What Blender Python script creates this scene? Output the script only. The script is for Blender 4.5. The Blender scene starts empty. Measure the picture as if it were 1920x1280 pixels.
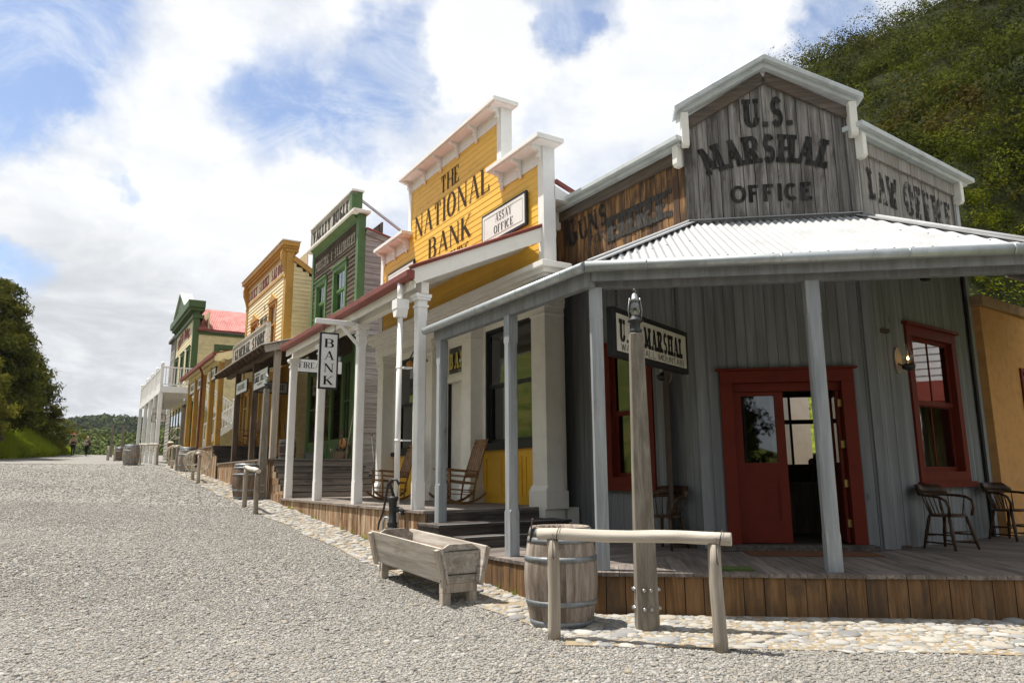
import bpy, bmesh, math, random
import numpy as np
from mathutils import Vector, Matrix, noise as mnoise
R=math.radians
random.seed(7)
NR=np.random.default_rng(11)
scene=bpy.context.scene
COL=scene.collection
# ------------------------------------------------------------ camera, sky, sun, exposure
def cam_axes(p,r):
    fw=Vector((0,math.cos(p),math.sin(p)));up=Vector((0,-math.sin(p),math.cos(p)));rt=Vector((1,0,0))
    c,s=math.cos(r),math.sin(r)
    return c*rt+s*up,-s*rt+c*up,fw
rt_,up_,fw_=cam_axes(R(10.40),R(-0.43))
CAMZ=1.45
cd=bpy.data.cameras.new('camera');cam=bpy.data.objects.new('camera',cd);COL.objects.link(cam)
cam.matrix_world=Matrix(((rt_.x,up_.x,-fw_.x,0),(rt_.y,up_.y,-fw_.y,0),(rt_.z,up_.z,-fw_.z,CAMZ),(0,0,0,1)))
cd.sensor_width=36;cd.lens=25.5;cd.clip_end=4000;cd.clip_start=.05
scene.camera=cam
SUNV=Vector((-.37,.085,1)).normalized()
sd=bpy.data.lights.new('sun','SUN');sd.energy=5.0;sd.angle=R(.6);sd.color=(1,.95,.87)
so=bpy.data.objects.new('sun',sd);COL.objects.link(so)
so.rotation_euler=(-SUNV).to_track_quat('-Z','Y').to_euler();so.location=SUNV*60
scene.view_settings.view_transform='Standard';scene.view_settings.look='None'
scene.view_settings.exposure=0.74;scene.view_settings.gamma=1;scene.view_settings.use_curve_mapping=False
scene.render.engine='CYCLES'
cy=scene.cycles
cy.use_denoising=True
try: cy.denoiser='OPENIMAGEDENOISE'
except Exception: pass
cy.max_bounces=7;cy.diffuse_bounces=3;cy.glossy_bounces=3;cy.transmission_bounces=4;cy.transparent_max_bounces=10
cy.sample_clamp_indirect=6
def pxdir(x,y):
    d=rt_*((x-960)/1360)-up_*((y-640)/1360)+fw_
    return d.normalized()
class NT:
    def __init__(s,nt): s.nt=nt;s.n=nt.nodes;s.l=nt.links
    def add(s,t,**k):
        n=s.n.new(t)
        for a,b in k.items(): setattr(n,a,b)
        return n
    def link(s,a,b): s.l.new(a,b)
    def math(s,op,a,b=None,c=None,clamp=False):
        n=s.add('ShaderNodeMath',operation=op);n.use_clamp=clamp
        for i,v in enumerate((a,b,c)):
            if v is None: continue
            if hasattr(v,'is_linked'): s.link(v,n.inputs[i])
            else: n.inputs[i].default_value=v
        return n.outputs[0]
    def vmath(s,op,a,b=None):
        n=s.add('ShaderNodeVectorMath',operation=op)
        for i,v in enumerate((a,b)):
            if v is None: continue
            if hasattr(v,'is_linked'): s.link(v,n.inputs[i])
            else: n.inputs[i].default_value=v
        return n.outputs[1] if op in('DOT_PRODUCT','LENGTH') else n.outputs[0]
    def mix(s,f,a,b,mode='MIX'):
        n=s.add('ShaderNodeMix',data_type='RGBA',blend_type=mode)
        for i,v in ((0,f),(6,a),(7,b)):
            if hasattr(v,'is_linked'): s.link(v,n.inputs[i])
            else: n.inputs[i].default_value=v if i==0 else (tuple(v)+(1,))[:4]
        return n.outputs[2]
    def noise(s,vec,scale,detail=4,rough=.55,dist=0):
        n=s.add('ShaderNodeTexNoise');n.inputs['Scale'].default_value=scale;n.inputs['Detail'].default_value=detail
        n.inputs['Roughness'].default_value=rough;n.inputs['Distortion'].default_value=dist
        if vec is not None: s.link(vec,n.inputs['Vector'])
        return n.outputs[0]
    def ramp(s,f,a,b,lo=0.,hi=1.):
        n=s.add('ShaderNodeMapRange');n.interpolation_type='SMOOTHSTEP'
        s.link(f,n.inputs[0]);n.inputs[1].default_value=a;n.inputs[2].default_value=b;n.inputs[3].default_value=lo;n.inputs[4].default_value=hi
        return n.outputs[0]
def make_sky():
    w=bpy.data.worlds.new('World');scene.world=w;w.use_nodes=True
    t=NT(w.node_tree);t.n.clear()
    out=t.add('ShaderNodeOutputWorld');bg=t.add('ShaderNodeBackground')
    sky=t.add('ShaderNodeTexSky',sky_type='NISHITA');sky.sun_disc=False
    sky.sun_elevation=math.asin(SUNV.z);sky.sun_rotation=math.atan2(SUNV.x,SUNV.y)
    sky.air_density=1.0;sky.dust_density=.6;sky.ozone_density=1.5
    tc=t.add('ShaderNodeTexCoord');d=tc.outputs['Generated']
    sep=t.add('ShaderNodeSeparateXYZ');t.link(d,sep.inputs[0]);z=sep.outputs[2]
    zz=t.math('ADD',t.math('MAXIMUM',z,0.0),.22)
    div=t.add('ShaderNodeCombineXYZ')
    t.link(t.math('DIVIDE',sep.outputs[0],zz),div.inputs[0]);t.link(t.math('DIVIDE',sep.outputs[1],zz),div.inputs[1])
    p=div.outputs[0]
    n1=t.noise(p,1.35,10,.60,.3)
    n2=t.noise(p,4.2,8,.6,.15)
    dens=t.math('ADD',t.math('MULTIPLY',n1,.66),t.math('MULTIPLY',n2,.34))
    # holes of blue and masses of cloud where the sky has them (directions, not picture positions)
    wv=t.add('ShaderNodeTexNoise');wv.inputs['Scale'].default_value=2.6;wv.inputs['Detail'].default_value=7;wv.inputs['Roughness'].default_value=.62;t.link(d,wv.inputs['Vector'])
    wo=t.add('ShaderNodeVectorMath',operation='MULTIPLY_ADD');t.link(wv.outputs['Color'],wo.inputs[0]);wo.inputs[1].default_value=(.34,.34,.34);wo.inputs[2].default_value=(-.17,-.17,-.17)
    dw=t.vmath('NORMALIZE',t.vmath('ADD',d,wo.outputs[0]))
    def blob(x,y,rad,amp,sx=1.):
        nonlocal dens
        c=pxdir(x,y)
        dt=t.vmath('DOT_PRODUCT',dw,tuple(c))
        f=t.ramp(dt,math.cos(R(rad)),1.0,0.,amp)
        dens=t.math('ADD',dens,f)
    for b in [(0,30,11,-.5),(60,70,6,-.22),(-80,60,8,-.3),(610,190,6.,-.17),(770,130,5.5,-.26),(540,230,4.5,-.17),(690,250,4.5,-.24),(820,70,4,-.12),(1105,60,4,-.24),(1085,130,2.6,-.2),
              (55,490,3.6,-.26),(20,470,3.,-.15),(215,345,2.4,-.2),(260,375,2.,-.14),(1535,40,3.4,-.32),(1480,90,2.4,-.16),(60,300,6,.16),
              (950,160,5.5,.3),(880,200,3,.16),(300,60,9,.14),(1300,140,9,.25),(700,40,8,.10),(120,230,7,.12),(300,650,16,.3),(500,330,7,.15),(640,350,6,.15),(900,60,6,.12)]: blob(*b)
    cov=t.ramp(dens,.19,.60)
    # cloud shade: soft grey undersides low down, bright tops
    shade=t.noise(p,2.1,9,.62,.5)
    g1=t.ramp(t.math('ADD',t.math('MULTIPLY',shade,.6),t.math('MULTIPLY',dens,.4)),.36,.60)
    low=t.ramp(z,.05,.42)
    gl=pxdir(170,690);dl=t.ramp(t.vmath('DOT_PRODUCT',d,tuple(gl)),math.cos(R(15)),1.,0.,1.)
    gl2=pxdir(200,660);dl2=t.ramp(t.vmath('DOT_PRODUCT',d,tuple(gl2)),math.cos(R(10)),1.,0.,1.)
    g2=t.ramp(t.noise(p,5.5,9,.66,.4),.38,.66);br=t.mix(t.math('ADD',t.math('MULTIPLY',g1,.65),t.math('MULTIPLY',g2,.35)),(5.9,6.25,6.85),(8.9,8.95,9.0))
    br=t.mix(t.math('MULTIPLY',t.math('MULTIPLY',dl,.8),t.ramp(shade,.66,.40)),br,(4.6,4.8,5.1))
    br=t.mix(t.math('MULTIPLY',dl2,.35),br,(5.0,5.15,5.4))
    skyc=t.mix(.12,t.mix(1.,sky.outputs[0],(1.25,1.28,1.38),'MULTIPLY'),(7,7.5,8))
    wisp=t.ramp(t.noise(p,4.5,9,.68,.7),.40,.74,0,.7)
    skyc=t.mix(wisp,skyc,(7.4,7.8,8.3))
    fin=t.mix(cov,skyc,br)
    below=t.ramp(z,-.06,0.)
    fin=t.mix(below,(1.2,1.3,1.0),fin)
    t.link(fin,bg.inputs[0]);bg.inputs[1].default_value=.075
    t.link(bg.outputs[0],out.inputs[0])
make_sky()
# ------------------------------------------------------------ frames and mesh building
WM={}
class Fr:
    def __init__(s,x,y,z,a):   # a: heading of local x, degrees from +Y towards +X
        a=R(a);ux=Vector((math.sin(a),math.cos(a),0));uy=Vector((-ux.y,ux.x,0))
        s.M=Matrix(((ux.x,uy.x,0,x),(ux.y,uy.y,0,y),(0,0,1,z),(0,0,0,1)))
    def w(s,x,y,z): return s.M@Vector((x,y,z))
    def l(s,v): return s.M.inverted()@Vector(v)
    def at(s,x,y,z,rot=0):
        f=Fr(0,0,0,0);f.M=s.M@Matrix.Translation((x,y,z))@Matrix.Rotation(R(rot),4,'Z');return f
SF=Fr(.93,8.03,0,148.4)       # street frame: x runs down-street, y into the buildings
FF=Fr(2.65,10.28,0,97)        # marshal front wall
BF=Fr(5.02,9.98,0,53.85)      # marshal right wall
WF=Fr(0,0,0,90)
GS=[-80,-3,1,3,5.9,8.8,12.1,14.3,32,46,56,62,64,66,70,80,110,160]
GZ=[-2.2,0,0,.09,.27,.47,.70,.86,2.03,2.45,2.75,3.12,3.30,3.38,3.36,2.6,-4,-14]
def g(s): return float(np.interp(s,GS,GZ))
def gw(x,y):
    v=SF.l((x,y,0));return g(-v.x)
class MB:
    def __init__(s,fr): s.fr=fr;s.v=[];s.f=[];s.r=[];s.sm=[];s.pr=[]
    def face(s,idx,r,sm=False): s.f.append(idx);s.r.append(r);s.sm.append(sm)
    def pm(s): s.pr.append((len(s.v),len(s.f)))
    def box(s,x0,x1,y0,y1,z0,z1,r=None):
        s.pm()
        r=random.random() if r is None else r
        b=len(s.v)
        s.v+=[(x0,y0,z0),(x1,y0,z0),(x1,y1,z0),(x0,y1,z0),(x0,y0,z1),(x1,y0,z1),(x1,y1,z1),(x0,y1,z1)]
        for q in ((0,3,2,1),(4,5,6,7),(0,1,5,4),(1,2,6,5),(2,3,7,6),(3,0,4,7)): s.face([b+i for i in q],r)
    def beam(s,p,q,w,h,r=None,up=(0,0,1),w2=None,h2=None):
        s.pm()
        r=random.random() if r is None else r
        p=Vector(p);q=Vector(q);d=(q-p).normalized();u=Vector(up)
        if abs(d.dot(u))>.98:u=Vector((1,0,0))
        sx=d.cross(u).normalized();u=sx.cross(d).normalized();b=len(s.v)
        for c,ww,hh in((p,w,h),(q,w2 or w,h2 or h)):
            for a,e in((-1,-1),(1,-1),(1,1),(-1,1)): s.v.append(tuple(c+sx*(a*ww/2)+u*(e*hh/2)))
        for k in ((3,2,1,0),(4,5,6,7),(0,1,5,4),(1,2,6,5),(2,3,7,6),(3,0,4,7)): s.face([b+i for i in k],r)
    def prism(s,poly,y0,y1,r=None,ax='xz'):
        s.pm()
        r=random.random() if r is None else r
        n=len(poly);b=len(s.v)
        def m(a,c,y):
            return (a,y,c) if ax=='xz' else ((y,a,c) if ax=='yz' else (a,c,y))
        s.v+=[m(a,c,y0) for a,c in poly]+[m(a,c,y1) for a,c in poly]
        s.face(list(range(b,b+n)),r);s.face(list(range(b+2*n-1,b+n-1,-1)),r)
        for i in range(n):
            j=(i+1)%n;s.face([b+j,b+i,b+n+i,b+n+j],r)
    def tube(s,pts,rad,n=8,r=None,cap=True,sm=True):
        s.pm()
        r=random.random() if r is None else r
        pts=[Vector(p) for p in pts];m=len(pts)
        if not hasattr(rad,'__len__'): rad=[rad]*m
        b=len(s.v);prev=None
        for i,p in enumerate(pts):
            d=(pts[min(i+1,m-1)]-pts[max(i-1,0)]).normalized()
            if prev is None:
                a=Vector((0,0,1)) if abs(d.z)<.9 else Vector((1,0,0));u=d.cross(a).normalized()
            else:
                u=(prev-d*prev.dot(d));u=u.normalized() if u.length>1e-6 else d.orthogonal().normalized()
            prev=u;v=d.cross(u)
            for k in range(n):
                t=2*math.pi*k/n;s.v.append(tuple(p+(u*math.cos(t)+v*math.sin(t))*rad[i]))
        for i in range(m-1):
            for k in range(n):
                s.face([b+i*n+k,b+i*n+(k+1)%n,b+(i+1)*n+(k+1)%n,b+(i+1)*n+k],r,sm)
        if cap:
            s.face([b+k for k in range(n)][::-1],r);s.face([b+(m-1)*n+k for k in range(n)],r)
    def lathe(s,c,prof,n=20,r=None,sm=True,cap=True,rsector=False):
        s.pm()
        c=Vector(c);b=len(s.v);r=random.random() if r is None else r
        for rr,z in prof:
            for k in range(n):
                t=2*math.pi*k/n;s.v.append((c.x+rr*math.cos(t),c.y+rr*math.sin(t),c.z+z))
        m=len(prof);rs=[random.random() for _ in range(n)]
        for i in range(m-1):
            for k in range(n): s.face([b+i*n+k,b+i*n+(k+1)%n,b+(i+1)*n+(k+1)%n,b+(i+1)*n+k],rs[k] if rsector else r,sm)
        if cap:
            s.face([b+k for k in range(n)][::-1],r);s.face([b+(m-1)*n+k for k in range(n)],r)
    def quad(s,a,b_,c,d,r=None,sm=False):
        s.pm()
        b=len(s.v);s.v+=[tuple(a),tuple(b_),tuple(c),tuple(d)];s.face([b,b+1,b+2,b+3],random.random() if r is None else r,sm)
    def poly(s,pts,r=None):
        b=len(s.v);s.v+=[tuple(p) for p in pts];s.face(list(range(b,b+len(pts))),random.random() if r is None else r)
    def sphere(s,c,rx,ry=None,rz=None,n=12,m=8,r=None):
        s.pm()
        ry=ry or rx;rz=rz or rx;prof=[]
        b=len(s.v);r=random.random() if r is None else r
        for i in range(m+1):
            ph=math.pi*i/m
            for k in range(n):
                t=2*math.pi*k/n;s.v.append((c[0]+rx*math.sin(ph)*math.cos(t),c[1]+ry*math.sin(ph)*math.sin(t),c[2]-rz*math.cos(ph)))
        for i in range(m):
            for k in range(n): s.face([b+i*n+k,b+i*n+(k+1)%n,b+(i+1)*n+(k+1)%n,b+(i+1)*n+k],r,True)
    def vboards(s,x0,x1,z0,top,y0,y1,w,openings=(),gap=.003,jit=.004):
        # upright boards; top is a number or f(x); openings are (x0,x1,z0,z1)
        tf=top if callable(top) else (lambda x:top)
        x=x0;first=True
        while x<x1-1e-4:
            e=min(x1,x+w*random.uniform(.96,1.04))
            if x1-e<w*.3:e=x1
            r=random.random();dy=random.uniform(-jit,jit)
            cuts=sorted({x+gap,e-gap}|{c for o in openings for c in o[:2] if x+gap<c<e-gap})
            for a,b in zip(cuts[:-1],cuts[1:]):
                ivs=[(z0,None)]
                mid=(a+b)/2
                for o in openings:
                    if o[0]<mid<o[1]:
                        nv=[]
                        for lo,hi in ivs:
                            H=hi if hi is not None else 1e9
                            if o[2]>lo and o[2]<H:nv.append((lo,o[2]))
                            if o[3]<H and o[3]>lo:nv.append((o[3],hi))
                            if o[3]<=lo or o[2]>=H:nv.append((lo,hi))
                        ivs=nv
                for lo,hi in ivs:
                    ta,tb=(tf(a),tf(b)) if hi is None else (hi,hi)
                    if ta>lo+.005: s.prism([(a,lo),(b,lo),(b,tb),(a,ta)],y0+dy,y1,r)
            x=e
    def laps(s,x0,x1,z0,z1,y,h,openings=(),t=.022,xr=None,jit=.0):
        z=z0
        while z<z1-.01:
            zt=min(z+h,z1);mid=(z+zt)/2
            X0,X1=(x0,x1) if xr is None else xr(mid)
            iv=[(X0,X1)]
            for o in openings:
                if o[2]<mid<o[3]:
                    nv=[]
                    for a,b in iv:
                        if o[0]>a:nv.append((a,min(b,o[0])))
                        if o[1]<b:nv.append((max(a,o[1]),b))
                        if o[1]<=a or o[0]>=b: nv=[q for q in nv if q!=(a,min(b,o[0])) and q!=(max(a,o[1]),b)]+[(a,b)]
                    iv=nv
            for a,b in iv:
                if b-a<.01: continue
                # break a long course into planks
                ps=[a]
                while ps[-1]<b-.01:
                    n=ps[-1]+random.uniform(2.4,4.2);ps.append(b if b-n<.8 else n)
                for p,q in zip(ps[:-1],ps[1:]):
                    r=random.random();j=random.uniform(0,jit)
                    s.prism([(y-t-j,z),(y+.01,z),(y+.01,zt),(y-.004,zt)],p,q,r,ax='yz')
            z=zt
    def build(s,name,mat,parent=None,smooth=None,bevel=0,origin=None,fr=None):
        if not s.v: return None
        M=(fr or s.fr).M
        me=bpy.data.meshes.new(name);me.from_pydata(s.v,[],s.f)
        if bpy.data.meshes: pass
        at=me.attributes.new('rnd','FLOAT','FACE');at.data.foreach_set('value',s.r)
        me.polygons.foreach_set('use_smooth',[bool(q) if smooth is None else smooth for q in s.sm])
        me.materials.append(mat)
        if origin is not None:
            o=Vector(origin);me.transform(Matrix.Translation(-o));M=M@Matrix.Translation(o)
        ob=bpy.data.objects.new(name,me);COL.objects.link(ob)
        if parent is not None:
            ob.parent=parent;ob.matrix_basis=WM[parent.name].inverted()@M
        else: ob.matrix_basis=M
        WM[ob.name]=M.copy()
        if bevel:
            b=ob.modifiers.new('bevel','BEVEL');b.width=bevel;b.segments=1;b.limit_method='ANGLE';b.angle_limit=R(40);b.harden_normals=False
        return ob
def build_each(mb,name,mat,parent,n=1,bevel=0):
    """one object for every n shapes in the builder"""
    st=mb.pr[::n]+[(len(mb.v),len(mb.f))];out=[]
    for (v0,f0),(v1,f1) in zip(st[:-1],st[1:]):
        q=MB(mb.fr);q.v=mb.v[v0:v1];q.f=[[i-v0 for i in f] for f in mb.f[f0:f1]];q.r=mb.r[f0:f1];q.sm=mb.sm[f0:f1]
        out.append(q.build(name,mat,parent,bevel=bevel))
    return out
def thing(name,label,cat,fr,group=None):
    o=bpy.data.objects.new(name,None);COL.objects.link(o);o.matrix_basis=fr.M;o.empty_display_size=.2
    WM[o.name]=fr.M.copy();tag(o,label,cat,group);return o
def tag(o,label,cat,group=None):
    o['label']=label;o['category']=cat
    if group:o['group']=group
    return o
def struct(o,kind='structure'): o['kind']=kind;return o
def copy_tree(o,parent=None):
    c=o.copy();COL.objects.link(c)
    if parent is not None:c.parent=parent
    for ch in [k for k in bpy.data.objects if k.parent==o]: copy_tree(ch,c)
    return c
def dup(o,fr,label,group=None):
    c=copy_tree(o);c.matrix_basis=fr.M;c['label']=label;WM[c.name]=fr.M.copy()
    if group:c['group']=group
    return c
# ------------------------------------------------------------ materials
def newmat(name):
    m=bpy.data.materials.new(name);m.use_nodes=True;t=NT(m.node_tree);t.n.clear()
    out=t.add('ShaderNodeOutputMaterial');b=t.add('ShaderNodeBsdfPrincipled');t.link(b.outputs[0],out.inputs[0])
    return m,t,b,out
def rnd(t):
    a=t.add('ShaderNodeAttribute');a.attribute_name='rnd';return a.outputs['Fac']
def bumpn(t,b,h,strength=.3,dist=.01):
    n=t.add('ShaderNodeBump');n.inputs['Strength'].default_value=strength;n.inputs['Distance'].default_value=dist
    t.link(h,n.inputs['Height']);t.link(n.outputs[0],b.inputs['Normal']);return n
def coords(t,sc=(1,1,1),jitter=13.):
    tc=t.add('ShaderNodeTexCoord');mp=t.add('ShaderNodeMapping');mp.inputs['Scale'].default_value=sc
    v=tc.outputs['Object']
    if jitter:
        r=rnd(t);cb=t.add('ShaderNodeCombineXYZ');j=t.math('MULTIPLY',r,jitter)
        for i in range(3):t.link(j,cb.inputs[i])
        v=t.vmath('ADD',v,cb.outputs[0])
    t.link(v,mp.inputs[0]);return mp.outputs[0]
def wood(name,a,b,c=None,axis='z',grain=22,stretch=.05,stain=(.5,.7),var=.35,rough=.85,bump=.35,fine=.5,cstr=.8,stainscale=1.2):
    """boards: a..b along the grain, c as stain patches, every board a little different"""
    m,t,p,out=newmat(name)
    sc=[1,1,1];sc['xyz'.index(axis)]=stretch
    v=coords(t,sc)
    n=t.noise(v,grain,6,.62,.6)
    f=t.noise(v,grain*4.5,3,.6,.2)
    nn=t.math('ADD',t.math('MULTIPLY',n,1-fine*.5),t.math('MULTIPLY',f,fine*.5))
    col=t.mix(t.ramp(nn,.36,.66),a,b)
    if c is not None:
        sc2=[1,1,1];sc2['xyz'.index(axis)]=.3
        st=t.noise(coords(t,sc2,5.),stainscale*3,5,.65,.5)
        col=t.mix(t.ramp(st,stain[0],stain[1],0,cstr),col,c)
    # knots
    vo=t.add('ShaderNodeTexVoronoi');vo.inputs['Scale'].default_value=2.6
    sc3=[1,1,1];sc3['xyz'.index(axis)]=.45
    t.link(coords(t,sc3,29.),vo.inputs['Vector'])
    col=t.mix(t.ramp(vo.outputs['Distance'],.085,.03,0,.6),col,tuple(x*.35 for x in a))
    br=t.math('ADD',1-var/2,t.math('MULTIPLY',rnd(t),var))
    hs=t.add('ShaderNodeHueSaturation');t.link(col,hs.inputs['Color']);t.link(br,hs.inputs['Value'])
    t.link(hs.outputs[0],p.inputs['Base Color'])
    p.inputs['Roughness'].default_value=rough;p.inputs['Specular IOR Level'].default_value=.25
    bumpn(t,p,nn,bump,.006)
    return m
def paint(name,col,wear=None,amt=.0,rough=.5,var=.06,dirt=.12,bump=.08,scale=3.):
    m,t,p,out=newmat(name)
    v=coords(t,(1,1,1),3.)
    n=t.noise(v,scale,6,.6,.3);f=t.noise(v,scale*14,4,.6)
    d=tuple(x*(1-dirt*2.2) for x in col)
    c=t.mix(t.ramp(n,.42,.75),col,d)
    if wear is not None:
        w=t.noise(coords(t,(1,1,.25),7.),scale*5,7,.7,.4)
        c=t.mix(t.ramp(w,.72-amt,.80-amt),c,wear)
    br=t.math('ADD',1-var/2,t.math('MULTIPLY',rnd(t),var))
    hs=t.add('ShaderNodeHueSaturation');t.link(c,hs.inputs['Color']);t.link(br,hs.inputs['Value'])
    t.link(hs.outputs[0],p.inputs['Base Color']);p.inputs['Roughness'].default_value=rough
    p.inputs['Specular IOR Level'].default_value=.35 if rough<.6 else .15
    bumpn(t,p,t.math('ADD',n,f),bump,.004)
    return m
def metal(name,col,rough=.45,mt=.8,streak=None,bump=.05,scale=4):
    m,t,p,out=newmat(name)
    v=coords(t,(1,1,.35),2.)
    n=t.noise(v,scale,7,.65,.4)
    c=t.mix(t.ramp(n,.35,.7),col,tuple(x*.72 for x in col))
    if streak is not None: c=t.mix(t.ramp(t.noise(v,scale*2.4,6,.7,.5),.55,.74,0,.75),c,streak)
    t.link(c,p.inputs['Base Color']);p.inputs['Metallic'].default_value=mt
    t.link(t.ramp(n,.3,.75,rough-.1,rough+.18),p.inputs['Roughness'])
    bumpn(t,p,n,bump,.004);return m
def flat(name,col,rough=.7,emit=None,es=1.,spec=.3):
    m,t,p,out=newmat(name)
    v=coords(t,(1,1,1),4.);n=t.noise(v,9,5,.6)
    t.link(t.mix(t.ramp(n,.3,.75),col,tuple(x*.8 for x in col)),p.inputs['Base Color'])
    p.inputs['Roughness'].default_value=rough;p.inputs['Specular IOR Level'].default_value=spec
    if emit: p.inputs['Emission Color'].default_value=tuple(emit)+(1,);p.inputs['Emission Strength'].default_value=es
    return m
def wornpaint(name,col,thr=.6,width=.06,scale=16,zst=.25):
    m,t,p,out=newmat(name)
    v=coords(t,(1,1,zst),0)
    n=t.noise(v,scale,7,.72,.3)
    t.link(t.mix(t.ramp(t.noise(v,scale*2,4,.6),.35,.7),col,tuple(min(1,x*2.2+.02) for x in col)),p.inputs['Base Color'])
    p.inputs['Roughness'].default_value=.85;p.inputs['Specular IOR Level'].default_value=.15
    tr=t.add('ShaderNodeBsdfTransparent');mx=t.add('ShaderNodeMixShader')
    t.link(t.ramp(n,thr,thr+width),mx.inputs[0]);t.link(p.outputs[0],mx.inputs[1]);t.link(tr.outputs[0],mx.inputs[2])
    t.link(mx.outputs[0],out.inputs[0]);return m
def glass(name,tint=(.75,.8,.78),clear=.75):
    m,t,p,out=newmat(name);t.n.remove(p)
    gl=t.add('ShaderNodeBsdfGlossy');gl.inputs['Roughness'].default_value=.02;gl.inputs['Color'].default_value=(.95,.97,1,1)
    tr=t.add('ShaderNodeBsdfTransparent');tr.inputs['Color'].default_value=tuple(c*clear for c in tint)+(1,)
    tc=t.add('ShaderNodeTexCoord');bp=t.add('ShaderNodeBump');bp.inputs['Strength'].default_value=.03;bp.inputs['Distance'].default_value=.02
    t.link(t.noise(tc.outputs['Object'],1.6,2,.5,.5),bp.inputs['Height']);t.link(bp.outputs[0],gl.inputs['Normal'])
    fr=t.add('ShaderNodeFresnel');fr.inputs['IOR'].default_value=1.52
    f=t.math('ADD',t.math('MULTIPLY',fr.outputs[0],1.6),.03,clamp=True)
    mx=t.add('ShaderNodeMixShader');t.link(f,mx.inputs[0]);t.link(tr.outputs[0],mx.inputs[1]);t.link(gl.outputs[0],mx.inputs[2])
    t.link(mx.outputs[0],out.inputs[0]);return m
def leafmat(name,dark,light,trans=.25,dry=None):
    m,t,p,out=newmat(name)
    r=rnd(t)
    tc=t.add('ShaderNodeTexCoord')
    n=t.noise(tc.outputs['Object'],.28,4,.6)
    c=t.mix(t.ramp(r,.0,1.),dark,light)
    c=t.mix(t.ramp(n,.45,.62,0,.55),c,tuple(x*1.25 for x in light))
    if dry is not None: c=t.mix(t.ramp(t.noise(tc.outputs['Object'],.17,3,.6),.56,.68,0,.7),c,dry)
    t.link(c,p.inputs['Base Color']);p.inputs['Roughness'].default_value=.8;p.inputs['Specular IOR Level'].default_value=.03
    tl=t.add('ShaderNodeBsdfTranslucent');t.link(c,tl.inputs[0])
    mx=t.add('ShaderNodeMixShader');mx.inputs[0].default_value=trans
    t.link(p.outputs[0],mx.inputs[1]);t.link(tl.outputs[0],mx.inputs[2]);t.link(mx.outputs[0],out.inputs[0]);return m
M={}
M['w_front']=wood('weathered grey brown boards',(.085,.076,.070),(.30,.28,.265),(.05,.041,.036),'z',15,.04,(.50,.68),.6)
M['w_guns']=wood('weathered orange brown boards',(.15,.075,.03),(.34,.19,.08),(.065,.04,.028),'z',16,.05,(.40,.6),.5,cstr=.95)
M['w_law']=wood('weathered pale grey boards',(.19,.175,.16),(.36,.335,.31),(.14,.11,.09),'z',20,.045,(.55,.75),.25)
M['w_trim']=wood('weathered brown trim',(.07,.057,.048),(.165,.135,.112),(.11,.08,.055),'x',18,.05,(.5,.7),.3)
M['p_marshal']=wood('thin grey blue paint on boards',(.155,.163,.168),(.225,.234,.24),(.135,.118,.102),'z',10,.05,(.55,.8),.2,cstr=.5,bump=.15,fine=.35)
M['p_post']=wood('grey painted posts',(.22,.24,.255),(.36,.38,.39),(.18,.16,.145),'z',9,.07,(.56,.76),.12,rough=.6,cstr=.6)
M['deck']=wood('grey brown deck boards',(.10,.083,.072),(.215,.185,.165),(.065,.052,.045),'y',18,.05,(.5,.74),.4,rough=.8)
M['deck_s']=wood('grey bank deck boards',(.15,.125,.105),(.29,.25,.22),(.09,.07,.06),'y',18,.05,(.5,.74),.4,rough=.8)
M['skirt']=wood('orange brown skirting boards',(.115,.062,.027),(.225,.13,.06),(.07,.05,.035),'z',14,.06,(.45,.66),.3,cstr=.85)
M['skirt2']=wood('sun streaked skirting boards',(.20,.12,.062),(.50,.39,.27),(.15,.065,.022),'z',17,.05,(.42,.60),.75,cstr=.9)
M['step']=wood('dark step boards',(.05,.042,.037),(.115,.098,.087),(.04,.03,.025),'y',18,.05,(.5,.7),.3)
M['oldwood']=wood('silvered timber',(.285,.25,.21),(.485,.445,.39),(.19,.145,.11),'x',14,.05,(.52,.72),.25)
M['oldwood_z']=wood('silvered upright timber',(.32,.27,.215),(.55,.485,.41),(.21,.16,.115),'z',16,.05,(.52,.72),.25)
M['pole']=wood('peeled pole',(.25,.212,.168),(.44,.39,.325),(.19,.135,.09),'z',12,.06,(.52,.72),.3)
M['pole_x']=wood('peeled rail pole',(.33,.29,.24),(.55,.505,.44),(.26,.21,.155),'x',10,.06,(.55,.78),.3)
M['lamp_post']=wood('lichen spotted post',(.14,.121,.097),(.255,.225,.185),(.27,.225,.105),'z',18,.12,(.60,.74),.2,cstr=.45,stainscale=8)
M['barrel']=wood('old barrel staves',(.185,.15,.12),(.385,.335,.285),(.11,.08,.06),'z',13,.07,(.46,.66),.4,cstr=.8)
M['barrel_d']=wood('dark barrel staves',(.10,.07,.05),(.22,.155,.11),(.06,.04,.03),'z',13,.07,(.46,.66),.4)
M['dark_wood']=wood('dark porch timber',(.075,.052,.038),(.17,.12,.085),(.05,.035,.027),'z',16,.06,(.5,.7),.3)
M['dark_wood_x']=wood('dark porch beam timber',(.085,.06,.045),(.19,.14,.10),(.05,.035,.027),'x',16,.06,(.5,.7),.3)
M['bugle_lap']=wood('dark brown lap boards',(.035,.026,.02),(.11,.076,.054),(.22,.10,.032),'x',14,.05,(.60,.74),.5,cstr=.8)
M['bugle_side']=wood('grey lap boards',(.22,.195,.18),(.40,.365,.34),(.17,.14,.12),'x',14,.05,(.52,.72),.25)
M['bugle_sign']=wood('bleached sign board',(.30,.275,.24),(.52,.48,.42),(.25,.22,.18),'x',14,.06,(.5,.7),.3)
M['gs_sign']=wood('bleached shop board',(.23,.20,.165),(.44,.395,.335),(.17,.14,.11),'x',14,.06,(.5,.7),.3)
M['chair']=wood('dark chair timber',(.03,.016,.009),(.075,.04,.02),None,'z',14,.1,var=.3,rough=.4,bump=.1)
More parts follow.
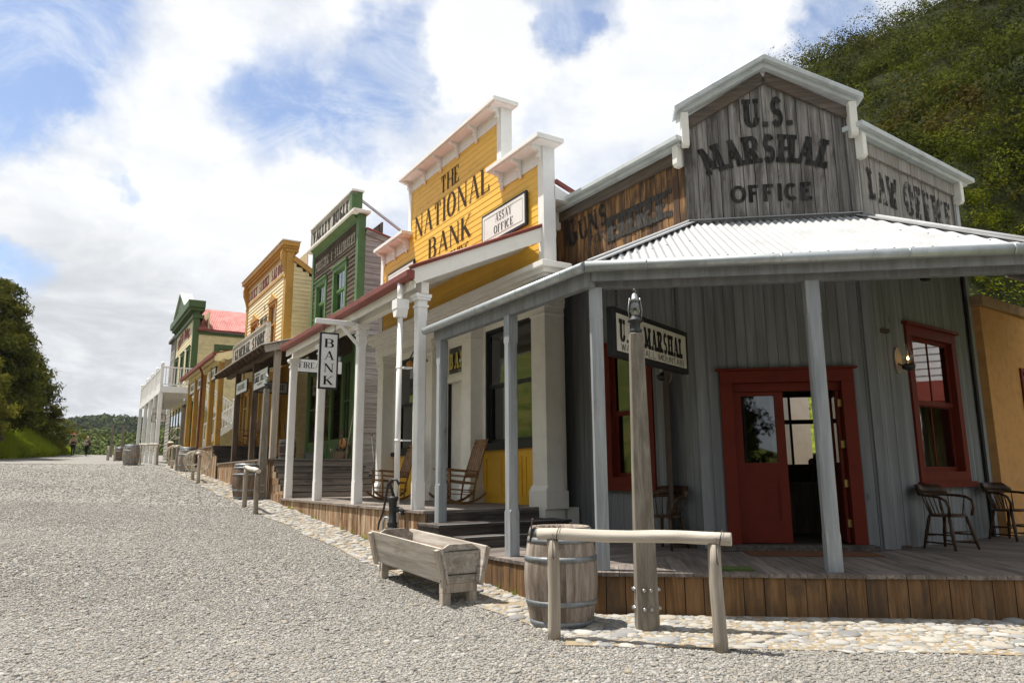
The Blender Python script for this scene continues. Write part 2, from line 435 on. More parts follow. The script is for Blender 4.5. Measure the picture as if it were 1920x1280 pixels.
M['rocker']=wood('brown rocker timber',(.14,.068,.026),(.30,.155,.06),None,'z',14,.1,var=.3,rough=.4,bump=.1)
M['white']=paint('white paint',(.80,.79,.77),(.45,.40,.35),-.02,.45,.05,.05)
M['white_roof_edge']=paint('pale edge paint',(.52,.55,.56),(.4,.4,.38),.0,.5)
M['white_w']=paint('weathered white paint',(.76,.735,.68),(.38,.34,.29),-.04,.6,.05,.05)
M['yellow']=paint('yellow paint',(.82,.485,.07),None,0,.5,.12,.06)
M['yellow_p']=paint('yellow panel paint',(.70,.38,.02),None,0,.45,.05,.06)
M['ochre']=paint('ochre paint',(.43,.235,.045),None,0,.5,.08,.1)
M['cream']=paint('cream paint',(.66,.545,.30),(.42,.35,.24),-.03,.55,.12,.1)
M['cream_l']=paint('pale cream paint',(.72,.62,.40),(.5,.4,.25),-.03,.55,.12,.08)
M['green']=paint('green paint',(.062,.105,.03),(.30,.31,.22),-.06,.5,.08,.12)
M['green_b']=paint('bright green paint',(.07,.14,.042),(.46,.44,.36),-.05,.5,.08,.12)
M['red']=paint('dark red paint',(.13,.018,.009),None,0,.6,.08,.12)
M['redgut']=paint('red brown gutter paint',(.20,.045,.030),(.14,.05,.035),.05,.45,.06,.15)
M['pale_green']=paint('pale green paint',(.40,.47,.39))
M['redroof']=metal('faded red roof iron',(.36,.085,.065),.6,.0,(.44,.25,.225),scale=2.2)
M['iron_roof']=metal('pale roof iron',(.37,.375,.38),.55,.0,(.30,.305,.31),scale=2)
M['galv']=metal('galvanised gutter',(.40,.43,.44),.45,.55,(.27,.26,.22),scale=5)
M['hoop']=metal('barrel hoop',(.24,.26,.275),.5,.6,(.28,.25,.23),scale=8)
M['black']=flat('black paint',(.018,.018,.02),.5)
M['iron']=metal('dark iron',(.05,.05,.052),.5,.6,(.08,.05,.035),scale=9)
M['brass']=metal('brass',(.45,.33,.12),.4,.9,None)
M['steel']=metal('bolt steel',(.55,.56,.57),.35,.9,None,scale=10)
M['ink']=flat('black lettering',(.02,.018,.016),.7,spec=.15)
M['ink_brown']=flat('dark brown lettering',(.05,.028,.016),.7,spec=.15)
M['ink_red']=flat('red lettering',(.30,.025,.03),.6,spec=.2)
M['ink_gold']=flat('gold leaf lettering',(.50,.40,.10),.4)
M['ink_worn']=wornpaint('worn black lettering',(.016,.015,.014),.70,.10)
M['ink_ghost']=wornpaint('faded black lettering',(.03,.027,.025),.55,.12,20,.2)
M['ink_law']=wornpaint('flaking black lettering',(.025,.021,.02),.50,.05,13,.35)
M['ink_wash']=wornpaint('pale washed lettering',(.25,.22,.18),.52,.1,26,.4)
M['signwhite']=paint('white sign face',(.74,.74,.72),None,0,.5,.02,.05)
M['signcream']=paint('cream sign face',(.60,.56,.48),None,0,.55,.02,.06)
M['signgrey']=paint('grey sign face',(.40,.38,.34),None,0,.55,.02,.06)
M['pane']=glass('window glass')
M['pane_d']=glass('dark window glass',(.6,.65,.6),.5)
M['curtain']=flat('lace curtain',(.62,.61,.58),.9)
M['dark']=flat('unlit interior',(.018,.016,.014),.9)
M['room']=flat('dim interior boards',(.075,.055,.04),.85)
M['adobe']=paint('orange stucco',(.56,.30,.115),(.50,.26,.095),.05,.9,.02,.1,.35,6)
M['adobe_cap']=paint('stained stucco coping',(.36,.24,.15),(.16,.11,.08),.1,.9,.05,.2,.3,5)
M['mat']=flat('coir mat',(.13,.055,.025),.95)
M['turfmat']=flat('green turf mat',(.07,.10,.022),.95)
M['water']=None
M['rope']=flat('pale rope',(.62,.56,.44),.9)
M['rope_d']=flat('tan leather',(.16,.085,.045),.7)
M['wicker']=wood('wicker',(.20,.15,.10),(.36,.28,.19),None,'x',30,.3,var=.4)
M['tin']=metal('tin',(.30,.32,.33),.45,.7,None)
M['enamel_g']=flat('green enamel',(.04,.16,.08),.3)
M['orange_hat']=flat('tan straw',(.50,.25,.09),.8)
def lampglass():
    m,t,p,out=newmat('lamp glass');t.n.remove(p)
    gl=t.add('ShaderNodeBsdfGlossy');gl.inputs['Roughness'].default_value=.04
    tr=t.add('ShaderNodeBsdfTransparent');tr.inputs['Color'].default_value=(.86,.88,.86,1)
    lw=t.add('ShaderNodeLayerWeight');lw.inputs['Blend'].default_value=.35
    mx=t.add('ShaderNodeMixShader');t.link(t.ramp(lw.outputs['Facing'],.2,1.,.12,.75),mx.inputs[0]);t.link(tr.outputs[0],mx.inputs[1]);t.link(gl.outputs[0],mx.inputs[2])
    t.link(mx.outputs[0],out.inputs[0]);return m
M['lampglass']=lampglass()
M['flame']=flat('lamp flame',(1,.6,.2),.5,(1,.52,.16),14)
def water():
    m,t,p,out=newmat('trough water');p.inputs['Base Color'].default_value=(.10,.05,.022,1);p.inputs['Roughness'].default_value=.05
    tc=t.add('ShaderNodeTexCoord');bumpn(t,p,t.noise(tc.outputs['Object'],14,2),.05,.01);return m
M['water']=water()
# ------------------------------------------------------------ lettering
def arc(cx,cy,rx,ry,a0,a1,n=10): return [(cx+rx*math.cos(R(a0+(a1-a0)*i/n)),cy+ry*math.sin(R(a0+(a1-a0)*i/n))) for i in range(n+1)]
ST=('T',[(0,0),(0,1)],'se')
GLY={
'A':(.72,[('T',[(.5,1),(1,0)],'e'),('t',[(.5,1),(0,0)],'e'),('h',[(.2,.34),(.8,.34)],'')]),
'B':(.62,[ST,('c',[(0,1),(.5,1)]+arc(.5,.76,.42,.24,90,-90)+[(0,.52)],''),('c',[(0,.52),(.52,.52)]+arc(.54,.26,.46,.26,90,-90)+[(0,0)],'')]),
'C':(.62,[('c',arc(.5,.5,.5,.5,48,312,20),'')]),
'D':(.66,[ST,('c',[(0,1),(.35,1)]+arc(.4,.5,.6,.5,90,-90,14)+[(0,0)],'')]),
'E':(.56,[ST,('h',[(0,1),(.95,1)],'v'),('h',[(0,.52),(.7,.52)],''),('h',[(0,0),(1,0)],'^')]),
'F':(.54,[ST,('h',[(0,1),(1,1)],'v'),('h',[(0,.52),(.7,.52)],'')]),
'G':(.66,[('c',arc(.5,.5,.5,.5,48,350,22),''),('T',[(.96,.42),(.96,.08)],''),('h',[(.55,.42),(1,.42)],'')]),
'H':(.68,[ST,('T',[(1,0),(1,1)],'se'),('h',[(0,.5),(1,.5)],'')]),
'I':(.0,[('T',[(.5,0),(.5,1)],'se')]),
'J':(.5,[('T',[(1,1),(1,.3)],'s'),('c',arc(.5,.3,.5,.3,0,-170),'')]),
'K':(.66,[ST,('t',[(1,1),(.05,.42)],'s'),('T',[(.3,.56),(1,0)],'e')]),
'L':(.62,[ST,('h',[(0,0),(1,0)],'^')]),
'M':(.86,[('t',[(0,0),(0,1)],'se'),('T',[(0,1),(.5,.08)],''),('t',[(1,1),(.5,.08)],''),('T',[(1,0),(1,1)],'se')]),
'N':(.70,[('t',[(0,0),(0,1)],'se'),('T',[(0,1),(1,0)],''),('t',[(1,0),(1,1)],'e')]),
'O':(.70,[('c',arc(.5,.5,.5,.5,0,360,26),'')]),
'P':(.6,[ST,('c',[(0,1),(.5,1)]+arc(.52,.74,.46,.26,90,-90)+[(0,.48)],'')]),
'R':(.66,[ST,('c',[(0,1),(.45,1)]+arc(.48,.75,.44,.25,90,-90)+[(0,.5)],''),('T',[(.45,.5),(1,0)],'e')]),
'S':(.56,[('m',arc(.5,.74,.46,.26,25,270,14)+arc(.5,.26,.5,.26,90,-155,14)[1:],'')]),
'T':(.64,[('T',[(.5,0),(.5,1)],'s'),('h',[(0,1),(1,1)],'v<')]),
'U':(.66,[('T',[(0,1),(0,.3)],'s'),('c',arc(.5,.3,.5,.3,180,360,14),''),('t',[(1,.3),(1,1)],'e')]),
'V':(.68,[('T',[(0,1),(.5,0)],'s'),('t',[(1,1),(.5,0)],'s')]),
'W':(.95,[('T',[(0,1),(.28,0)],'s'),('t',[(.5,.9),(.28,0)],''),('T',[(.5,.9),(.74,0)],''),('t',[(1,1),(.74,0)],'s')]),
'X':(.66,[('T',[(0,1),(1,0)],'se'),('t',[(1,1),(0,0)],'se')]),
'Y':(.66,[('T',[(0,1),(.5,.46)],'s'),('t',[(1,1),(.5,.46)],'s'),('T',[(.5,.46),(.5,0)],'e')]),
'.':(.0,[('T',[(.5,0),(.5,.12)],'')]),
"'":(.0,[('t',[(.5,.8),(.5,1)],'')]),
'&':(.7,[('m',[(1,.05),(.25,.72)]+arc(.42,.8,.22,.2,200,-30,10)+[(.15,.42)]+arc(.36,.24,.36,.24,140,330,10)+[(.95,.45)],'')]),
'-':(.3,[('h',[(0,.5),(1,.5)],'')]),
}
STY={'roman':dict(T=.155,t=.05,sh=.035,sw=1.9,wd=1.,gap=.15),
 'slab':dict(T=.255,t=.13,sh=.17,sw=1.5,wd=1.0,gap=.10),
 'slabn':dict(T=.17,t=.06,sh=.2,sw=1.7,wd=.66,gap=.12),
 'sans':dict(T=.21,t=.19,sh=0,sw=0,wd=1.15,gap=.10),
 'thin':dict(T=.075,t=.075,sh=0,sw=0,wd=.95,gap=.16),
 'gros':dict(T=.21,t=.075,sh=.05,sw=1.5,wd=1.,gap=.13)}
_lay=[0]
def strip(pts,wf,closed=False):
    n=len(pts);L=[];Rr=[]
    for i,p in enumerate(pts):
        a=pts[i-1] if i>0 else (pts[-2] if closed else pts[0]);b=pts[i+1] if i<n-1 else (pts[1] if closed else pts[-1])
        dx,dy=b[0]-a[0],b[1]-a[1];l=math.hypot(dx,dy) or 1;dx/=l;dy/=l
        w=wf(dx,dy)/2
        L.append((p[0]-dy*w,p[1]+dx*w));Rr.append((p[0]+dy*w,p[1]-dx*w))
    return [[Rr[i],Rr[i+1],L[i+1],L[i]] for i in range(n-1)]
def glyph(ch,st):
    """polygons of one letter of height 1; returns width, list of polygons (one list per stroke)"""
    w0,strokes=GLY[ch];T,t=st['T'],st['t'];w=max(w0*st['wd'],T*1.0 if w0==0 else T*1.6)
    def mp(p): return (p[0]*(w-T)+T/2,p[1]*(1-t)+t/2)
    out=[]
    for mode,pts,fl in strokes:
        q=[mp(p) for p in pts]
        if mode in('T','t') :
            # run straight strokes to the full height
            q=[(x,0 if abs(y-t/2)<1e-6 else (1 if abs(y-1+t/2)<1e-6 else y)) for x,y in q]
        wf={'T':lambda dx,dy:T*(1 if abs(dx)<.25 else .95),'t':lambda dx,dy:t if st['sh'] else t,'h':lambda dx,dy:t,'m':lambda dx,dy:T*.62+t*.3,
            'c':lambda dx,dy:t+(T-t)*abs(dy)**1.3}[mode]
        ps=strip(q,wf,closed=(pts[0]==pts[-1]))
        if mode in('T','t') and len(q)==2 and abs(q[0][0]-q[1][0])>.02:
            # slanted: cut level at the ends
            (xa,ya),(xb,yb)=q;dx,dy=xb-xa,yb-ya;l=math.hypot(dx,dy);hw=wf(dx/l,dy/l)/2*l/abs(dy)
            ps=[[(xa-hw,ya),(xa+hw,ya),(xb+hw,yb),(xb-hw,yb)]]
        out.append(ps)
        if st['sh']:
            sh=st['sh'];sw=st['sw']
            for f,p in (('s',q[0]),('e',q[-1])):
                if f in fl:
                    hw=max((T if mode=='T' else t),T*.62)*sw/2;y0,y1=(0,sh) if p[1]<.5 else (1-sh,1)
                    out.append([[(p[0]-hw,y0),(p[0]+hw,y0),(p[0]+hw,y1),(p[0]-hw,y1)]])
            tk=max(t*1.3,sh*.9)
            if 'v' in fl:
                x=q[-1][0];out.append([[(x-tk,.76),(x,.76),(x,1),(x-tk,1)]])
                if '<' in fl: x=q[0][0];out.append([[(x,.76),(x+tk,.76),(x+tk,1),(x,1)]])
            if '^' in fl: x=q[-1][0];out.append([[(x-tk,0),(x,0),(x,.24),(x-tk,.24)]])
    return w,out
def text_width(s,st):
    x=0
    for ch in s: x+=(.38 if ch==' ' else glyph(ch,st)[0]+st['gap'])
    return x-st['gap']
def text(mb,s,x0,x1,z0,h,style,y,back=False,bow=0.,slope=0.,small=False,hs=None):
    """letters between x0 and x1 on a wall facing -y; bow lifts the middle along an arc; small sets small capitals"""
    st=dict(STY[style]);n=len(s)
    ws=[]
    for i,ch in enumerate(s):
        k=1. if (not small or i==0) else .74
        if hs: k=hs(i/(max(1,n-1)))
        ws.append((ch,k,(.38*k if ch==' ' else glyph(ch,st)[0]*k),st['gap']*k))
    tot=sum(w+gp for _,_,w,gp in ws)-ws[-1][3]
    sx=(x1-x0)/(tot*h);x=0
    for ch,k,w,gp in ws:
        if ch!=' ':
            _,polys=glyph(ch,st)
            cxn=(x+w/2)/tot*2-1
            dz=bow*(1-cxn*cxn)+slope*cxn;an=math.atan2(-2*bow*cxn+slope,(x1-x0)/2)
            ca,sa=math.cos(an),math.sin(an);cx=x0+(x+w/2)*h*sx
            for ps in polys:
                _lay[0]=(_lay[0]+1)%9;yy=y-(.0004*_lay[0]) if not back else y+.0004*_lay[0]
                for p in ps:
                    pts=[]
                    for a,b in p:
                        lx=(a*k-w/2)*h*sx;lz=b*k*h
                        rx=lx*ca-(lz-h*k/2)*sa;rz=lx*sa+(lz-h*k/2)*ca+h*k/2
                        X=cx+rx
                        if back: X=x0+x1-X
                        pts.append((X,yy,z0+dz+rz))
                    if back: pts=pts[::-1]
                    mb.poly(pts,0.5)
        x+=w+gp
# ------------------------------------------------------------ ground, road, hills, plants
def npmesh(name,V,F,rv,mat,smooth=False):
    """V (n,3), F (m,k) -> object, one random value per face"""
    me=bpy.data.meshes.new(name);n=len(V);m,k=F.shape
    me.vertices.add(n);me.vertices.foreach_set('co',np.asarray(V,np.float32).ravel())
    me.loops.add(m*k);me.loops.foreach_set('vertex_index',F.astype(np.int32).ravel())
    me.polygons.add(m);me.polygons.foreach_set('loop_start',np.arange(0,m*k,k,dtype=np.int32));me.polygons.foreach_set('loop_total',np.full(m,k,np.int32))
    if smooth: me.polygons.foreach_set('use_smooth',np.ones(m,bool))
    me.update(calc_edges=True)
    a=me.attributes.new('rnd','FLOAT','FACE');a.data.foreach_set('value',np.asarray(rv,np.float32))
    me.materials.append(mat);o=bpy.data.objects.new(name,me);COL.objects.link(o);WM[o.name]=Matrix();return o
def gridmesh(name,P,mat,smooth=True):
    """P (a,b,3) grid of points"""
    a,b,_=P.shape;idx=np.arange(a*b).reshape(a,b)
    F=np.stack([idx[:-1,:-1],idx[1:,:-1],idx[1:,1:],idx[:-1,1:]],-1).reshape(-1,4)
    return npmesh(name,P.reshape(-1,3),F,NR.random(len(F)),mat,smooth)
UX=np.array([SF.M[0][0],SF.M[1][0]]);UY=np.array([SF.M[0][1],SF.M[1][1]]);O0=np.array([.93,8.03])
def st2w(s,t): return O0[0]-s*UX[0]+t*UY[0],O0[1]-s*UX[1]+t*UY[1]
def w2st(x,y):
    x=x-O0[0];y=y-O0[1];return -(x*UX[0]+y*UX[1]),x*UY[0]+y*UY[1]
LE_S=[-80,30,48,57,62,66,75,110];LE_T=[-15,-13.5,-10.2,-8.7,-5.6,-4.6,-3.5,-2]
def gnp(s): return np.interp(s,GS,GZ)
def fbm(x,y,sc,oct=4,seed=0.):
    out=np.zeros(x.shape);a=1.
    it=np.nditer([x,y,out],op_flags=[['readonly'],['readonly'],['readwrite']])
    for xx,yy,o in it: o[...]=mnoise.fractal(Vector((float(xx)*sc+seed,float(yy)*sc-seed,seed)),1.,2.,oct)
    return out
def groundmat():
    m,t,p,out=newmat('rough grass ground')
    tc=t.add('ShaderNodeTexCoord');v=tc.outputs['Object']
    n=t.noise(v,.35,6,.65);f=t.noise(v,9,5,.7)
    c=t.mix(t.ramp(f,.35,.68),(.05,.078,.010),(.17,.195,.03))
    c=t.mix(t.ramp(n,.46,.60,0,.75),c,(.20,.175,.04))
    c=t.mix(t.ramp(t.noise(v,1.3,5,.7),.50,.66,0,.7),c,(.035,.055,.008))
    t.link(c,p.inputs['Base Color']);p.inputs['Roughness'].default_value=.95;p.inputs['Specular IOR Level'].default_value=.1
    bumpn(t,p,f,.8,.08);return m
def gravelmat():
    m,t,p,out=newmat('grey gravel')
    tc=t.add('ShaderNodeTexCoord');v=tc.outputs['Object']
    vo=t.add('ShaderNodeTexVoronoi');vo.inputs['Scale'].default_value=27;t.link(v,vo.inputs['Vector'])
    sp=t.add('ShaderNodeSeparateColor');t.link(vo.outputs['Color'],sp.inputs[0])
    big=t.noise(v,.55,6,.6,.6)
    c=t.mix(sp.outputs[0],(.175,.168,.155),(.325,.312,.29))
    c=t.mix(t.ramp(sp.outputs[1],.72,.9,0,.6),c,(.30,.245,.17))
    c=t.mix(t.ramp(vo.outputs['Distance'],.30,.62,0,.45),c,(.11,.105,.095))
    c=t.mix(t.ramp(big,.46,.68,0,.22),c,(.17,.158,.138))
    t.link(c,p.inputs['Base Color']);p.inputs['Roughness'].default_value=.9;p.inputs['Specular IOR Level'].default_value=.2
    h=t.math('SUBTRACT',1.,vo.outputs['Distance']);bumpn(t,p,h,.9,.02);return m
def stonemat(name,cols,sat=1.):
    m,t,p,out=newmat(name)
    r=rnd(t);tc=t.add('ShaderNodeTexCoord');n=t.noise(tc.outputs['Object'],40,4,.6);big=t.noise(tc.outputs['Object'],.55,6,.6,.6)
    cr=t.add('ShaderNodeValToRGB');e=cr.color_ramp.elements
    e[0].position=0;e[0].color=cols[0]+(1,);e[1].position=1;e[1].color=cols[-1]+(1,)
    for i,c in enumerate(cols[1:-1]):
        q=e.new((i+1)/(len(cols)-1));q.color=c+(1,)
    t.link(r,cr.inputs[0]);t.link(t.mix(t.ramp(big,.46,.66,0,.22),t.mix(t.ramp(n,.3,.8,0,.35),cr.outputs[0],(.16,.15,.135)),(.17,.158,.138)),p.inputs['Base Color'])
    p.inputs['Roughness'].default_value=.8;p.inputs['Specular IOR Level'].default_value=.25;return m
M['ground']=groundmat();M['gravel']=gravelmat()
M['pebble']=stonemat('gravel pebbles',[(.10,.097,.09),(.175,.168,.155),(.23,.222,.207),(.26,.25,.232),(.29,.28,.26),(.37,.36,.335),(.28,.235,.175),(.20,.193,.18)])
M['cobble']=stonemat('river cobbles',[(.17,.17,.17),(.25,.25,.245),(.34,.335,.315),(.32,.275,.21),(.39,.375,.34),(.21,.215,.22),(.43,.415,.38)])
M['mortar']=flat('sandy mortar',(.27,.21,.13),.95)
def terrain_z(s,t):
    e=np.interp(s,LE_S,LE_T);z=gnp(s)-.12
    d=np.maximum(0,e-t);z=z+np.where(d<4.5,d*np.interp(s,[20,45],[.25,.86]),4.5*np.interp(s,[20,45],[.25,.86])+(d-4.5)*.34)*(1+.0*s)
    r=np.maximum(0,t-5.5);z=z+np.minimum(r*.055,2.0)
    return z
sg=np.concatenate([np.linspace(-80,40,41),np.linspace(41,75,52),np.linspace(78,160,20)])
tg=np.concatenate([np.linspace(-120,-20,22),np.linspace(-19,-2,52),np.linspace(-1,60,32)])
S,T=np.meshgrid(sg,tg,indexing='ij');X,Y=st2w(S,T);Z=terrain_z(S,T)
Z=Z+np.where((T<np.interp(S,LE_S,LE_T)-.4)|(T>9),fbm(X,Y,.35,3)*.28,0)
Zfar=np.where(S>110,Z-.0,Z)
struct(gridmesh('ground',np.stack([X,Y,Zfar],-1),M['ground']))
# one far sheet under everything out to the horizon
q=MB(WF);q.fr=Fr(0,0,0,90);q.quad((-1500,-1500,-16),(1500,-1500,-16),(1500,1800,-16),(-1500,1800,-16));struct(q.build('valley_floor',M['ground']))
sg=np.concatenate([np.linspace(-40,20,61),np.linspace(21,82,62)]);tg=np.linspace(-17,9,40)
S,T=np.meshgrid(sg,tg,indexing='ij')
E_=np.interp(S,LE_S,LE_T);T2=np.where(S<66,np.maximum(T,E_-.25+.35*np.sin(S*1.7)),np.maximum(T,E_-.2));X,Y=st2w(S,T2)
Z=gnp(S)+.012*np.sin(S*.9+T*.6)*np.clip((-T-2)/3,0,1)-.03*np.clip((-T2-1.2),0,1)*0
road=struct(gridmesh('gravel_road',np.stack([X,Y,Z],-1),M['gravel']))
# ---- icosahedron template
ph=(1+5**.5)/2
ICO=np.array([(-1,ph,0),(1,ph,0),(-1,-ph,0),(1,-ph,0),(0,-1,ph),(0,1,ph),(0,-1,-ph),(0,1,-ph),(ph,0,-1),(ph,0,1),(-ph,0,-1),(-ph,0,1)])/math.sqrt(1+ph*ph)
ICF=np.array([(0,11,5),(0,5,1),(0,1,7),(0,7,10),(0,10,11),(1,5,9),(5,11,4),(11,10,2),(10,7,6),(7,1,8),(3,9,4),(3,4,2),(3,2,6),(3,6,8),(3,8,9),(4,9,5),(2,4,11),(6,2,10),(8,6,7),(9,8,1)])
def ico2():
    bm=bmesh.new();bmesh.ops.create_icosphere(bm,subdivisions=2,radius=1);v=np.array([q.co[:] for q in bm.verts]);f=np.array([[k.index for k in q.verts] for q in bm.faces]);bm.free();return v,f
ICO2,ICF2=ico2()
def stones(name,C,size,flatness,mat,tv=ICO,tf=ICF,jit=.28,rv=None,tilt=.28):
    n=len(C);k=len(tv)
    ax=np.stack([size*(.75+.6*NR.random(n)),size*(.65+.45*NR.random(n)),size*flatness*(.8+.4*NR.random(n))],-1)/2
    J=1+jit*(NR.random((n,k,1))-.5)
    V=tv[None]*J*ax[:,None,:]
    # tilt then spin
    a=NR.normal(0,tilt,n);ca,sa=np.cos(a)[:,None],np.sin(a)[:,None]
    V=np.stack([V[...,0],V[...,1]*ca-V[...,2]*sa,V[...,1]*sa+V[...,2]*ca],-1)
    a=NR.random(n)*6.283;ca,sa=np.cos(a)[:,None],np.sin(a)[:,None]
    V=np.stack([V[...,0]*ca-V[...,1]*sa,V[...,0]*sa+V[...,1]*ca,V[...,2]],-1)
    V=V+C[:,None,:]
    F=(tf[None]+(np.arange(n)*k)[:,None,None]).reshape(-1,3)
    r=NR.random(n) if rv is None else rv
    return npmesh(name,V.reshape(-1,3),F,np.repeat(r,len(tf)),mat,True)
# ---- where the cobbled gutter lies (street coordinates along the porches, front coordinates before the marshal's)
def ff_xy(x,y):
    v=np.stack([x-2.65,y-10.28],-1);ux=np.array([math.sin(R(97)),math.cos(R(97))]);uy=np.array([-ux[1],ux[0]])
    return v@ux,v@uy
CE=-.96   # cobble edge, street t
def cob_edge_t(s): return np.interp(s,[-1,0,2,6,11,16,22,34],[-.95,-.94,-.95,-.97,-1.05,-1.15,-1.05,-1.0])+.05*np.sin(s*2.3)
def in_cobbles(x,y,grow=0.):
    s,t=w2st(x,y);fx,fy=ff_xy(x,y)
    a=(s>-.9)&(s<33)&(t>cob_edge_t(s)-grow)&(t<-.16)
    b=(fy>-3.93-grow-.04*np.sin(fx*3))&(fy<-2.52)&(fx>-2.2)&(fx<9)&(t>cob_edge_t(np.clip(s,-.9,33))-grow)
    return a|b
def scatter(n,dmin,dmax):
    d=np.sqrt(NR.random(n)*(dmax**2-dmin**2)+dmin**2);x=(NR.random(n)*2.0-1.2)*d
    return x,d
def gravel_pts(n,dmin,dmax):
    x,y=scatter(n,dmin,dmax);s,t=w2st(x,y);fx,fy=ff_xy(x,y)
    ok=(~in_cobbles(x,y,-.06))&((t<-.9)|((fy<-2.9)))&(t>np.interp(s,LE_S,LE_T))
    ok&=~((s>-.9)&(t>-.5))&~((fy>-3.85)&(fx>-1.2))
    x,y,s,t=x[ok],y[ok],s[ok],t[ok];return x,y,gnp(s)+.012*np.sin(s*.9+t*.6)*np.clip((-t-2)/3,0,1)
a=gravel_pts(140000,4.6,9.5);b=gravel_pts(170000,9.5,18);c=gravel_pts(9000,4.6,12);d_=gravel_pts(150000,17,36);kp=NR.random(len(d_[0]))<np.clip((38-d_[1])/16,0,1);d_=tuple(q[kp] for q in d_)
C=np.concatenate([np.stack([q[0],q[1],q[2]],-1) for q in (a,b,c,d_)])
sz=np.concatenate([.019+.017*NR.random(len(a[0]))**1.5,.023+.019*NR.random(len(b[0])),.04+.03*NR.random(len(c[0]))**2,.03+.032*NR.random(len(d_[0]))])
C[:,2]+=sz*.05
gp=stones('gravel',C,sz,.5,M['pebble']);gp['kind']='stuff'
# ---- cobbles in sandy mortar
mo=MB(WF)
def mpoly(pts,z):
    mo.poly([(p[0],p[1],z+gw(p[0],p[1])) for p in pts])
mo.fr=Fr(0,0,0,90);mo.fr.M=Matrix()
sv=np.linspace(-.4,33,80)
for s0,s1 in zip(sv[:-1],sv[1:]):
    e0,e1=float(cob_edge_t(s0)),float(cob_edge_t(s1))
    P=[st2w(s0,e0),st2w(s0,-.02),st2w(s1,-.02),st2w(s1,e1)]
    mo.poly([(p[0],p[1],g(s)+.010) for p,s in zip(P,(s0,s0,s1,s1))])
fxs=np.linspace(-1.75,9,40)
def ffw(x,y): v=FF.w(x,y,0);return v.x,v.y
for x0,x1 in zip(fxs[:-1],fxs[1:]):
    mpoly([ffw(x0,-3.92),ffw(x1,-3.92),ffw(x1,-2.3),ffw(x0,-2.3)],.0095)
mort=mo.build('cobbled_gutter',M['mortar']);struct(mort)
pts=[];szs=[]
def try_pts(n,gen,rmin,rmax):
    cell={}
    for _ in range(n):
        x,y=gen();r=rmin+(rmax-rmin)*random.random()**1.6
        if not bool(in_cobbles(np.array([x]),np.array([y]),-.02)[0]):continue
        k=(int(x/.2),int(y/.2));ok=True
        for i in(-1,0,1):
            for j in(-1,0,1):
                for (a,b,c) in cell.get((k[0]+i,k[1]+j),()):
                    if (a-x)**2+(b-y)**2<(.40*(r+c))**2: ok=False;break
                if not ok:break
            if not ok:break
        if ok: cell.setdefault(k,[]).append((x,y,r));pts.append((x,y,gw(x,y)+.008));szs.append(r)
def gen1():
    s=random.uniform(-.9,14);return st2w(s,random.uniform(-1.2,-.15))
def gen2():
    return ffw(random.uniform(-2,6.5),random.uniform(-4.0,-2.5))
def gen3():
    s=random.uniform(14,33);return st2w(s,random.uniform(-1.25,-.15))
try_pts(900,gen1,.14,.22);try_pts(16000,gen1,.055,.13);try_pts(260,gen2,.14,.22);try_pts(26000,gen2,.05,.115);try_pts(1800,gen3,.12,.24)
cb=stones('cobbles',np.array(pts),np.array(szs),.26,M['cobble'],ICO2,ICF2,.12,None,.07);cb['kind']='stuff'
# ---- leaves
def leaves(name,C,size,mat,rv,asp=.38,nrm=None,droop=.0):
    """many small leaf faces, each a pointed quad in a random direction"""
    n=len(C)
    d=NR.normal(size=(n,3));d/=np.linalg.norm(d,axis=1,keepdims=True)+1e-9
    if nrm is not None:
        N=nrm/(np.linalg.norm(nrm,axis=1,keepdims=True)+1e-9)+NR.normal(size=(n,3))*.42
        d=np.cross(N,d);d/=np.linalg.norm(d,axis=1,keepdims=True)+1e-9;e=np.cross(N,d)
    else: e=np.cross(d,NR.normal(size=(n,3)))
    e/=np.linalg.norm(e,axis=1,keepdims=True)+1e-9
    L=(size*(.6+.8*NR.random(n)))[:,None]
    V=np.stack([C-d*L*.5,C+e*L*asp*.5,C+d*L*.5,C-e*L*asp*.5],1)
    F=np.arange(n*4).reshape(n,4)
    return npmesh(name,V.reshape(-1,3),F,np.clip(rv,0,1),mat)
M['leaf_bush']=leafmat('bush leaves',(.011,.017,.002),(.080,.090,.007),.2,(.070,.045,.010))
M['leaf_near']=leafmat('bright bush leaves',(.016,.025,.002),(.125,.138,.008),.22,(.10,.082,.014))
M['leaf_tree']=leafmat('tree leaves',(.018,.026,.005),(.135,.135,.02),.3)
M['leaf_tree2']=leafmat('yellow green leaves',(.045,.055,.008),(.20,.19,.025),.3)
M['grassblade']=leafmat('grass blades',(.09,.13,.010),(.36,.42,.035),.4)
M['tussock']=leafmat('tussock blades',(.06,.07,.012),(.26,.25,.06),.3)
M['leaf_far']=leafmat('far forest leaves',(.014,.022,.012),(.06,.075,.022),.1)
M['bark']=wood('bark',(.07,.055,.042),(.16,.13,.10),(.05,.04,.03),'z',18,.2,var=.2)
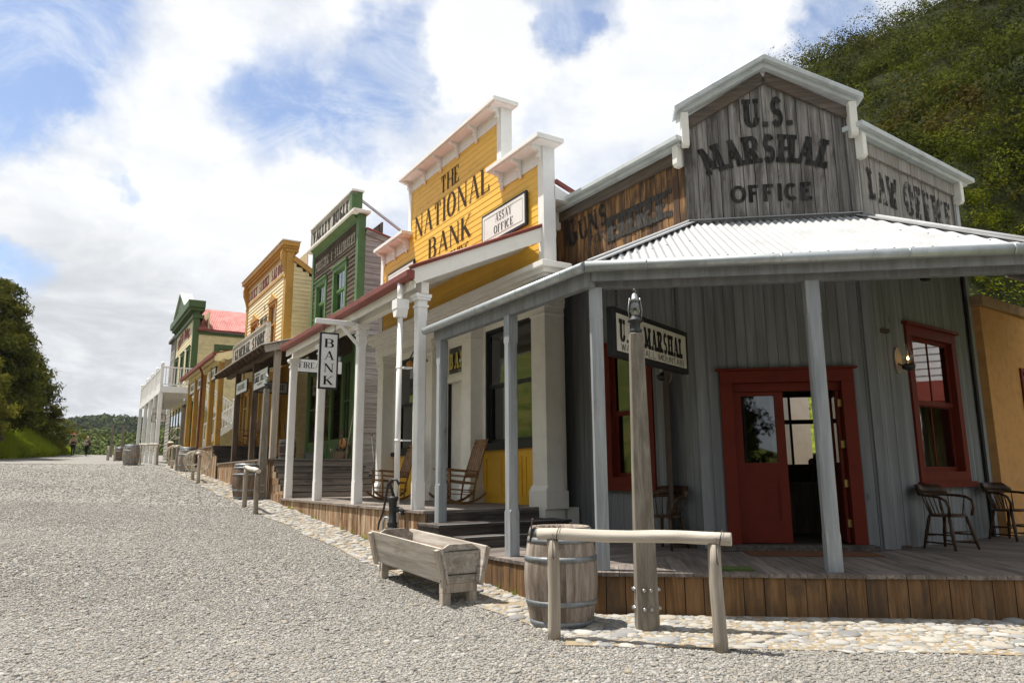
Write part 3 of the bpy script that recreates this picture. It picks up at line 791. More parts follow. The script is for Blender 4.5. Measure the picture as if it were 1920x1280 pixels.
# ---- right hillside: a near bright slope before a darker high ridge
def azte(x,y):
    d=pxdir(x,y);return math.atan2(d.x,d.y),d.z/math.hypot(d.x,d.y)
far_c=sorted(azte(p[0]+14,p[1]+42) for p in ((900,760),(1080,560),(1200,395),(1330,262),(1420,165),(1478,112),(1540,80),(1600,44),(1660,18),(1705,-8),(1800,-70),(1930,-150),(2300,-260),(3000,-330),(4500,-300)))
near_c=sorted(azte(p[0],p[1]+26) for p in ((1100,780),(1290,600),(1450,390),(1560,268),(1610,232),(1660,205),(1700,182),(1760,138),(1830,92),(1925,38),(2300,-90),(3000,-150),(4500,-150)))
fa,fe=zip(*far_c);na,ne=zip(*near_c)
def hill_z(az,D):
    D=D-np.clip((np.degrees(az)-33)*1.0,0,40)
    base=np.interp(D,[15,17,20,22],[-.4,.0,1.7,2.5])
    zn=1.45+np.interp(az,na,ne)*38.;zf=1.45+np.interp(az,fa,fe)*72.
    u=np.clip((D-21)/(38-21),0,1);near=base+(zn-base)*u**.92;near=np.where(D>38,zn-(D-38)*1.2,near)
    u=np.clip((D-34)/(72-34),0,1);f0=base+(zn-base)*.45;farz=f0+(zf-f0)*u**.9;farz=np.where(D<34,-50,farz);farz=np.where(D>72,zf-(D-72)*.45,farz)
    return np.maximum(np.maximum(near,farz),-14.)
def hillmat():
    m,t,p,out=newmat('hill floor');tc=t.add('ShaderNodeTexCoord');v=tc.outputs['Object'];f=t.noise(v,7,5,.7)
    sp=t.add('ShaderNodeSeparateXYZ');t.link(v,sp.inputs[0]);h=t.math('ADD',sp.outputs[2],t.math('MULTIPLY',t.noise(v,.5,4),1.2))
    gr=t.mix(t.ramp(f,.35,.68),(.06,.095,.012),(.20,.235,.03));c=t.mix(t.ramp(h,3.9,4.7),gr,t.mix(f,(.009,.012,.003),(.028,.033,.006)))
    t.link(c,p.inputs['Base Color']);p.inputs['Roughness'].default_value=.95;p.inputs['Specular IOR Level'].default_value=.1;bumpn(t,p,f,.8,.1);return m
azs=np.radians(np.linspace(2,100,150));Ds=np.concatenate([np.linspace(13,80,86),np.linspace(85,200,14)])
A_,D_=np.meshgrid(azs,Ds,indexing='ij');Xh,Yh=D_*np.sin(A_),D_*np.cos(A_)
Zh=hill_z(A_,D_);hm=fbm(Xh,Yh,.09,4,3.)
Zh=Zh+hm*2.4*np.clip((D_-20)/12,0,1)
struct(gridmesh('hillside',np.stack([Xh,Yh,Zh],-1),hillmat()))
def shrubs(name,n,azr,Dr,rr,leafn,lsize,mat,bias,keep=None,dens=None):
    Cs=[];rv=[];Ns=[];ls=[];cell={}
    for _ in range(n*8):
        az=R(random.uniform(*azr));D=math.sqrt(random.uniform(Dr[0]**2,Dr[1]**2))
        if keep and not keep(az,D):continue
        x,y=D*math.sin(az),D*math.cos(az);z=float(hill_z(np.array(az),np.array(D)))+mnoise.fractal(Vector((x*.09+3,y*.09-3,3)),1.,2.,4)*2.4
        r=rr[0]+(rr[1]-rr[0])*random.random()**1.5;kk=(int(x/3),int(y/3))
        if any((a-x)**2+(b2-y)**2<(.40*(r+c2))**2 for i in(-1,0,1) for j in(-1,0,1) for a,b2,c2 in cell.get((kk[0]+i,kk[1]+j),())):continue
        cell.setdefault(kk,[]).append((x,y,r));b=random.gauss(bias,.2)+.3*mnoise.noise(Vector((x*.08,y*.08,5)))
        m=int(leafn*(r/rr[1])**1.3)
        d=NR.normal(size=(m,3));d[:,2]=np.abs(d[:,2])*1.05-.15;d/=np.linalg.norm(d,axis=1,keepdims=True)
        # lobes: push the shell out in clumps
        k=NR.normal(size=(7,3));k[:,2]=np.abs(k[:,2]);k/=np.linalg.norm(k,axis=1,keepdims=True)
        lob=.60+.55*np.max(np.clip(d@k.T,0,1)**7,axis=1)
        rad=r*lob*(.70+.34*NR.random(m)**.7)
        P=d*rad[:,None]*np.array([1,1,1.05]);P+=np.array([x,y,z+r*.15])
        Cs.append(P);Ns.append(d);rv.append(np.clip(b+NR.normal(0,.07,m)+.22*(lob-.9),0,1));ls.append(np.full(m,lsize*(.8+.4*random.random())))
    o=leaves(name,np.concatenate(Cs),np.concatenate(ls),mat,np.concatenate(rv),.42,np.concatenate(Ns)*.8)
    o['kind']='stuff';return o
def keepfar(az,D): return True
shrubs('hillside_bush',2300,(9,47),(34,74),(1.0,2.9),780,.21,M['leaf_bush'],.36)
shrubs('hillside_scrub',1900,(12,50),(20.5,39.5),(.5,1.6),780,.115,M['leaf_near'],.50,lambda az,D:not(R(18)<az<R(25) and D<29))
# tussock grass on the cut at the foot of the hill
def tufts(name,P,n,h,mat,spread=.35,bias=.5,w=.05):
    Cs=[];V=[];rv=[]
    P=np.asarray(P);m=len(P)
    base=np.repeat(P,n,0);k=m*n
    ang=NR.random(k)*6.283;lean=NR.random(k)*spread+.05;H=h*(.5+.7*NR.random(k))
    off=np.stack([np.cos(ang),np.sin(ang),np.zeros(k)],-1)*(.10*NR.random(k)*h*2)[:,None]
    b=base+off
    tip=b+np.stack([np.cos(ang)*lean*H,np.sin(ang)*lean*H,H],-1)
    sd=np.stack([-np.sin(ang),np.cos(ang),np.zeros(k)],-1)*w/2
    mid=(b+tip)/2+np.array([0,0,1.])*(.12*H)[:,None]
    V=np.stack([b-sd,b+sd,mid+sd*.8,tip,mid-sd*.8],1)
    idx=np.arange(k)*5
    F=np.concatenate([np.stack([idx,idx+1,idx+2,idx+4],-1)],0)
    F2=np.stack([idx+4,idx+2,idx+3,idx+3],-1)
    V4=np.concatenate([V[:,[0,1,2,4]].reshape(-1,3),np.stack([V[:,4],V[:,2],V[:,3],V[:,3]*.999+V[:,4]*.001],1).reshape(-1,3)])
    F=np.arange(len(V4)).reshape(-1,4)
    r=np.clip(bias+NR.normal(0,.2,k),0,1)
    o=npmesh(name,V4,F,np.concatenate([r,r]),mat);o['kind']='stuff';return o
P=[]
for _ in range(900):
    az=R(random.uniform(10,50));D=random.uniform(17.5,22.5)
    if R(17)<az<R(25):continue
    P.append((D*math.sin(az),D*math.cos(az),float(hill_z(np.array(az),np.array(D)))-.05))
tufts('hillside_tussock',P,26,.75,M['tussock'],.6,.5,.045)
# ---- grass on the bank to the left
P=[]
while len(P)<5200:
    s=random.uniform(28,68);e=float(np.interp(s,LE_S,LE_T));t=e-random.random()**1.5*9-.05
    x,y=st2w(s,t)
    if math.atan2(x,y)<R(-37.5): continue
    P.append((x,y,float(terrain_z(np.array(s),np.array(t)))))
tufts('bank_grass',P,20,.55,M['grassblade'],.7,.6,.05)
# ---- the grass slope opposite, with its rail fence
P=[]
for _ in range(2600):
    s=random.uniform(-30,24);t=float(np.interp(s,LE_S,LE_T))-.3-random.random()**1.3*22;x,y=st2w(s,t);P.append((x,y,float(terrain_z(np.array(s),np.array(t)))))
tufts('slope_grass',P,14,.5,M['tussock'],.7,.45,.06)
def rail_fence():
    x,y=st2w(-4,-19);z=float(terrain_z(np.array(-4.),np.array(-19.)))
    f=Fr(x,y,z,148.4);o=thing('rail_fence','timber post and rail fence on the grass slope opposite the street','fence',f)
    def P(k):
        s=-24+k*2.6;t=-19-.4*math.sin(k*.7);a,b=st2w(s,t);return f.l((a,b,float(terrain_z(np.array(s),np.array(t)))))
    for k in range(16):
        p=P(k);m=MB(f);m.box(p.x-.06,p.x+.06,p.y-.06,p.y+.06,p.z-.2,p.z+1.15);m.build('post',M['oldwood_z'],o)
        if k<15:
            q=P(k+1)
            for h in(.35,.7,1.03): m=MB(f);m.beam((p.x,p.y-.08,p.z+h),(q.x,q.y-.08,q.z+h),.035,.13);m.build('rail',M['oldwood'],o)
rail_fence()
# ---- weeds along the foot of the skirting boards and the road edge
P=[]
for _ in range(26):
    s=random.uniform(-.3,12);x,y=st2w(s,random.uniform(-.24,-.19));P.append((x,y,gw(x,y)))
for _ in range(60):
    pass
tufts('weeds',P,9,.10,M['grassblade'],.9,.35,.012)
# ---- distant ridges down the valley
def ridge(name,pts,D,depth,mat,bs,seed,lump):
    c=sorted(azte(*p) for p in pts);a,e=zip(*c)
    azs=np.linspace(a[0],a[-1],150);u=np.linspace(0,1,36)
    A,U=np.meshgrid(azs,u,indexing='ij');DD=D-depth+depth*U
    zt=1.45+np.interp(A,a,e)*D;Z=-30+(zt+30)*np.sin(U*math.pi/2)
    X,Y=DD*np.sin(A),DD*np.cos(A);Z=Z+fbm(X,Y,bs,4,seed)*lump*(.3+U)
    struct(gridmesh(name,np.stack([X,Y,Z],-1),mat))
    return A,DD,Z
def farmat():
    m,t,p,out=newmat('forest floor');tc=t.add('ShaderNodeTexCoord');n=t.noise(tc.outputs['Object'],.06,6,.65)
    t.link(t.mix(n,(.02,.03,.012),(.07,.085,.022)),p.inputs['Base Color']);p.inputs['Roughness'].default_value=1;p.inputs['Specular IOR Level'].default_value=0;return m
M['forest']=farmat()
def forest(name,A,DD,Z,n,r,mat,bias,lsz,a0,a1):
    Cs=[];rv=[];Ns=[]
    na_,nu=A.shape
    for _ in range(n):
        i=random.randrange(na_);j=min(nu-1,int(random.random()**.8*nu))
        az=A[i,j]
        if not (a0<az<a1):continue
        az+=random.uniform(-.5,.5)*(A[1,0]-A[0,0]);D=DD[i,j]+random.uniform(-3,3)
        rr=r*random.uniform(.6,1.3);m=60
        d=NR.normal(size=(m,3));d[:,2]=np.abs(d[:,2]);d/=np.linalg.norm(d,axis=1,keepdims=True)
        Cs.append(d*(rr*(.75+.3*NR.random(m)))[:,None]+np.array([D*math.sin(az),D*math.cos(az),Z[i,j]+rr*.2]));Ns.append(d)
        rv.append(np.clip(random.gauss(bias,.17)+NR.normal(0,.1,m),0,1))
    C=np.concatenate(Cs);o=leaves(name,C,np.full(len(C),lsz),mat,np.concatenate(rv),.6,np.concatenate(Ns));o['kind']='stuff'
M['leaf_mid']=leafmat('valley forest leaves',(.03,.045,.014),(.12,.145,.04),.1)
A1=ridge('valley_hill',((-900,800),(-300,815),(60,870),(110,860),(150,846),(200,834),(250,826),(330,812),(500,814),(800,824)),210,150,M['forest'],.02,1.,5)
A2=ridge('far_ridge',((-900,700),(-300,760),(30,800),(90,796),(120,792),(150,781),(185,778),(215,781),(240,787),(275,797),(420,800),(700,800)),620,260,M['forest'],.008,7.,12)
a0,a1=azte(0,800)[0],azte(430,800)[0]
forest('valley_forest',*A1,11000,2.0,M['leaf_mid'],.5,.75,a0,a1)
forest('ridge_forest',*A2,8000,4.5,M['leaf_far'],.4,2.0,a0,a1)
# ---- trees
def tree(label,x,y,z,h,crown,nclump,cr,leafn,lsz,mat,group,bias=.45,lean=0.,low=.2):
    f=Fr(x,y,z,90);f.M=Matrix.Translation((x,y,z))
    o=thing('tree',label,'tree',f,group)
    tr=MB(f)
    tp=[(lean*h*k*k*.3+.12*math.sin(k*5),.1*math.cos(k*4),h*.85*k) for k in np.linspace(0,1,8)]
    tr.tube(tp,[h*.022*(1-.85*k)+.02 for k in np.linspace(0,1,8)],8)
    Cs=[];rv=[];Ns=[]
    for i in range(nclump):
        k=low+(1-low)*(i+random.random())/nclump;a=random.random()*6.283
        prof=crown*(math.sin(min(1,k*1.02)*math.pi)**.6*(1.05-.35*k)+.12)
        rad=prof*random.uniform(.45,1.0);p=Vector((math.cos(a)*rad+lean*h*k*k*.3,math.sin(a)*rad,h*k*.97))
        if i%2==0:
            b=Vector(tp[max(0,min(7,int(k*6.5)))]);m=b.lerp(p,.55)+Vector((0,0,-.15));tr.tube([b,m,p],[.09*(1-.6*k)+.015,.05,.012],5)
        r=cr*random.uniform(.6,1.2)
        # foliage in flattened sprays around the limb tip
        for s_ in range(3):
            c=np.array(p)+NR.normal(0,.5,3)*r;m=leafn//3
            d=NR.normal(size=(m,3));d/=np.linalg.norm(d,axis=1,keepdims=True)
            P=c+d*(r*.8*NR.random(m)**.4)[:,None]*np.array([1,1,.5]);Cs.append(P);Ns.append(d*np.array([1,1,.4])+np.array([math.cos(a)*.6,math.sin(a)*.6,.5]))
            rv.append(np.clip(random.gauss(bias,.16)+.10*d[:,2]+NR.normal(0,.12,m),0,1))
    tr.build('trunk',M['bark'],o)
    C=np.concatenate(Cs)
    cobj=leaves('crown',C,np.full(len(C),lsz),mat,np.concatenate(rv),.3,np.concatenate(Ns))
    cobj.parent=o;cobj.matrix_basis=Matrix();WM[cobj.name]=f.M.copy()
    return o
def at_px(px,D): return ((px-960)/1360*D,D)
def tz(x,y):
    s,t=w2st(np.array(x),np.array(y));return float(terrain_z(s,t))-.15
for px,D,h,cw,ncl,mt,lab,ln in (
  (-48,49,11.8,2.7,150,'leaf_tree','tall dark evergreen tree leaning out at the left road edge',.10),
  (-150,47,11.8,3.6,120,'leaf_tree','broad dark tree behind the yellow green tree at left edge',0),
  (4,53,8.8,2.0,80,'leaf_tree','lower dark tree at the right foot of the tall evergreen',.12),
  (48,58,5.0,1.3,46,'leaf_tree','small loose bush tree above the grass bank beside the road',.18)):
    x,y=at_px(px,D);tree(lab,x,y,tz(x,y),h,cw,ncl,.95,230,.34,M[mt],'trees on the left bank',.42,ln)
x,y=at_px(-22,44);tree('small yellow green tree in front of the dark trees on the bank',x,y,tz(x,y),6.2,1.1,34,.6,200,.24,M['leaf_tree2'],'trees on the left bank',.6,0)
# the low shrub at the foot of the far bank
x,y=at_px(100,60);tree('low round shrub at the end of the grass bank',x,y,tz(x,y)-.2,3.3,1.5,36,.7,200,.26,M['leaf_tree'],'trees on the left bank',.6,0,.05)
# bare twiggy tree top behind the marshal office
def bare_tree():
    x,y=at_px(1193,26);f=Fr(x,y,1.8,90);f.M=Matrix.Translation((x,y,1.8));o=thing('bare_tree','bare twiggy tree top showing above the parapet with orange boards','tree',f)
    tr=MB(f);rs=random.Random(4)
    def br(p,d,l,r,k):
        q=p+d*l;tr.tube([p,p.lerp(q,.5)+Vector((rs.uniform(-.05,.05),0,.03)),q],[r,r*.8,r*.55],4)
        if k==0:return
        for _ in range(3):
            e=(d+Vector((rs.uniform(-.8,.8),rs.uniform(-.8,.8),rs.uniform(-.1,.6)))).normalized();br(q,e,l*rs.uniform(.5,.75),r*.55,k-1)
    tr.tube([(0,0,0),(.1,0,5),(0,.1,8.6)],[.12,.08,.05],6);br(Vector((0,.1,8.6)),Vector((0,0,1)),1.1,.03,4)
    tr.build('trunk',M['bark'],o)
bare_tree()
big=bpy.data.objects['tree']
for i,(s_,t_,k) in enumerate(((-14,-24,'wide dark tree on the grass slope opposite the marshal office'),(-5,-30,'dark tree high on the grass slope opposite the bank'),(6,-27,'dark tree on the grass slope opposite the bank steps'),(-26,-19,'dark tree behind the viewpoint on the road side'),(18,-26,'dark tree on the grass slope opposite the saloon'),(-30,-6,'dark tree at the lower end of the road behind the viewpoint'),(-22,-11,'dark tree nearest behind the viewpoint on the right'),(-19,-19,'dark tree behind the viewpoint in the middle of the row'),(-24,-2,'dark tree behind the viewpoint beyond the lane'))):
    x,y=st2w(s_,t_);f=Fr(x,y,tz(x,y),90);f.M=Matrix.Translation((x,y,tz(x,y)))@Matrix.Rotation(i*1.3,4,'Z');dup(big,f,k,'trees opposite the street')
# ------------------------------------------------------------ building helpers
def clip_poly(P,Q):
    """clip polygon P by convex counter-clockwise polygon Q"""
    out=list(P)
    for i in range(len(Q)):
        a,b=Q[i],Q[(i+1)%len(Q)];inp=out;out=[]
        def side(p): return (b[0]-a[0])*(p[1]-a[1])-(b[1]-a[1])*(p[0]-a[0])
        for j in range(len(inp)):
            p,q=inp[j],inp[(j+1)%len(inp)];sp,sq=side(p),side(q)
            if sp>=0: out.append(p)
            if sp*sq<0:
                k=sp/(sp-sq);out.append((p[0]+(q[0]-p[0])*k,p[1]+(q[1]-p[1])*k))
        if not out: return []
    return out
def ccw(P):
    a=sum(P[i][0]*P[(i+1)%len(P)][1]-P[(i+1)%len(P)][0]*P[i][1] for i in range(len(P)))
    return P if a>0 else P[::-1]
def deckboards(mb,region,w,z0,z1,along='y'):
    region=ccw(region);xs=[p[0] for p in region];ys=[p[1] for p in region]
    lo,hi=(min(xs),max(xs)) if along=='y' else (min(ys),max(ys))
    x=lo
    while x<hi:
        e=x+w;s=[(x+.003,-90),(e-.003,-90),(e-.003,90),(x+.003,90)] if along=='y' else [(-90,x+.003),(90,x+.003),(90,e-.003),(-90,e-.003)]
        c=clip_poly(s,region)
        if len(c)>2: 
            d=random.uniform(-.002,.002);mb.prism(c,z0+d,z1+d,None,'xy')
        x=e
def corrug(mb,fr_fn,x0,x1,top,bot,pitch=.1,amp=.017,per=8):
    """corrugated sheet: top(x), bot(x) give (y,z) of the two ends of each rib line"""
    n=int((x1-x0)/pitch*per);b=len(mb.v)
    for i in range(n+1):
        x=x0+(x1-x0)*i/n;dz=amp*math.cos(2*math.pi*x/pitch)
        for (y,z) in (top(x),bot(x)): mb.v.append((x,y,z+dz))
    for i in range(n): mb.face([b+2*i,b+2*i+1,b+2*i+3,b+2*i+2],.5,True)
def post(mb,x,y,z0,z1,w=.15,ch=.022,lo=.33,hi=.36):
    """square post with its edges chamfered between the two ends"""
    a=w/2;r=random.random()
    sq=[(-a,-a),(a,-a),(a,a),(-a,a)]
    def oc(c): return [(-a+c,-a),(a-c,-a),(a,-a+c),(a,a-c),(a-c,a),(-a+c,a),(-a,a-c),(-a,-a+c)]
    b=len(mb.v)
    zs=[(z0,.002),(z0+lo,.002),(z0+lo+.03,ch),(z1-hi-.03,ch),(z1-hi,.002),(z1,.002)]
    for z,c in zs: mb.v+=[(x+p,y+q,z) for p,q in oc(c)]
    for i in range(len(zs)-1):
        for k in range(8): mb.face([b+i*8+k,b+i*8+(k+1)%8,b+(i+1)*8+(k+1)%8,b+(i+1)*8+k],r)
    mb.face([b+k for k in range(8)][::-1],r);mb.face([b+40+k for k in range(8)],r)
def frame_rect(mb,x0,x1,z0,z1,w,y0,y1,sill=0,head=0,bottom=True):
    """casing boards round an opening; outer size given"""
    mb.box(x0,x0+w,y0,y1,z0,z1-w);mb.box(x1-w,x1,y0,y1,z0,z1-w);mb.box(x0,x1,y0-.003,y1,z1-w,z1)
    if bottom: mb.box(x0+w,x1-w,y0,y1,z0,z0+w)
    if sill: mb.box(x0-.06,x1+.06,y0-.06,y1,z0-sill,z0)
    if head: mb.box(x0-.05,x1+.05,y0-.05,y1,z1,z1+head)
def window(root,fr,x0,x1,z0,z1,y,mat,w=.11,sash=.05,cols=2,rows=1,mid=True,curtain=0,pane='pane',sill=.06,head=.04,depth=.10,sashmat=None,proud=.03,label=None):
    """a sash window let into a wall whose face is at y"""
    f=MB(fr);frame_rect(f,x0,x1,z0,z1,w,y-proud,y+.012,sill,head)
    # reveal
    a,b,c,d=x0+w,x1-w,z0+w,z1-w
    f.box(a-.02,a,y+.012,y+depth,c-.02,d+.02);f.box(b,b+.02,y+.012,y+depth,c-.02,d+.02);f.box(a,b,y+.012,y+depth,d,d+.02);f.box(a,b,y+.012,y+depth,c-.02,c)
    win=f.build('window',mat,root)
    if label: win['label']=label
    s=MB(fr);zm=(c+d)/2
    def rails(p,q,lo,hi,yy):
        s.box(p,p+sash,yy,yy+.035,lo,hi);s.box(q-sash,q,yy,yy+.035,lo,hi);s.box(p+sash,q-sash,yy+.001,yy+.034,hi-sash,hi);s.box(p+sash,q-sash,yy+.001,yy+.034,lo,lo+sash*1.3)
        for i in range(1,cols): xx=p+(q-p)*i/cols;s.box(xx-.012,xx+.012,yy+.004,yy+.03,lo+sash,hi-sash)
        for i in range(1,rows): zz=lo+(hi-lo)*i/rows;s.box(p+sash,q-sash,yy+.005,yy+.029,zz-.012,zz+.012)
    if mid: rails(a,b,zm-.02,d,y+depth*.35);rails(a,b,c,zm+.02,y+depth*.35+.038)
    else: rails(a,b,c,d,y+depth*.4)
    s.build('sash',sashmat or mat,win)
    p=MB(fr)
    if mid: p.box(a+sash,b-sash,y+depth*.35+.014,y+depth*.35+.018,zm-.02+sash,d-sash);p.box(a+sash,b-sash,y+depth*.35+.052,y+depth*.35+.056,c+sash,zm)
    else: p.box(a+sash,b-sash,y+depth*.4+.014,y+depth*.4+.018,c+sash,d-sash)
    p.build('pane',M[pane],win)
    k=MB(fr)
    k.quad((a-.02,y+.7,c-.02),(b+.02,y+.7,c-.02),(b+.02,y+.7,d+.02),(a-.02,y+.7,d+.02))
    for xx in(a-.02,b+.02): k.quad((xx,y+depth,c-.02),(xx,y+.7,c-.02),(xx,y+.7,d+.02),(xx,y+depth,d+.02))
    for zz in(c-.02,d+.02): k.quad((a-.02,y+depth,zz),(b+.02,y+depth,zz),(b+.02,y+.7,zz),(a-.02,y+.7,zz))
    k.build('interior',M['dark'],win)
    if curtain:
        q=MB(fr);n=26;lo=d-(d-c)*curtain
        for i in range(n):
            xa=a+(b-a)*i/n;xb=a+(b-a)*(i+1)/n;ya=y+depth+.05+.012*math.sin(i*1.7);yb=y+depth+.05+.012*math.sin((i+1)*1.7)
            q.quad((xa,ya,lo),(xb,yb,lo),(xb,yb,d),(xa,ya,d),.5,True)
        q.build('curtain',M['curtain'],win)
    return win
# ------------------------------------------------------------ U.S. Marshal office
ms=thing('marshal_office','weathered grey timber office with a peaked false front and a pale iron porch roof','building',FF.at(1.2,0,0))
def marshal():
    Aw=2.66
    # --- lower painted walls and upper raw boards
    w=MB(FF);w.vboards(0.0,2.40,.43,5.1,0,.06,.142,[(.32,2.07,.3,2.84)]);w.build('wall',M['p_marshal'],ms)
    w=MB(SF);w.vboards(-4.45,-1.05,.30,5.1,Aw,Aw+.06,.142,[(-3.10,-1.99,1.28,3.54)]);w.build('wall',M['p_marshal'],ms)
    w=MB(BF);w.vboards(0.0,3.3,.43,5.1,0,.06,.142,[(1.0,2.57,1.32,3.58)]);w.build('wall',M['p_marshal'],ms)
    gable=lambda x:6.76+(1-abs(x-1.19)/1.2)*.68
    w=MB(FF);w.vboards(.0,2.40,5.09,lambda x:gable(x)-.04,-.004,.06,.165,gap=.005,jit=.006);w.build('false_front',M['w_front'],ms)
    w=MB(SF);w.vboards(-4.45,-1.05,5.0,6.32,Aw-.004,Aw+.06,.125,gap=.005,jit=.006);w.build('false_front',M['w_guns'],ms)
    w=MB(BF);w.vboards(0,3.3,5.09,6.32,-.004,.06,.15,gap=.005,jit=.006);w.build('false_front',M['w_law'],ms)
    # corner boards
    c=MB(FF);c.box(-.03,.09,-.03,-.006,5.12,6.5);c.box(2.31,2.43,-.03,-.006,5.12,6.4);build_each(c,'corner_board',M['w_front'],ms)
    c=MB(FF);c.box(-.03,.10,-.03,-.006,.44,5.05);c.box(2.30,2.43,-.03,-.006,.44,5.05);build_each(c,'corner_board',M['p_marshal'],ms)
    c=MB(BF);c.box(3.16,3.30,-.03,-.006,5.2,6.4);c.build('corner_board',M['w_law'],ms)
    c=MB(BF);c.box(3.12,3.20,-.045,-.006,.44,5.05);c.build('downpipe',M['black'],ms)
    c=MB(BF);c.box(3.205,3.33,-.04,.1,.44,6.4);c.build('corner_board',M['p_post'],ms)
    # raking trim under the caps
    t=MB(FF)
    for a,b in(((.02,6.66),(1.195,7.34)),((2.37,6.66),(1.195,7.34))): t.beam((a[0],-.03,a[1]),(b[0],-.03,b[1]),.05,.17)
    build_each(t,'rake_board',M['w_trim'],ms)
    t=MB(SF);t.box(-4.4,-1.1,Aw-.05,Aw-.006,6.12,6.30);t.build('rake_board',M['w_trim'],ms)
    t=MB(BF);t.box(.05,3.28,-.05,-.006,6.10,6.30);t.build('rake_board',M['w_law'],ms)
    # caps
    c=MB(FF)
    for sx,xe in((-1,-.16),(1,2.54)):
        zs,zp=6.88,7.62
        p=[(1.19,zp),(xe,zs),(xe,zs-.08),(1.19,zp-.08)];c.prism(p if sx<0 else p[::-1],-.23,.16,.5)
        q=[(1.19,zp-.08),(xe+(.05 if sx<0 else -.05),zs-.05),(xe+(.05 if sx<0 else -.05),zs-.13),(1.19,zp-.17)];c.prism(q if sx<0 else q[::-1],-.15,.12,.3)
    c.build('parapet_cap',M['white_roof_edge'],ms,bevel=.006)
    c=MB(SF);c.box(-4.60,-.98,Aw-.23,Aw+.15,6.375,6.45);c.box(-4.52,-1.02,Aw-.15,Aw+.1,6.305,6.375);c.build('parapet_cap',M['white_roof_edge'],ms,bevel=.006)
    c=MB(BF);c.box(-.08,3.62,-.23,.15,6.385,6.465);c.box(-.02,3.5,-.15,.1,6.315,6.385);c.build('parapet_cap',M['white_roof_edge'],ms,bevel=.006)
    for fr,xa,yb,za,zb in((FF,-.08,0,6.27,6.80),(FF,2.33,0,6.27,6.80),(SF,-4.42,Aw,5.97,6.33),(SF,-1.18,Aw,6.0,6.34),(BF,.0,0,5.95,6.34),(BF,3.17,0,5.95,6.34)):
        b=MB(fr);b.prism([(yb-.16,za+.04),(yb-.125,za),(yb-.04,za),(yb-.002,za+.03),(yb-.002,zb),(yb-.16,zb)],xa+.015,xa+.125,.5,'yz');b.build('bracket',M['white_w'],ms,bevel=.008)
    # lettering
    k=MB(FF);text(k,'U.S.',.88,1.58,6.55,.46,'slab',-.014);k.build('lettering',M['ink_worn'],ms);k=MB(FF);text(k,'MARSHAL',.22,2.12,5.80,.44,'slab',-.014,bow=.18);k.build('lettering',M['ink_worn'],ms)
    k=MB(FF);text(k,'OFFICE',.61,1.80,5.37,.27,'sans',-.014);k.build('lettering',M['ink_worn'],ms)
    k=MB(SF);text(k,'GUNS',-4.10,-2.95,5.62,.52,'gros',Aw-.014,small=True,slope=.08);k.build('lettering',M['ink_worn'],ms)
    k=MB(SF);text(k,'FOR',-3.42,-2.98,5.42,.17,'roman',Aw-.014);k.build('lettering',M['ink_ghost'],ms)
    k=MB(SF);text(k,'HIRE',-2.92,-1.38,5.34,.42,'slab',Aw-.014);k.box(-2.93,-1.36,Aw-.0105,Aw-.0085,5.33,5.42,.4);k.box(-2.93,-1.36,Aw-.0105,Aw-.0085,5.70,5.78,.4);k.build('lettering',M['ink_ghost'],ms)
    k=MB(BF);text(k,'LAW',.36,1.22,5.42,.50,'slab',-.014);k.build('lettering',M['ink_law'],ms);k=MB(BF);text(k,'OFFICE',1.42,3.08,5.42,.53,'slab',-.014,hs=lambda u:1.06-.1*u);k.build('lettering',M['ink_law'],ms)
    # --- porch roof
    zt,ze=5.09,3.80;E=2.47
    tl=.603;tr=math.tan(R(22))
    top=lambda x:(0,zt) if 0<=x<=2.39 else ((-(-x)/tl,zt-(zt-ze)*(-x)/tl/E) if x<0 else (-(x-2.39)/tr,zt-(zt-ze)*(x-2.39)/tr/E))
    bot=lambda x:(-E-.03,ze-.016)
    r=MB(FF);corrug(r,FF,-E*tl+.03,2.39+E*tr-.03,top,bot);rf=r.build('porch_roof',M['iron_roof'],ms)
    k=MB(FF)
    for v_,off in((.93,0),(.5,.05)):
        for i in range(22):
            x=-1.35+.22*i+off;y0,z0=top(x);y1,z1=bot(x)
            if y0+ (y1-y0)*v_ < -E*v_*1.02 or v_>.9: k.lathe((x-x%.1,y0+(y1-y0)*v_,z0+(z1-z0)*v_+.016),[(.012,0),(.012,.006),(.007,.010)],8)
    build_each(k,'roof_screw',M['galv'],rf)
    # left wing roof, right wing roof
    E2=2.70
    aL=SF.l(FF.w(-E*tl,-E,0));E2=Aw-aL.y;kA=(aL.x+1.05)/E2
    ra=MB(SF);corrug(ra,SF,-4.25,-1.05+E2*kA-.02,lambda x:(Aw,zt) if x<-1.05 else (Aw-(x+1.05)/kA,zt-(zt-ze)*(x+1.05)/kA/E2),lambda x:(Aw-E2-.03,ze-.016));ra.build('porch_roof',M['iron_roof'],ms)
    rb=MB(BF);corrug(rb,BF,-E*tr,5.2,lambda x:(0,zt) if x>0 else (x/tr,zt+(zt-ze)*x/tr/E),lambda x:(-E-.03,ze-.016));rb.build('porch_roof',M['iron_roof'],ms)
    # hip flashings and apron
    h=MB(FF)
    eL=(-E*tl,-E);eR=(2.39+E*tr,-E)
    h.beam((0,0,zt+.02),(eL[0],eL[1],ze+.02),.22,.02);h.beam((2.39,0,zt+.02),(eR[0],eR[1],ze+.02),.22,.02)
    h.tube([(0,0,zt+.035),(eL[0],eL[1],ze+.035)],.03,8);h.tube([(2.39,0,zt+.035),(eR[0],eR[1],ze+.035)],.03,8)
    h.box(-.02,2.41,-.12,-.032,zt+.012,zt+.024)
    h.build('hip_flashing',M['iron_roof'],ms)
    # rafters under the roof
    f=MB(FF)
    for x in np.arange(-.9,3.4,.6):
        y0,z0=top(x);f.beam((x,y0-.02,z0-.08),(x,-E+.02,ze-.09),.045,.09)
    build_each(f,'rafter',M['p_marshal'],ms)
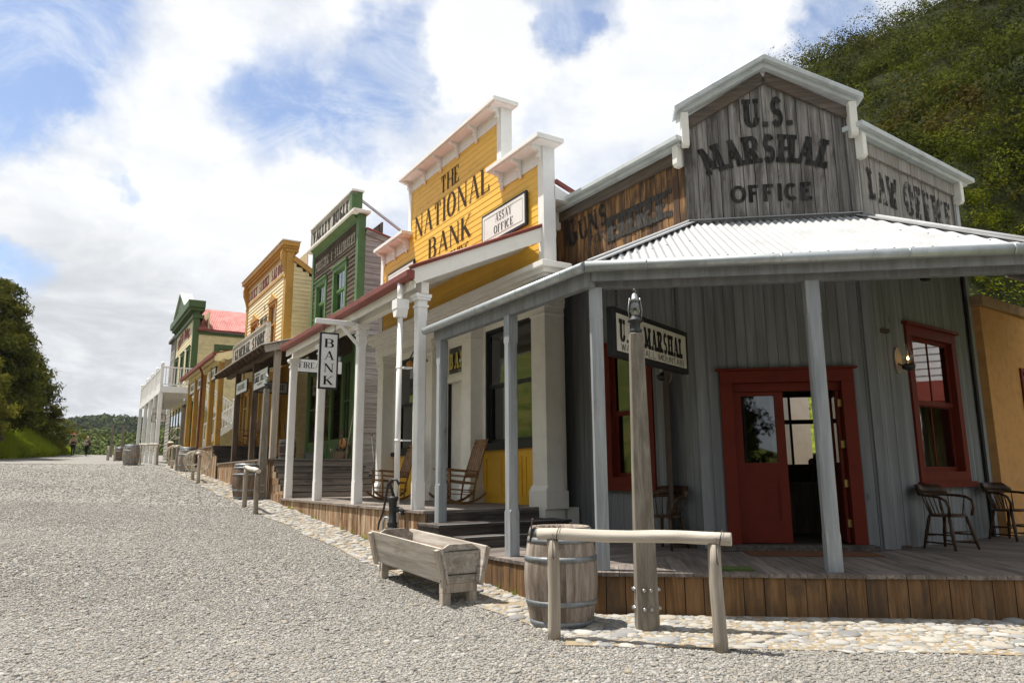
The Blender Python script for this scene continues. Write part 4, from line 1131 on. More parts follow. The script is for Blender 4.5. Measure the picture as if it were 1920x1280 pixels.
    f=MB(FF);f.beam((eL[0]+.04,eL[1]+.03,ze-.10),(eR[0]-.04,eR[1]+.03,ze-.10),.035,.17);f.beam((-1.43,-2.30,3.63),(3.37,-2.30,3.63),.10,.15)
    build_each(f,'fascia',M['p_marshal'],ms)
    aL=SF.l(FF.w(eL[0],eL[1],0));f=MB(SF);f.beam((-4.10,aL.y+.03,ze-.10),(aL.x,aL.y+.03,ze-.10),.035,.17);f.beam((-4.02,0.0,3.63),(-.02,0.0,3.63),.10,.15);build_each(f,'fascia',M['p_marshal'],ms)
    bR=BF.l(FF.w(eR[0],eR[1],0));f=MB(BF);f.beam((bR.x,bR.y+.03,ze-.10),(5.2,bR.y+.03,ze-.10),.035,.17)
    f.build('fascia',M['p_marshal'],ms)
    f=MB(BF)
    for x in np.arange(.3,5.2,.6): f.beam((x,-.02,zt-.08),(x,-E+.02,ze-.09),.045,.09)
    build_each(f,'rafter',M['p_marshal'],ms)
    gt=MB(FF);gt.tube([(eL[0]-.03,eL[1]-.06,ze-.035),(.8,-E-.06,ze-.035),(eR[0]+.03,eR[1]-.06,ze-.035)],.062,10)
    for x in(-.85,.62,1.95,3.0): gt.tube([(x,-E-.06,ze-.035),(x+.02,-E-.06,ze-.035)],.066,10)
    gt.build('gutter',M['galv'],ms)
    gt=MB(SF);gt.tube([(aL.x+.02,aL.y-.06,ze-.035),(-4.3,aL.y-.06,ze-.035)],.062,10)
    for x in(-.4,-1.4,-2.5,-4.26): gt.tube([(x,aL.y-.06,ze-.035),(x-.02,aL.y-.06,ze-.035)],.066,10)
    gt.build('gutter',M['galv'],ms)
    gt=MB(BF);gt.tube([(bR.x-.02,bR.y-.06,ze-.035),(5.3,bR.y-.06,ze-.035)],.062,10);gt.build('gutter',M['galv'],ms)
    # posts
    for fr,x,y,z0 in((FF,.99,-2.27,.43),(FF,-1.41,-2.30,.43),(FF,3.38,-2.27,.43),(SF,-1.84,.02,.43),(SF,-3.93,.02,.742)):
        p=MB(fr);post(p,x,y,z0,3.56,.15 if fr is FF else .14,lo=.37 if fr is FF else .55);p.build('porch_post',M['p_post'],ms,origin=(x,y,z0))
    # deck
    cF=lambda x,y:(x,y)
    LA=SF.l(FF.w(0,0,0));kL=(-1.62,-2.50)
    dl=SF.l(FF.w(kL[0],kL[1],0))
    reg=[(0,0.1),(kL[0],kL[1]),(4.05,-2.50),(2.39,0.1)]
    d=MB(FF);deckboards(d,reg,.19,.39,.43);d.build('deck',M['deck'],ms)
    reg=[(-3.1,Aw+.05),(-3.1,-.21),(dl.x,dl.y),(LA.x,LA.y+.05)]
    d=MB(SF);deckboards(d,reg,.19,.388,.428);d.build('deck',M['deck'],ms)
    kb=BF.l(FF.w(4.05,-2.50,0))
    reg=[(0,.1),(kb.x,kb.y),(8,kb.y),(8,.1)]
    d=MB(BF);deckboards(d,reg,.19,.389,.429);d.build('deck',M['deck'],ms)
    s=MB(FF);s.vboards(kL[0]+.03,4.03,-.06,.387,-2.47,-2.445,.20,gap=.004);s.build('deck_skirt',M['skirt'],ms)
    s=MB(SF);s.vboards(-3.5,dl.x-.03,-.02,.385,-.18,-.155,.15,gap=.004);s.build('deck_skirt',M['skirt'],ms)
    s=MB(BF);s.vboards(kb.x,8,-.06,.386,kb.y+.03,kb.y+.055,.20,gap=.004);s.build('deck_skirt',M['skirt'],ms)
    # --- door
    f=MB(FF);frame_rect(f,.29,2.10,.50,2.87,.17,-.045,.02,0,.03,bottom=False)
    f.box(.44,.46,.02,.16,.5,2.7);f.box(1.93,1.95,.02,.16,.5,2.7);f.box(.46,1.93,.02,.16,2.70,2.72);f.box(.46,1.93,.06,.10,2.58,2.70)
    f.build('door_frame',M['red'],ms,bevel=.005)
    def leaf(fr,x0,x1,y):
        m=MB(fr);z0,z1=.51,2.57;st=.12
        m.box(x0,x0+st,y,y+.045,z0,z1);m.box(x1-st,x1,y,y+.045,z0,z1)
        for a,b in((z0,.79),(1.36,1.59),(2.52,z1)): m.box(x0+st,x1-st,y+.001,y+.044,a,b)
        m.box(x0+st,x1-st,y+.016,y+.03,.79,1.36)
        for q in((x0+st,x0+st+.02,.79,1.36),(x1-st-.02,x1-st,.79,1.36),(x0+st+.02,x1-st-.02,.79,.81),(x0+st+.02,x1-st-.02,1.34,1.36)): m.box(q[0],q[1],y+.006,y+.017,q[2],q[3])
        o=m.build('door',M['red'],ms)
        g_=MB(fr);g_.box(x0+st,x1-st,y+.02,y+.026,1.59,2.52);g_.build('pane',M['pane_d'],o);return o
    leaf(FF,.465,1.16,.06)
    lf=leaf(FF.at(1.915,.07,0,82),0,.69,0)
    hg=MB(FF)
    for z in(.72,1.25,1.78,2.35): hg.box(1.885,1.93,.035,.06,z,z+.10)
    build_each(hg,'hinge',M['brass'],lf)
    t=MB(FF);t.box(.07,2.16,-.28,-.001,.432,.50);t.build('threshold',M['step'],ms,bevel=.006)
    # dim room behind the door, with a window in its back wall
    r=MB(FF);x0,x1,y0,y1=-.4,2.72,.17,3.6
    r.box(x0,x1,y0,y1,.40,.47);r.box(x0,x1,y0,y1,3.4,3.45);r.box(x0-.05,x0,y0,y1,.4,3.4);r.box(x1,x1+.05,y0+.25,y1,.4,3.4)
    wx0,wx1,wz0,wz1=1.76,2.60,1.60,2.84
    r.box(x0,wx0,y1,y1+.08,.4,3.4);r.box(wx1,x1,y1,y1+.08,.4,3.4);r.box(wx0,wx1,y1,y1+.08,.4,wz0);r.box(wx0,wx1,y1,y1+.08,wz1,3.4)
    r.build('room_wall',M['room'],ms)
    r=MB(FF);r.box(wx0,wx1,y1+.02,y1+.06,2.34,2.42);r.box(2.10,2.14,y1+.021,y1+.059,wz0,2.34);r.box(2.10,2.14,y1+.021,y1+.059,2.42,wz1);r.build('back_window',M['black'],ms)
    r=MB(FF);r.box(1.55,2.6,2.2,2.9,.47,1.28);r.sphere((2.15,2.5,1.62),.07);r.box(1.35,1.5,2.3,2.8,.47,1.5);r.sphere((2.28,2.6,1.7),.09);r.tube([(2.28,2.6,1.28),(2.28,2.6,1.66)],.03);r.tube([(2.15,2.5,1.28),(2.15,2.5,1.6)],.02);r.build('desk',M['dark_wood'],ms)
    # --- windows
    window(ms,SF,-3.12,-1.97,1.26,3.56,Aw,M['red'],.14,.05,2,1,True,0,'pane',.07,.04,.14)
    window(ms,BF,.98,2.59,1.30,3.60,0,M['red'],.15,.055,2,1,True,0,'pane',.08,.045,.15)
    # sconces
    for fr,x,y,z in((BF,.66,-.03,3.03),(SF,-1.62,Aw-.03,2.96)):
        b=MB(fr);n=16;b.prism([(x+.095*math.cos(2*math.pi*i/n),z+.19*math.sin(2*math.pi*i/n)) for i in range(n)],y,y+.022,.5);s=b.build('wall_lamp',M['pole'],ms)
        k=MB(fr);k.tube([(x-.02,y,z-.05),(x+.0,y-.06,z-.09),(x+.03,y-.11,z-.07)],.012,6);k.lathe((x+.03,y-.12,z-.11),[(.02,-.05),(.085,-.02),(.095,.03),(.05,.05),(.035,.07)],14);k.build('lamp_base',M['iron'],s)
        k=MB(fr);k.lathe((x+.03,y-.12,z-.04),[(.035,0),(.07,.06),(.066,.10),(.036,.17),(.03,.26)],14,cap=False);k.build('lamp_glass',M['lampglass'],s)
        if fr is BF:
            k=MB(fr);k.sphere((x+.03,y-.12,z+.015),.014,.014,.026);k.build('flame',M['flame'],s)
    # body behind the false fronts
    P=[SF.w(-4.4,Aw+.07,0),FF.w(0,.07,0),FF.w(2.39,.07,0),BF.w(3.28,.1,0),FF.w(4.78,3.75,0),FF.w(-3.2,3.75,0)]
    m=MB(WF);m.fr=Fr(0,0,0,90);m.fr.M=Matrix()
    m.poly([(p.x,p.y,5.95 if i<4 else 5.5) for i,p in enumerate(P)]);m.build('roof',M['iron_roof'],ms)
    bw=MB(FF.at(4.78,2.26,0,90));bw.vboards(0,1.4,.3,5.5,-.03,.03,.15);bw.build('wall',M['p_marshal'],ms)
    bw=MB(FF);bw.vboards(-3.0,1.70,.3,5.5,3.71,3.75,.15);bw.vboards(2.66,4.78,.3,5.5,3.71,3.75,.15);bw.vboards(1.70,2.66,2.9,5.5,3.71,3.75,.15);bw.vboards(1.70,2.66,.3,1.55,3.71,3.75,.15);bw.build('wall',M['p_marshal'],ms)
    l=MB(FF);l.poly([(-.0,-.02,5.0),(2.39,-.02,5.0),(eR[0],eR[1]+.05,3.72),(eL[0],eL[1]+.05,3.72)]);l.build('roof_lining',M['p_marshal'],ms)  # linings on all three wings added to cut light bounced under the iron
    l=MB(SF);l.poly([(-4.2,Aw-.02,5.0),(-1.05,Aw-.02,5.0),(aL.x,aL.y+.05,3.72),(-4.2,aL.y+.05,3.72)]);l.build('roof_lining',M['p_marshal'],ms)
    l=MB(BF);l.poly([(0,-.02,5.0),(5.1,-.02,5.0),(5.1,bR.y+.05,3.72),(bR.x,bR.y+.05,3.72)]);l.build('roof_lining',M['p_marshal'],ms)
    # dark fitting under the eave on the right wall
    m=MB(BF);m.box(1.66,1.80,-.10,-.01,4.38,4.62);m.build('bracket',M['black'],ms)
marshal()
# ---- hanging sign of the marshal
def chain(mb,a,b,r=.012,link=.055):
    a=Vector(a);b=Vector(b);n=max(2,int((b-a).length/(link*.72)));d=(b-a).normalized()
    for i in range(n):
        c=a.lerp(b,(i+.5)/n);u=Vector((1,0,0)) if i%2 else Vector((0,1,0))
        pts=[c+d*(link*.5*math.cos(t))+u*(r*1.25*math.sin(t)) for t in [k*math.pi/4 for k in range(9)]];mb.tube(pts,.0038,5,cap=False)
def signboard(root,fr,x0,x1,z0,z1,face,edge,th=.05,b=.045,back=True,name='board'):
    m=MB(fr);m.box(x0,x1,-th/2,th/2,z0,z1);o=m.build(name,edge,root,bevel=.004)
    m=MB(fr);m.box(x0+b,x1-b,-th/2-.004,-th/2+.002,z0+b,z1-b)
    if back: m.box(x0+b,x1-b,th/2-.002,th/2+.004,z0+b,z1-b)
    m.build('face',face,o);return -th/2-.008
HF=Fr(1.15,8.33,0,37)
sg=thing('hanging_sign','white Marshal sign framed in black, hung on chains under the pale iron porch','sign',HF.at(1.05,0,2.8))
yy=signboard(sg,HF,0,2.10,2.80,3.39,M['signcream'],M['black'],.09,.07)
k=MB(HF);text(k,'U.S. MARSHAL',.14,1.92,2.99,.27,'slabn',yy);text(k,'WATERFALL MOUNTAIN',.16,1.92,2.885,.085,'thin',yy);k.build('lettering',M['ink'],sg)
for a_,b_ in((.17,3.80),(1.86,4.72)):
    k=MB(HF);chain(k,(a_,0,3.40),(a_,0,b_));k.build('chain',M['iron'],sg)
# ---- captain's chairs
def captains_chair(fr,label,group='captain chairs on the marshal porch'):
    o=thing('captain_chair',label,'chair',fr,group)
    m=MB(fr);n=20
    def dshape(k): return [(k*.235*math.cos(2*math.pi*i/n)*(1.05 if math.sin(2*math.pi*i/n)<0 else .95),k*.225*math.sin(2*math.pi*i/n)) for i in range(n)]
    m.prism(dshape(1),.425,.455,.5,'xy');m.build('seat',M['chair'],o,bevel=.008)
    top=[(-.17,-.15),(.17,-.15),(.15,.15),(-.15,.15)];ft=[(-.235,-.235),(.235,-.235),(.21,.23),(-.21,.23)]
    for a,b in zip(top,ft):
        m=MB(fr);A=Vector((a[0],a[1],.43));B=Vector((b[0],b[1],0))
        m.tube([A,A.lerp(B,.12),A.lerp(B,.3),A.lerp(B,.5),A.lerp(B,.75),B],[.017,.025,.02,.026,.021,.015],8);m.build('leg',M['chair'],o)
    m=MB(fr)
    def at(i,k): A=Vector((*top[i],.43));B=Vector((*ft[i],0));return A.lerp(B,k)
    for i,j,k in((0,1,.45),(0,1,.72),(1,2,.55),(2,3,.6),(3,0,.55),(1,2,.8),(3,0,.8)): 
        a,b=at(i,k),at(j,k);m.tube([a,a.lerp(b,.5),b],[.009,.013,.009],6)
    build_each(m,'stretcher',M['chair'],o)
    # bow: from the front of the seat up, round the back and down again
    m=MB(fr);bow=[]
    for s in(-1,):
        bow=[(-.225,-.19,.44),(-.245,-.215,.55),(-.262,-.19,.64),(-.27,-.10,.685),(-.265,.04,.70),(-.21,.20,.71),(-.09,.285,.715)]
    pts=bow+[(-x,y,z) for x,y,z in bow[::-1]]
    m.tube(pts,.019,8);m.build('arm_bow',M['chair'],o)
    m=MB(fr)
    arcp=[(-.25,.13),(-.20,.225),(-.10,.295),(0,.315),(.10,.295),(.20,.225),(.25,.13)]
    v=[];n=len(arcp)
    for i,(x,y) in enumerate(arcp):
        h=.845 if 0<i<n-1 else .765
        v+=[(x*.96,y-.02,.70),(x*1.03,y+.022,.70),(x*1.09,y+.06,h),(x*1.02,y+.02,h+.004)]
    m.v=v
    for i in range(n-1):
        a=i*4;b=a+4
        for q in ((a,b,b+1,a+1),(a+1,b+1,b+2,a+2),(a+2,b+2,b+3,a+3),(a+3,b+3,b,a)): m.face(list(q),.5,True)
    m.face([0,1,2,3],.5);m.face([4*n-1,4*n-2,4*n-3,4*n-4],.5)
    m.build('crest_rail',M['chair'],o)
    m=MB(fr)
    for x,y in((-.20,.10),(-.15,.17),(-.09,.205),(-.03,.22),(.03,.22),(.09,.205),(.15,.17),(.20,.10)):
        a=Vector((x*.92,y*.85,.45));b=Vector((x*1.17,y*1.28,.70));m.tube([a,a.lerp(b,.35),a.lerp(b,.7),b],[.007,.011,.008,.006],6)
    for sx in(-1,1): m.tube([(sx*.20,-.08,.45),(sx*.235,-.085,.57),(sx*.262,-.09,.685)],[.007,.011,.007],6)
    build_each(m,'spindle',M['chair'],o);return o
c0=captains_chair(BF.at(.74,-.42,.43,-12),'round backed captain chair beneath the red window by the lit wall lamp')
dup(c0,BF.at(2.82,-.42,.43,-18),'captain chair in front of the orange stucco wall at the right edge')
wc=SF.at(-1.38,2.24,.43,14);dup(c0,wc,'captain chair behind the lamp post left of the red door')
# mats
m=MB(FF);m.box(.42,2.0,-.86,-.36,.431,.446);tag(m.build('door_mat',M['mat'],bevel=.004),'brown coir mat on the deck before the red door','mat')
gm=FF.l((2.39,8.09,.43));m=MB(FF);m.box(gm.x-.22,gm.x+.16,gm.y-.12,gm.y+.16,.431,.452);tag(m.build('turf_mat',M['turfmat']),'small square of green turf mat at the deck edge','mat')
# white shed wall glimpsed through the open door
sh=thing('white_shed','white lap boarded shed corner glimpsed through the open red door','shed',FF.at(1.7,6.5,0))
m=MB(FF);m.laps(-1,2.58,0.2,3.6,6.2,.16);m.build('wall',M['white'],sh)
m=MB(FF);m.box(2.58,2.72,6.16,6.3,.2,3.6);m.build('corner_board',M['white'],sh)
m=MB(FF);m.prism([(6.0,3.55),(8.5,4.3),(8.5,4.36),(6.0,3.61)],-1.2,2.8,.5,'yz');m.box(2.59,2.71,6.3,8.4,.2,3.7);m.build('roof',M['iron_roof'],sh)
# orange stucco building beyond the right wing
ad=thing('adobe_building','low orange stucco building with a flat coping at the right edge','building',BF.at(5.5,-.1,0))
m=MB(BF)
AO=(4.66,5.75,2.25,3.22)
for q in((3.34,AO[0],.3,4.16),(AO[1],9,.3,4.16),(AO[0],AO[1],.3,AO[2]),(AO[0],AO[1],AO[3],4.16)): m.box(q[0],q[1],-.16,.14,q[2],q[3],.5)
m.box(3.34,9,.14,.9,.3,4.1,.5)
m.build('wall',M['adobe'],ad)
m=MB(BF);m.box(3.28,9.05,-.24,.2,4.17,4.34);m.build('coping',M['adobe_cap'],ad,bevel=.012)
window(ad,BF,AO[0],AO[1],AO[2],AO[3],-.16,M['red'],.06,.05,2,3,False,0,'pane',0,0,.12)
# lap boarded store across the side lane (seen mirrored in the right hand window)
FWo=Fr(19,13.5,0,167.8)
ws=thing('side_store','white lap boarded store with a red verandah roof beyond the right edge','building',FWo.at(0,0,0))
m=MB(FWo);m.laps(-5,5,3.7,7.6,0,.22);m.build('wall',M['white'],ws);m=MB(FWo);m.vboards(-5,5,.1,3.7,0,.05,.2);m.build('wall',M['dark_wood'],ws)  # lower wall coloured dark to stand for the verandah's shade
m=MB(FWo);m.prism([(0,4.2),(-1.6,3.45),(-1.6,3.38),(0,4.12)],-5,5,.5,'yz');m.build('verandah_roof',M['red'],ws)
m=MB(FWo)
for x in(-4.9,-2.4,0,2.4,4.9): m.box(x-.06,x+.06,-1.55,-1.43,.0,3.42)
build_each(m,'verandah_post',M['white'],ws)
# ------------------------------------------------------------ The National Bank
bk=thing('bank_building','yellow boarded two tier bank with a stepped white trimmed false front','building',SF.at(-7.8,2.2,.5))
def moulded_panel(mb,x0,x1,z0,z1,y):
    for q in((x0,x0+.03,z0,z1),(x1-.03,x1,z0,z1),(x0+.03,x1-.03,z0,z0+.03),(x0+.03,x1-.03,z1-.03,z1)): mb.box(q[0],q[1],y-.014,y,q[2],q[3],.5)
def bank():
    w=MB(SF)
    def xr(z):
        if z<7.06: return (-11.72,-3.88)
        return (-9.92,-5.36)
    w.laps(-11.72,-3.88,5.05,8.56,2.0,.13,xr=xr,t=.010)
    w.box(-11.72,-3.88,2.002,2.2,4.95,7.4,.5);w.box(-9.9,-5.36,2.002,2.2,7.3,8.8,.5)
    w.build('wall',M['yellow'],bk)
    # white edges and friezes
    e=MB(SF)
    for x0,x1,z0,z1 in((-4.03,-3.85,5.05,7.37),(-11.75,-11.57,5.05,7.37),(-5.50,-5.33,7.40,8.82),(-9.95,-9.78,7.45,8.82)): e.box(x0,x1,1.965,2.22,z0,z1,.5)
    e.box(-9.78,-5.50,1.975,2.0,8.50,8.82,.5);e.box(-5.33,-4.03,1.975,2.0,7.04,7.37,.5);e.box(-11.57,-9.95,1.975,2.0,7.04,7.37,.5)
    e.box(-9.78,-5.50,1.968,2.0,8.66,8.68,.5);e.box(-5.33,-4.03,1.968,2.0,7.2,7.22,.5);e.box(-11.57,-9.95,1.968,2.0,7.2,7.22,.5)
    build_each(e,'trim_board',M['white'],bk)
    c=MB(SF);c.box(-10.02,-5.16,1.70,2.28,8.80,8.89,.5);c.box(-9.98,-5.2,1.74,2.24,8.775,8.80,.5);c.build('parapet_cap',M['white'],bk,bevel=.008)
    c=MB(SF);c.box(-5.50,-3.62,1.70,2.28,7.36,7.45,.5);c.box(-5.46,-3.66,1.74,2.24,7.335,7.36,.5);c.build('parapet_cap',M['white'],bk,bevel=.008)
    c=MB(SF);c.box(-11.66,-9.72,1.70,2.28,7.36,7.45,.5);c.box(-11.62,-9.76,1.74,2.24,7.335,7.36,.5);c.build('parapet_cap',M['white'],bk,bevel=.008)
    def bracket(x,zt):
        b=MB(SF);pr=[(1.972,zt),(1.76,zt),(1.75,zt-.05),(1.80,zt-.075),(1.87,zt-.08),(1.905,zt-.13),(1.88,zt-.17),(1.915,zt-.20),(1.935,zt-.22),(1.92,zt-.25),(1.945,zt-.28),(1.935,zt-.31),(1.972,zt-.36)]
        b.prism(pr,x-.04,x+.04,.5,'yz');b.build('bracket',M['white'],bk)
    for x in(-9.84,-8.97,-8.10,-7.23,-6.36,-5.43): bracket(x,8.775)
    for x in(-5.30,-4.62,-3.93,-11.5,-10.78,-10.03): bracket(x,7.335)
    k=MB(SF);text(k,'THE',-8.12,-7.18,7.88,.40,'roman',1.984);k.build('lettering',M['ink_brown'],bk);k=MB(SF);text(k,'NATIONAL',-9.55,-5.80,7.18,.56,'roman',1.984);k.build('lettering',M['ink_brown'],bk);k=MB(SF);text(k,'BANK',-8.74,-6.64,6.45,.50,'roman',1.984);k.build('lettering',M['ink_brown'],bk);k=MB(SF);text(k,'WYOMING',-8.12,-6.72,6.13,.23,'roman',1.984)
    k.build('lettering',M['ink_brown'],bk)
    # entablature over the shop front
    e=MB(SF)
    for y,z0,z1,x1 in((1.93,4.50,4.84,-3.78),(1.84,4.84,4.89,-3.70),(1.78,4.89,4.97,-3.62),(1.70,4.97,5.07,-3.52)):
        e.box(-11.9-(x1+3.78),x1,y,2.32,z0,z1,.5)
    e.box(-11.95,-3.74,1.90,1.93,4.66,4.69,.5)
    e.build('cornice',M['white_w'],bk,bevel=.006)
    # shop front: pilasters, panels, windows, door
    y=2.28
    def pil(x0,x1,yf):
        p=MB(SF);p.box(x0,x1,yf,2.36,.90,4.50,.5);d=.05
        p.box(x0-d,x1+d,yf-d,2.36,.88,1.18,.5);p.prism([(yf-d,1.18),(yf-.002,1.27),(2.3,1.27),(2.3,1.18)],x0-d*.6,x1+d*.6,.5,'yz')
        p.box(x0-.02,x1+.02,yf-.02,2.36,4.20,4.24,.5);p.box(x0-.035,x1+.035,yf-.035,2.36,4.34,4.42,.5);p.box(x0-.055,x1+.055,yf-.055,2.36,4.42,4.50,.5)
        p.build('pilaster',M['white_w'],bk,bevel=.006)
    pil(-4.30,-3.86,1.95);pil(-7.02,-6.62,1.98);pil(-8.92,-8.46,1.98);pil(-11.74,-11.36,1.95)
    p=MB(SF);p.box(-4.30,-3.86,1.9,2.6,.60,.9,.5);p.box(-3.92,-3.86,2.3,2.36,.6,4.5,.5);p.build('plinth',M['white_w'],bk)
    p=MB(SF)
    for x0,x1 in((-6.62,-4.30),(-11.36,-8.92)):
        p.box(x0,x1,y,y+.06,.9,1.93,.5)
        n=3 if x0>-7 else 3
        for i in range(n):
            a=x0+.12+(x1-x0-.12)*i/n;moulded_panel(p,a,a+(x1-x0-.12)/n-.12,1.06,1.80,y)
    build_each(p,'panel',M['yellow_p'],bk,13)
    p=MB(SF)
    for x0,x1 in((-6.62,-4.30),(-11.36,-8.92)): p.box(x0-.04,x1,y-.07,y+.06,1.931,2.03,.5)
    build_each(p,'sill',M['black'],bk)
    p=MB(SF)
    for x0,x1 in((-6.62,-4.30),(-11.36,-8.92)):
        p.box(x0,x0+.12,y-.02,y+.05,2.03,4.5,.5);p.box(x1-.12,x1,y-.02,y+.05,2.03,4.5,.5);p.box(x0+.12,x1-.12,y-.02,y+.05,4.36,4.5,.5)
    p.box(-8.46,-7.02,y-.02,y+.05,4.34,4.5,.5);p.box(-8.46,-7.02,y-.03,y+.05,3.48,3.60,.5);p.box(-8.46,-8.33,y-.02,y+.05,.9,3.48,.5);p.box(-7.15,-7.02,y-.02,y+.05,.9,3.48,.5)
    build_each(p,'trim_board',M['white_w'],bk)
    window(bk,SF,-6.50,-4.42,2.03,4.36,y,M['black'],.05,.05,1,1,True,0,'pane',0,0,.10,proud=.012)
    window(bk,SF,-11.24,-9.04,2.03,4.36,y,M['black'],.05,.05,1,1,True,0,'pane',0,0,.10,proud=.012)
    tw=window(bk,SF,-8.33,-7.15,3.60,4.34,y,M['white_w'],.04,.03,1,1,False,0,'pane_d',0,0,.06,proud=.005)
    k=MB(SF);text(k,'BANK',-8.22,-7.26,3.78,.36,'slabn',y+.022);k.build('lettering',M['ink_gold'],tw)
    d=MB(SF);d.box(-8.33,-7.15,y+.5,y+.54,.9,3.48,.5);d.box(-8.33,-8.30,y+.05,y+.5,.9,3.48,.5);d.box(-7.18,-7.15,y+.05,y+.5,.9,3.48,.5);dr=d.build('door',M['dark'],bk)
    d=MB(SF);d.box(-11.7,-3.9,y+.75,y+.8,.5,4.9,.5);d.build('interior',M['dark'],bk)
    # porch
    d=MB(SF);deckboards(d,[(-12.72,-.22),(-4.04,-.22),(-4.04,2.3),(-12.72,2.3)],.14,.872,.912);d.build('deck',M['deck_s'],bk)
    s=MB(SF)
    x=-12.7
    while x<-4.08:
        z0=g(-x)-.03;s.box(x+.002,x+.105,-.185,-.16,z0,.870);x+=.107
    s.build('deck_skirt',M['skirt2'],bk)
    s=MB(SF.at(-4.06,-.18,0,90));s.vboards(0,2.4,.30,.870,-.0,.025,.13);s.build('deck_skirt',M['skirt2'],bk)
    for x in(-4.67,-7.55,-10.15,-12.62):
        p=MB(SF);post(p,x,-.03,.912,4.50,.17,.02,.42,.46)
        p.box(x-.105,x+.105,-.135,.075,4.24,4.28,.5);p.box(x-.125,x+.125,-.155,.095,4.36,4.40,.5);p.box(x-.14,x+.14,-.17,.11,4.40,4.46,.5)
        p.build('porch_post',M['white'],bk,origin=(x,-.03,.91))
    b=MB(SF);b.box(-12.6,-4.50,-.10,.04,4.46,4.66,.5);b.build('porch_beam',M['white_w'],bk,bevel=.006)
    b=MB(SF);b.beam((-4.46,-.28,4.70),(-3.95,2.02,5.70),.05,.25,.5);b.beam((-4.9,-.2,4.62),(-4.4,1.98,5.60),.8,.03,.5);b.build('barge_board',M['white_w'],bk)
    b=MB(SF);b.tube([(-4.42,-.36,4.84),(-3.93,2.0,5.85)],.035,8);b.build('roof_edge',M['redgut'],bk)
    r=MB(SF);corrug(r,SF,-12.6,-4.45,lambda x:(2.0,5.80),lambda x:(-.33,4.79));r.build('porch_roof',M['redroof'],bk)
    l=MB(SF);l.beam((-8.4,-.28,4.73),(-8.4,2.0,5.72),7.7,.02,.5);l.build('roof_lining',M['white_w'],bk)
    gt=MB(SF);gt.prism([(-.26,4.66),(-.36,4.66),(-.40,4.70),(-.40,4.80),(-.34,4.815),(-.26,4.80)],-12.66,-4.42,.5,'yz')
    gt.build('gutter',M['redgut'],bk,bevel=.004)
    b=MB(SF);b.box(-12.6,-4.45,-.25,-.22,4.52,4.72,.5);b.build('fascia',M['white_w'],bk)
    # downpipe with rain head
    p=MB(SF);x,y0=-4.86,-.30
    p.tube([(x,y0-.03,4.68),(x,y0-.03,4.36)],.05,10);p.box(x-.11,x+.11,y0-.13,y0+.09,4.22,4.38,.5)
    p.prism([(x-.11,4.22),(x+.11,4.22),(x+.05,4.08),(x-.05,4.08)],y0-.12,y0+.08,.5)
    p.tube([(x,y0-.02,4.1),(x,y0-.02,g(-x))],.046,12)
    for z in(3.2,2.0,.86): p.tube([(x,y0-.02,z),(x,y0-.02,z+.03)],.055,12);p.box(x-.01,x+.14,y0,y0+.16,z+.005,z+.025,.5)
    p.build('downpipe',M['white'],bk)
    # steps down towards the marshal's deck
    for x0,x1,z,ya,yb in((-4.10,-3.32,.742,-.30,2.05),(-3.45,-2.92,.585,-.10,2.5)):
        s=MB(SF);s.box(x0,x1,ya,yb,z-.04,z);s.build('step_tread',M['step'],bk,bevel=.004)
        s=MB(SF);s.box(x1-.06,x1-.03,ya+.03,yb-.03,z-.20,z-.041);s.box(x0,x1-.061,ya+.02,ya+.05,max(.02,z-.6),z-.041);s.build('step_riser',M['step'],bk)
        s=MB(SF);s.box(x1-.055,x1+.003,ya+.01,yb-.01,z+.0005,z+.006,.5);s.build('nosing',M['galv'],bk)
    s=MB(SF);s.box(-4.10,-4.045,-.2,2.0,.9125,.919,.5);s.build('nosing',M['galv'],bk)
    s=MB(SF);s.box(-4.058,-4.035,-.15,2.05,.60,.868);s.build('step_riser',M['step'],bk)
    # body with red roof behind the front
    m=MB(SF);m.box(-11.7,-4.62,2.4,10,.6,6.2,.5);m.build('wall',M['white_w'],bk)
    m=MB(SF);m.prism([(-4.6,6.22),(-4.6,6.28),(-8.1,7.5),(-11.9,6.28),(-11.9,6.22),(-8.1,7.44)],2.75,10.2,.5);m.build('roof',M['redroof'],bk)
    m=MB(SF);m.beam((-3.84,2.22,6.70),(-3.84,2.66,6.55),.06,.07,.5);m.build('roof_edge',M['redgut'],bk)
    m=MB(SF.at(-3.86,2.2,0,90));m.prism([(.0,6.36),(.44,6.36),(.44,6.46),(.0,6.62)],-.01,.1,.5);m.build('trim_board',M['white'],bk)
    # swan neck lamp beside the door
    l=MB(SF);l.tube([(-8.69,1.97,4.02),(-8.69,1.80,4.22),(-8.69,1.62,4.22),(-8.69,1.54,4.06)],.016,6);lo=l.build('wall_lamp',M['iron'],bk)
    l=MB(SF);l.sphere((-8.69,1.54,3.93),.085);l.build('lamp_globe',M['orange_hat'],lo)
bank()
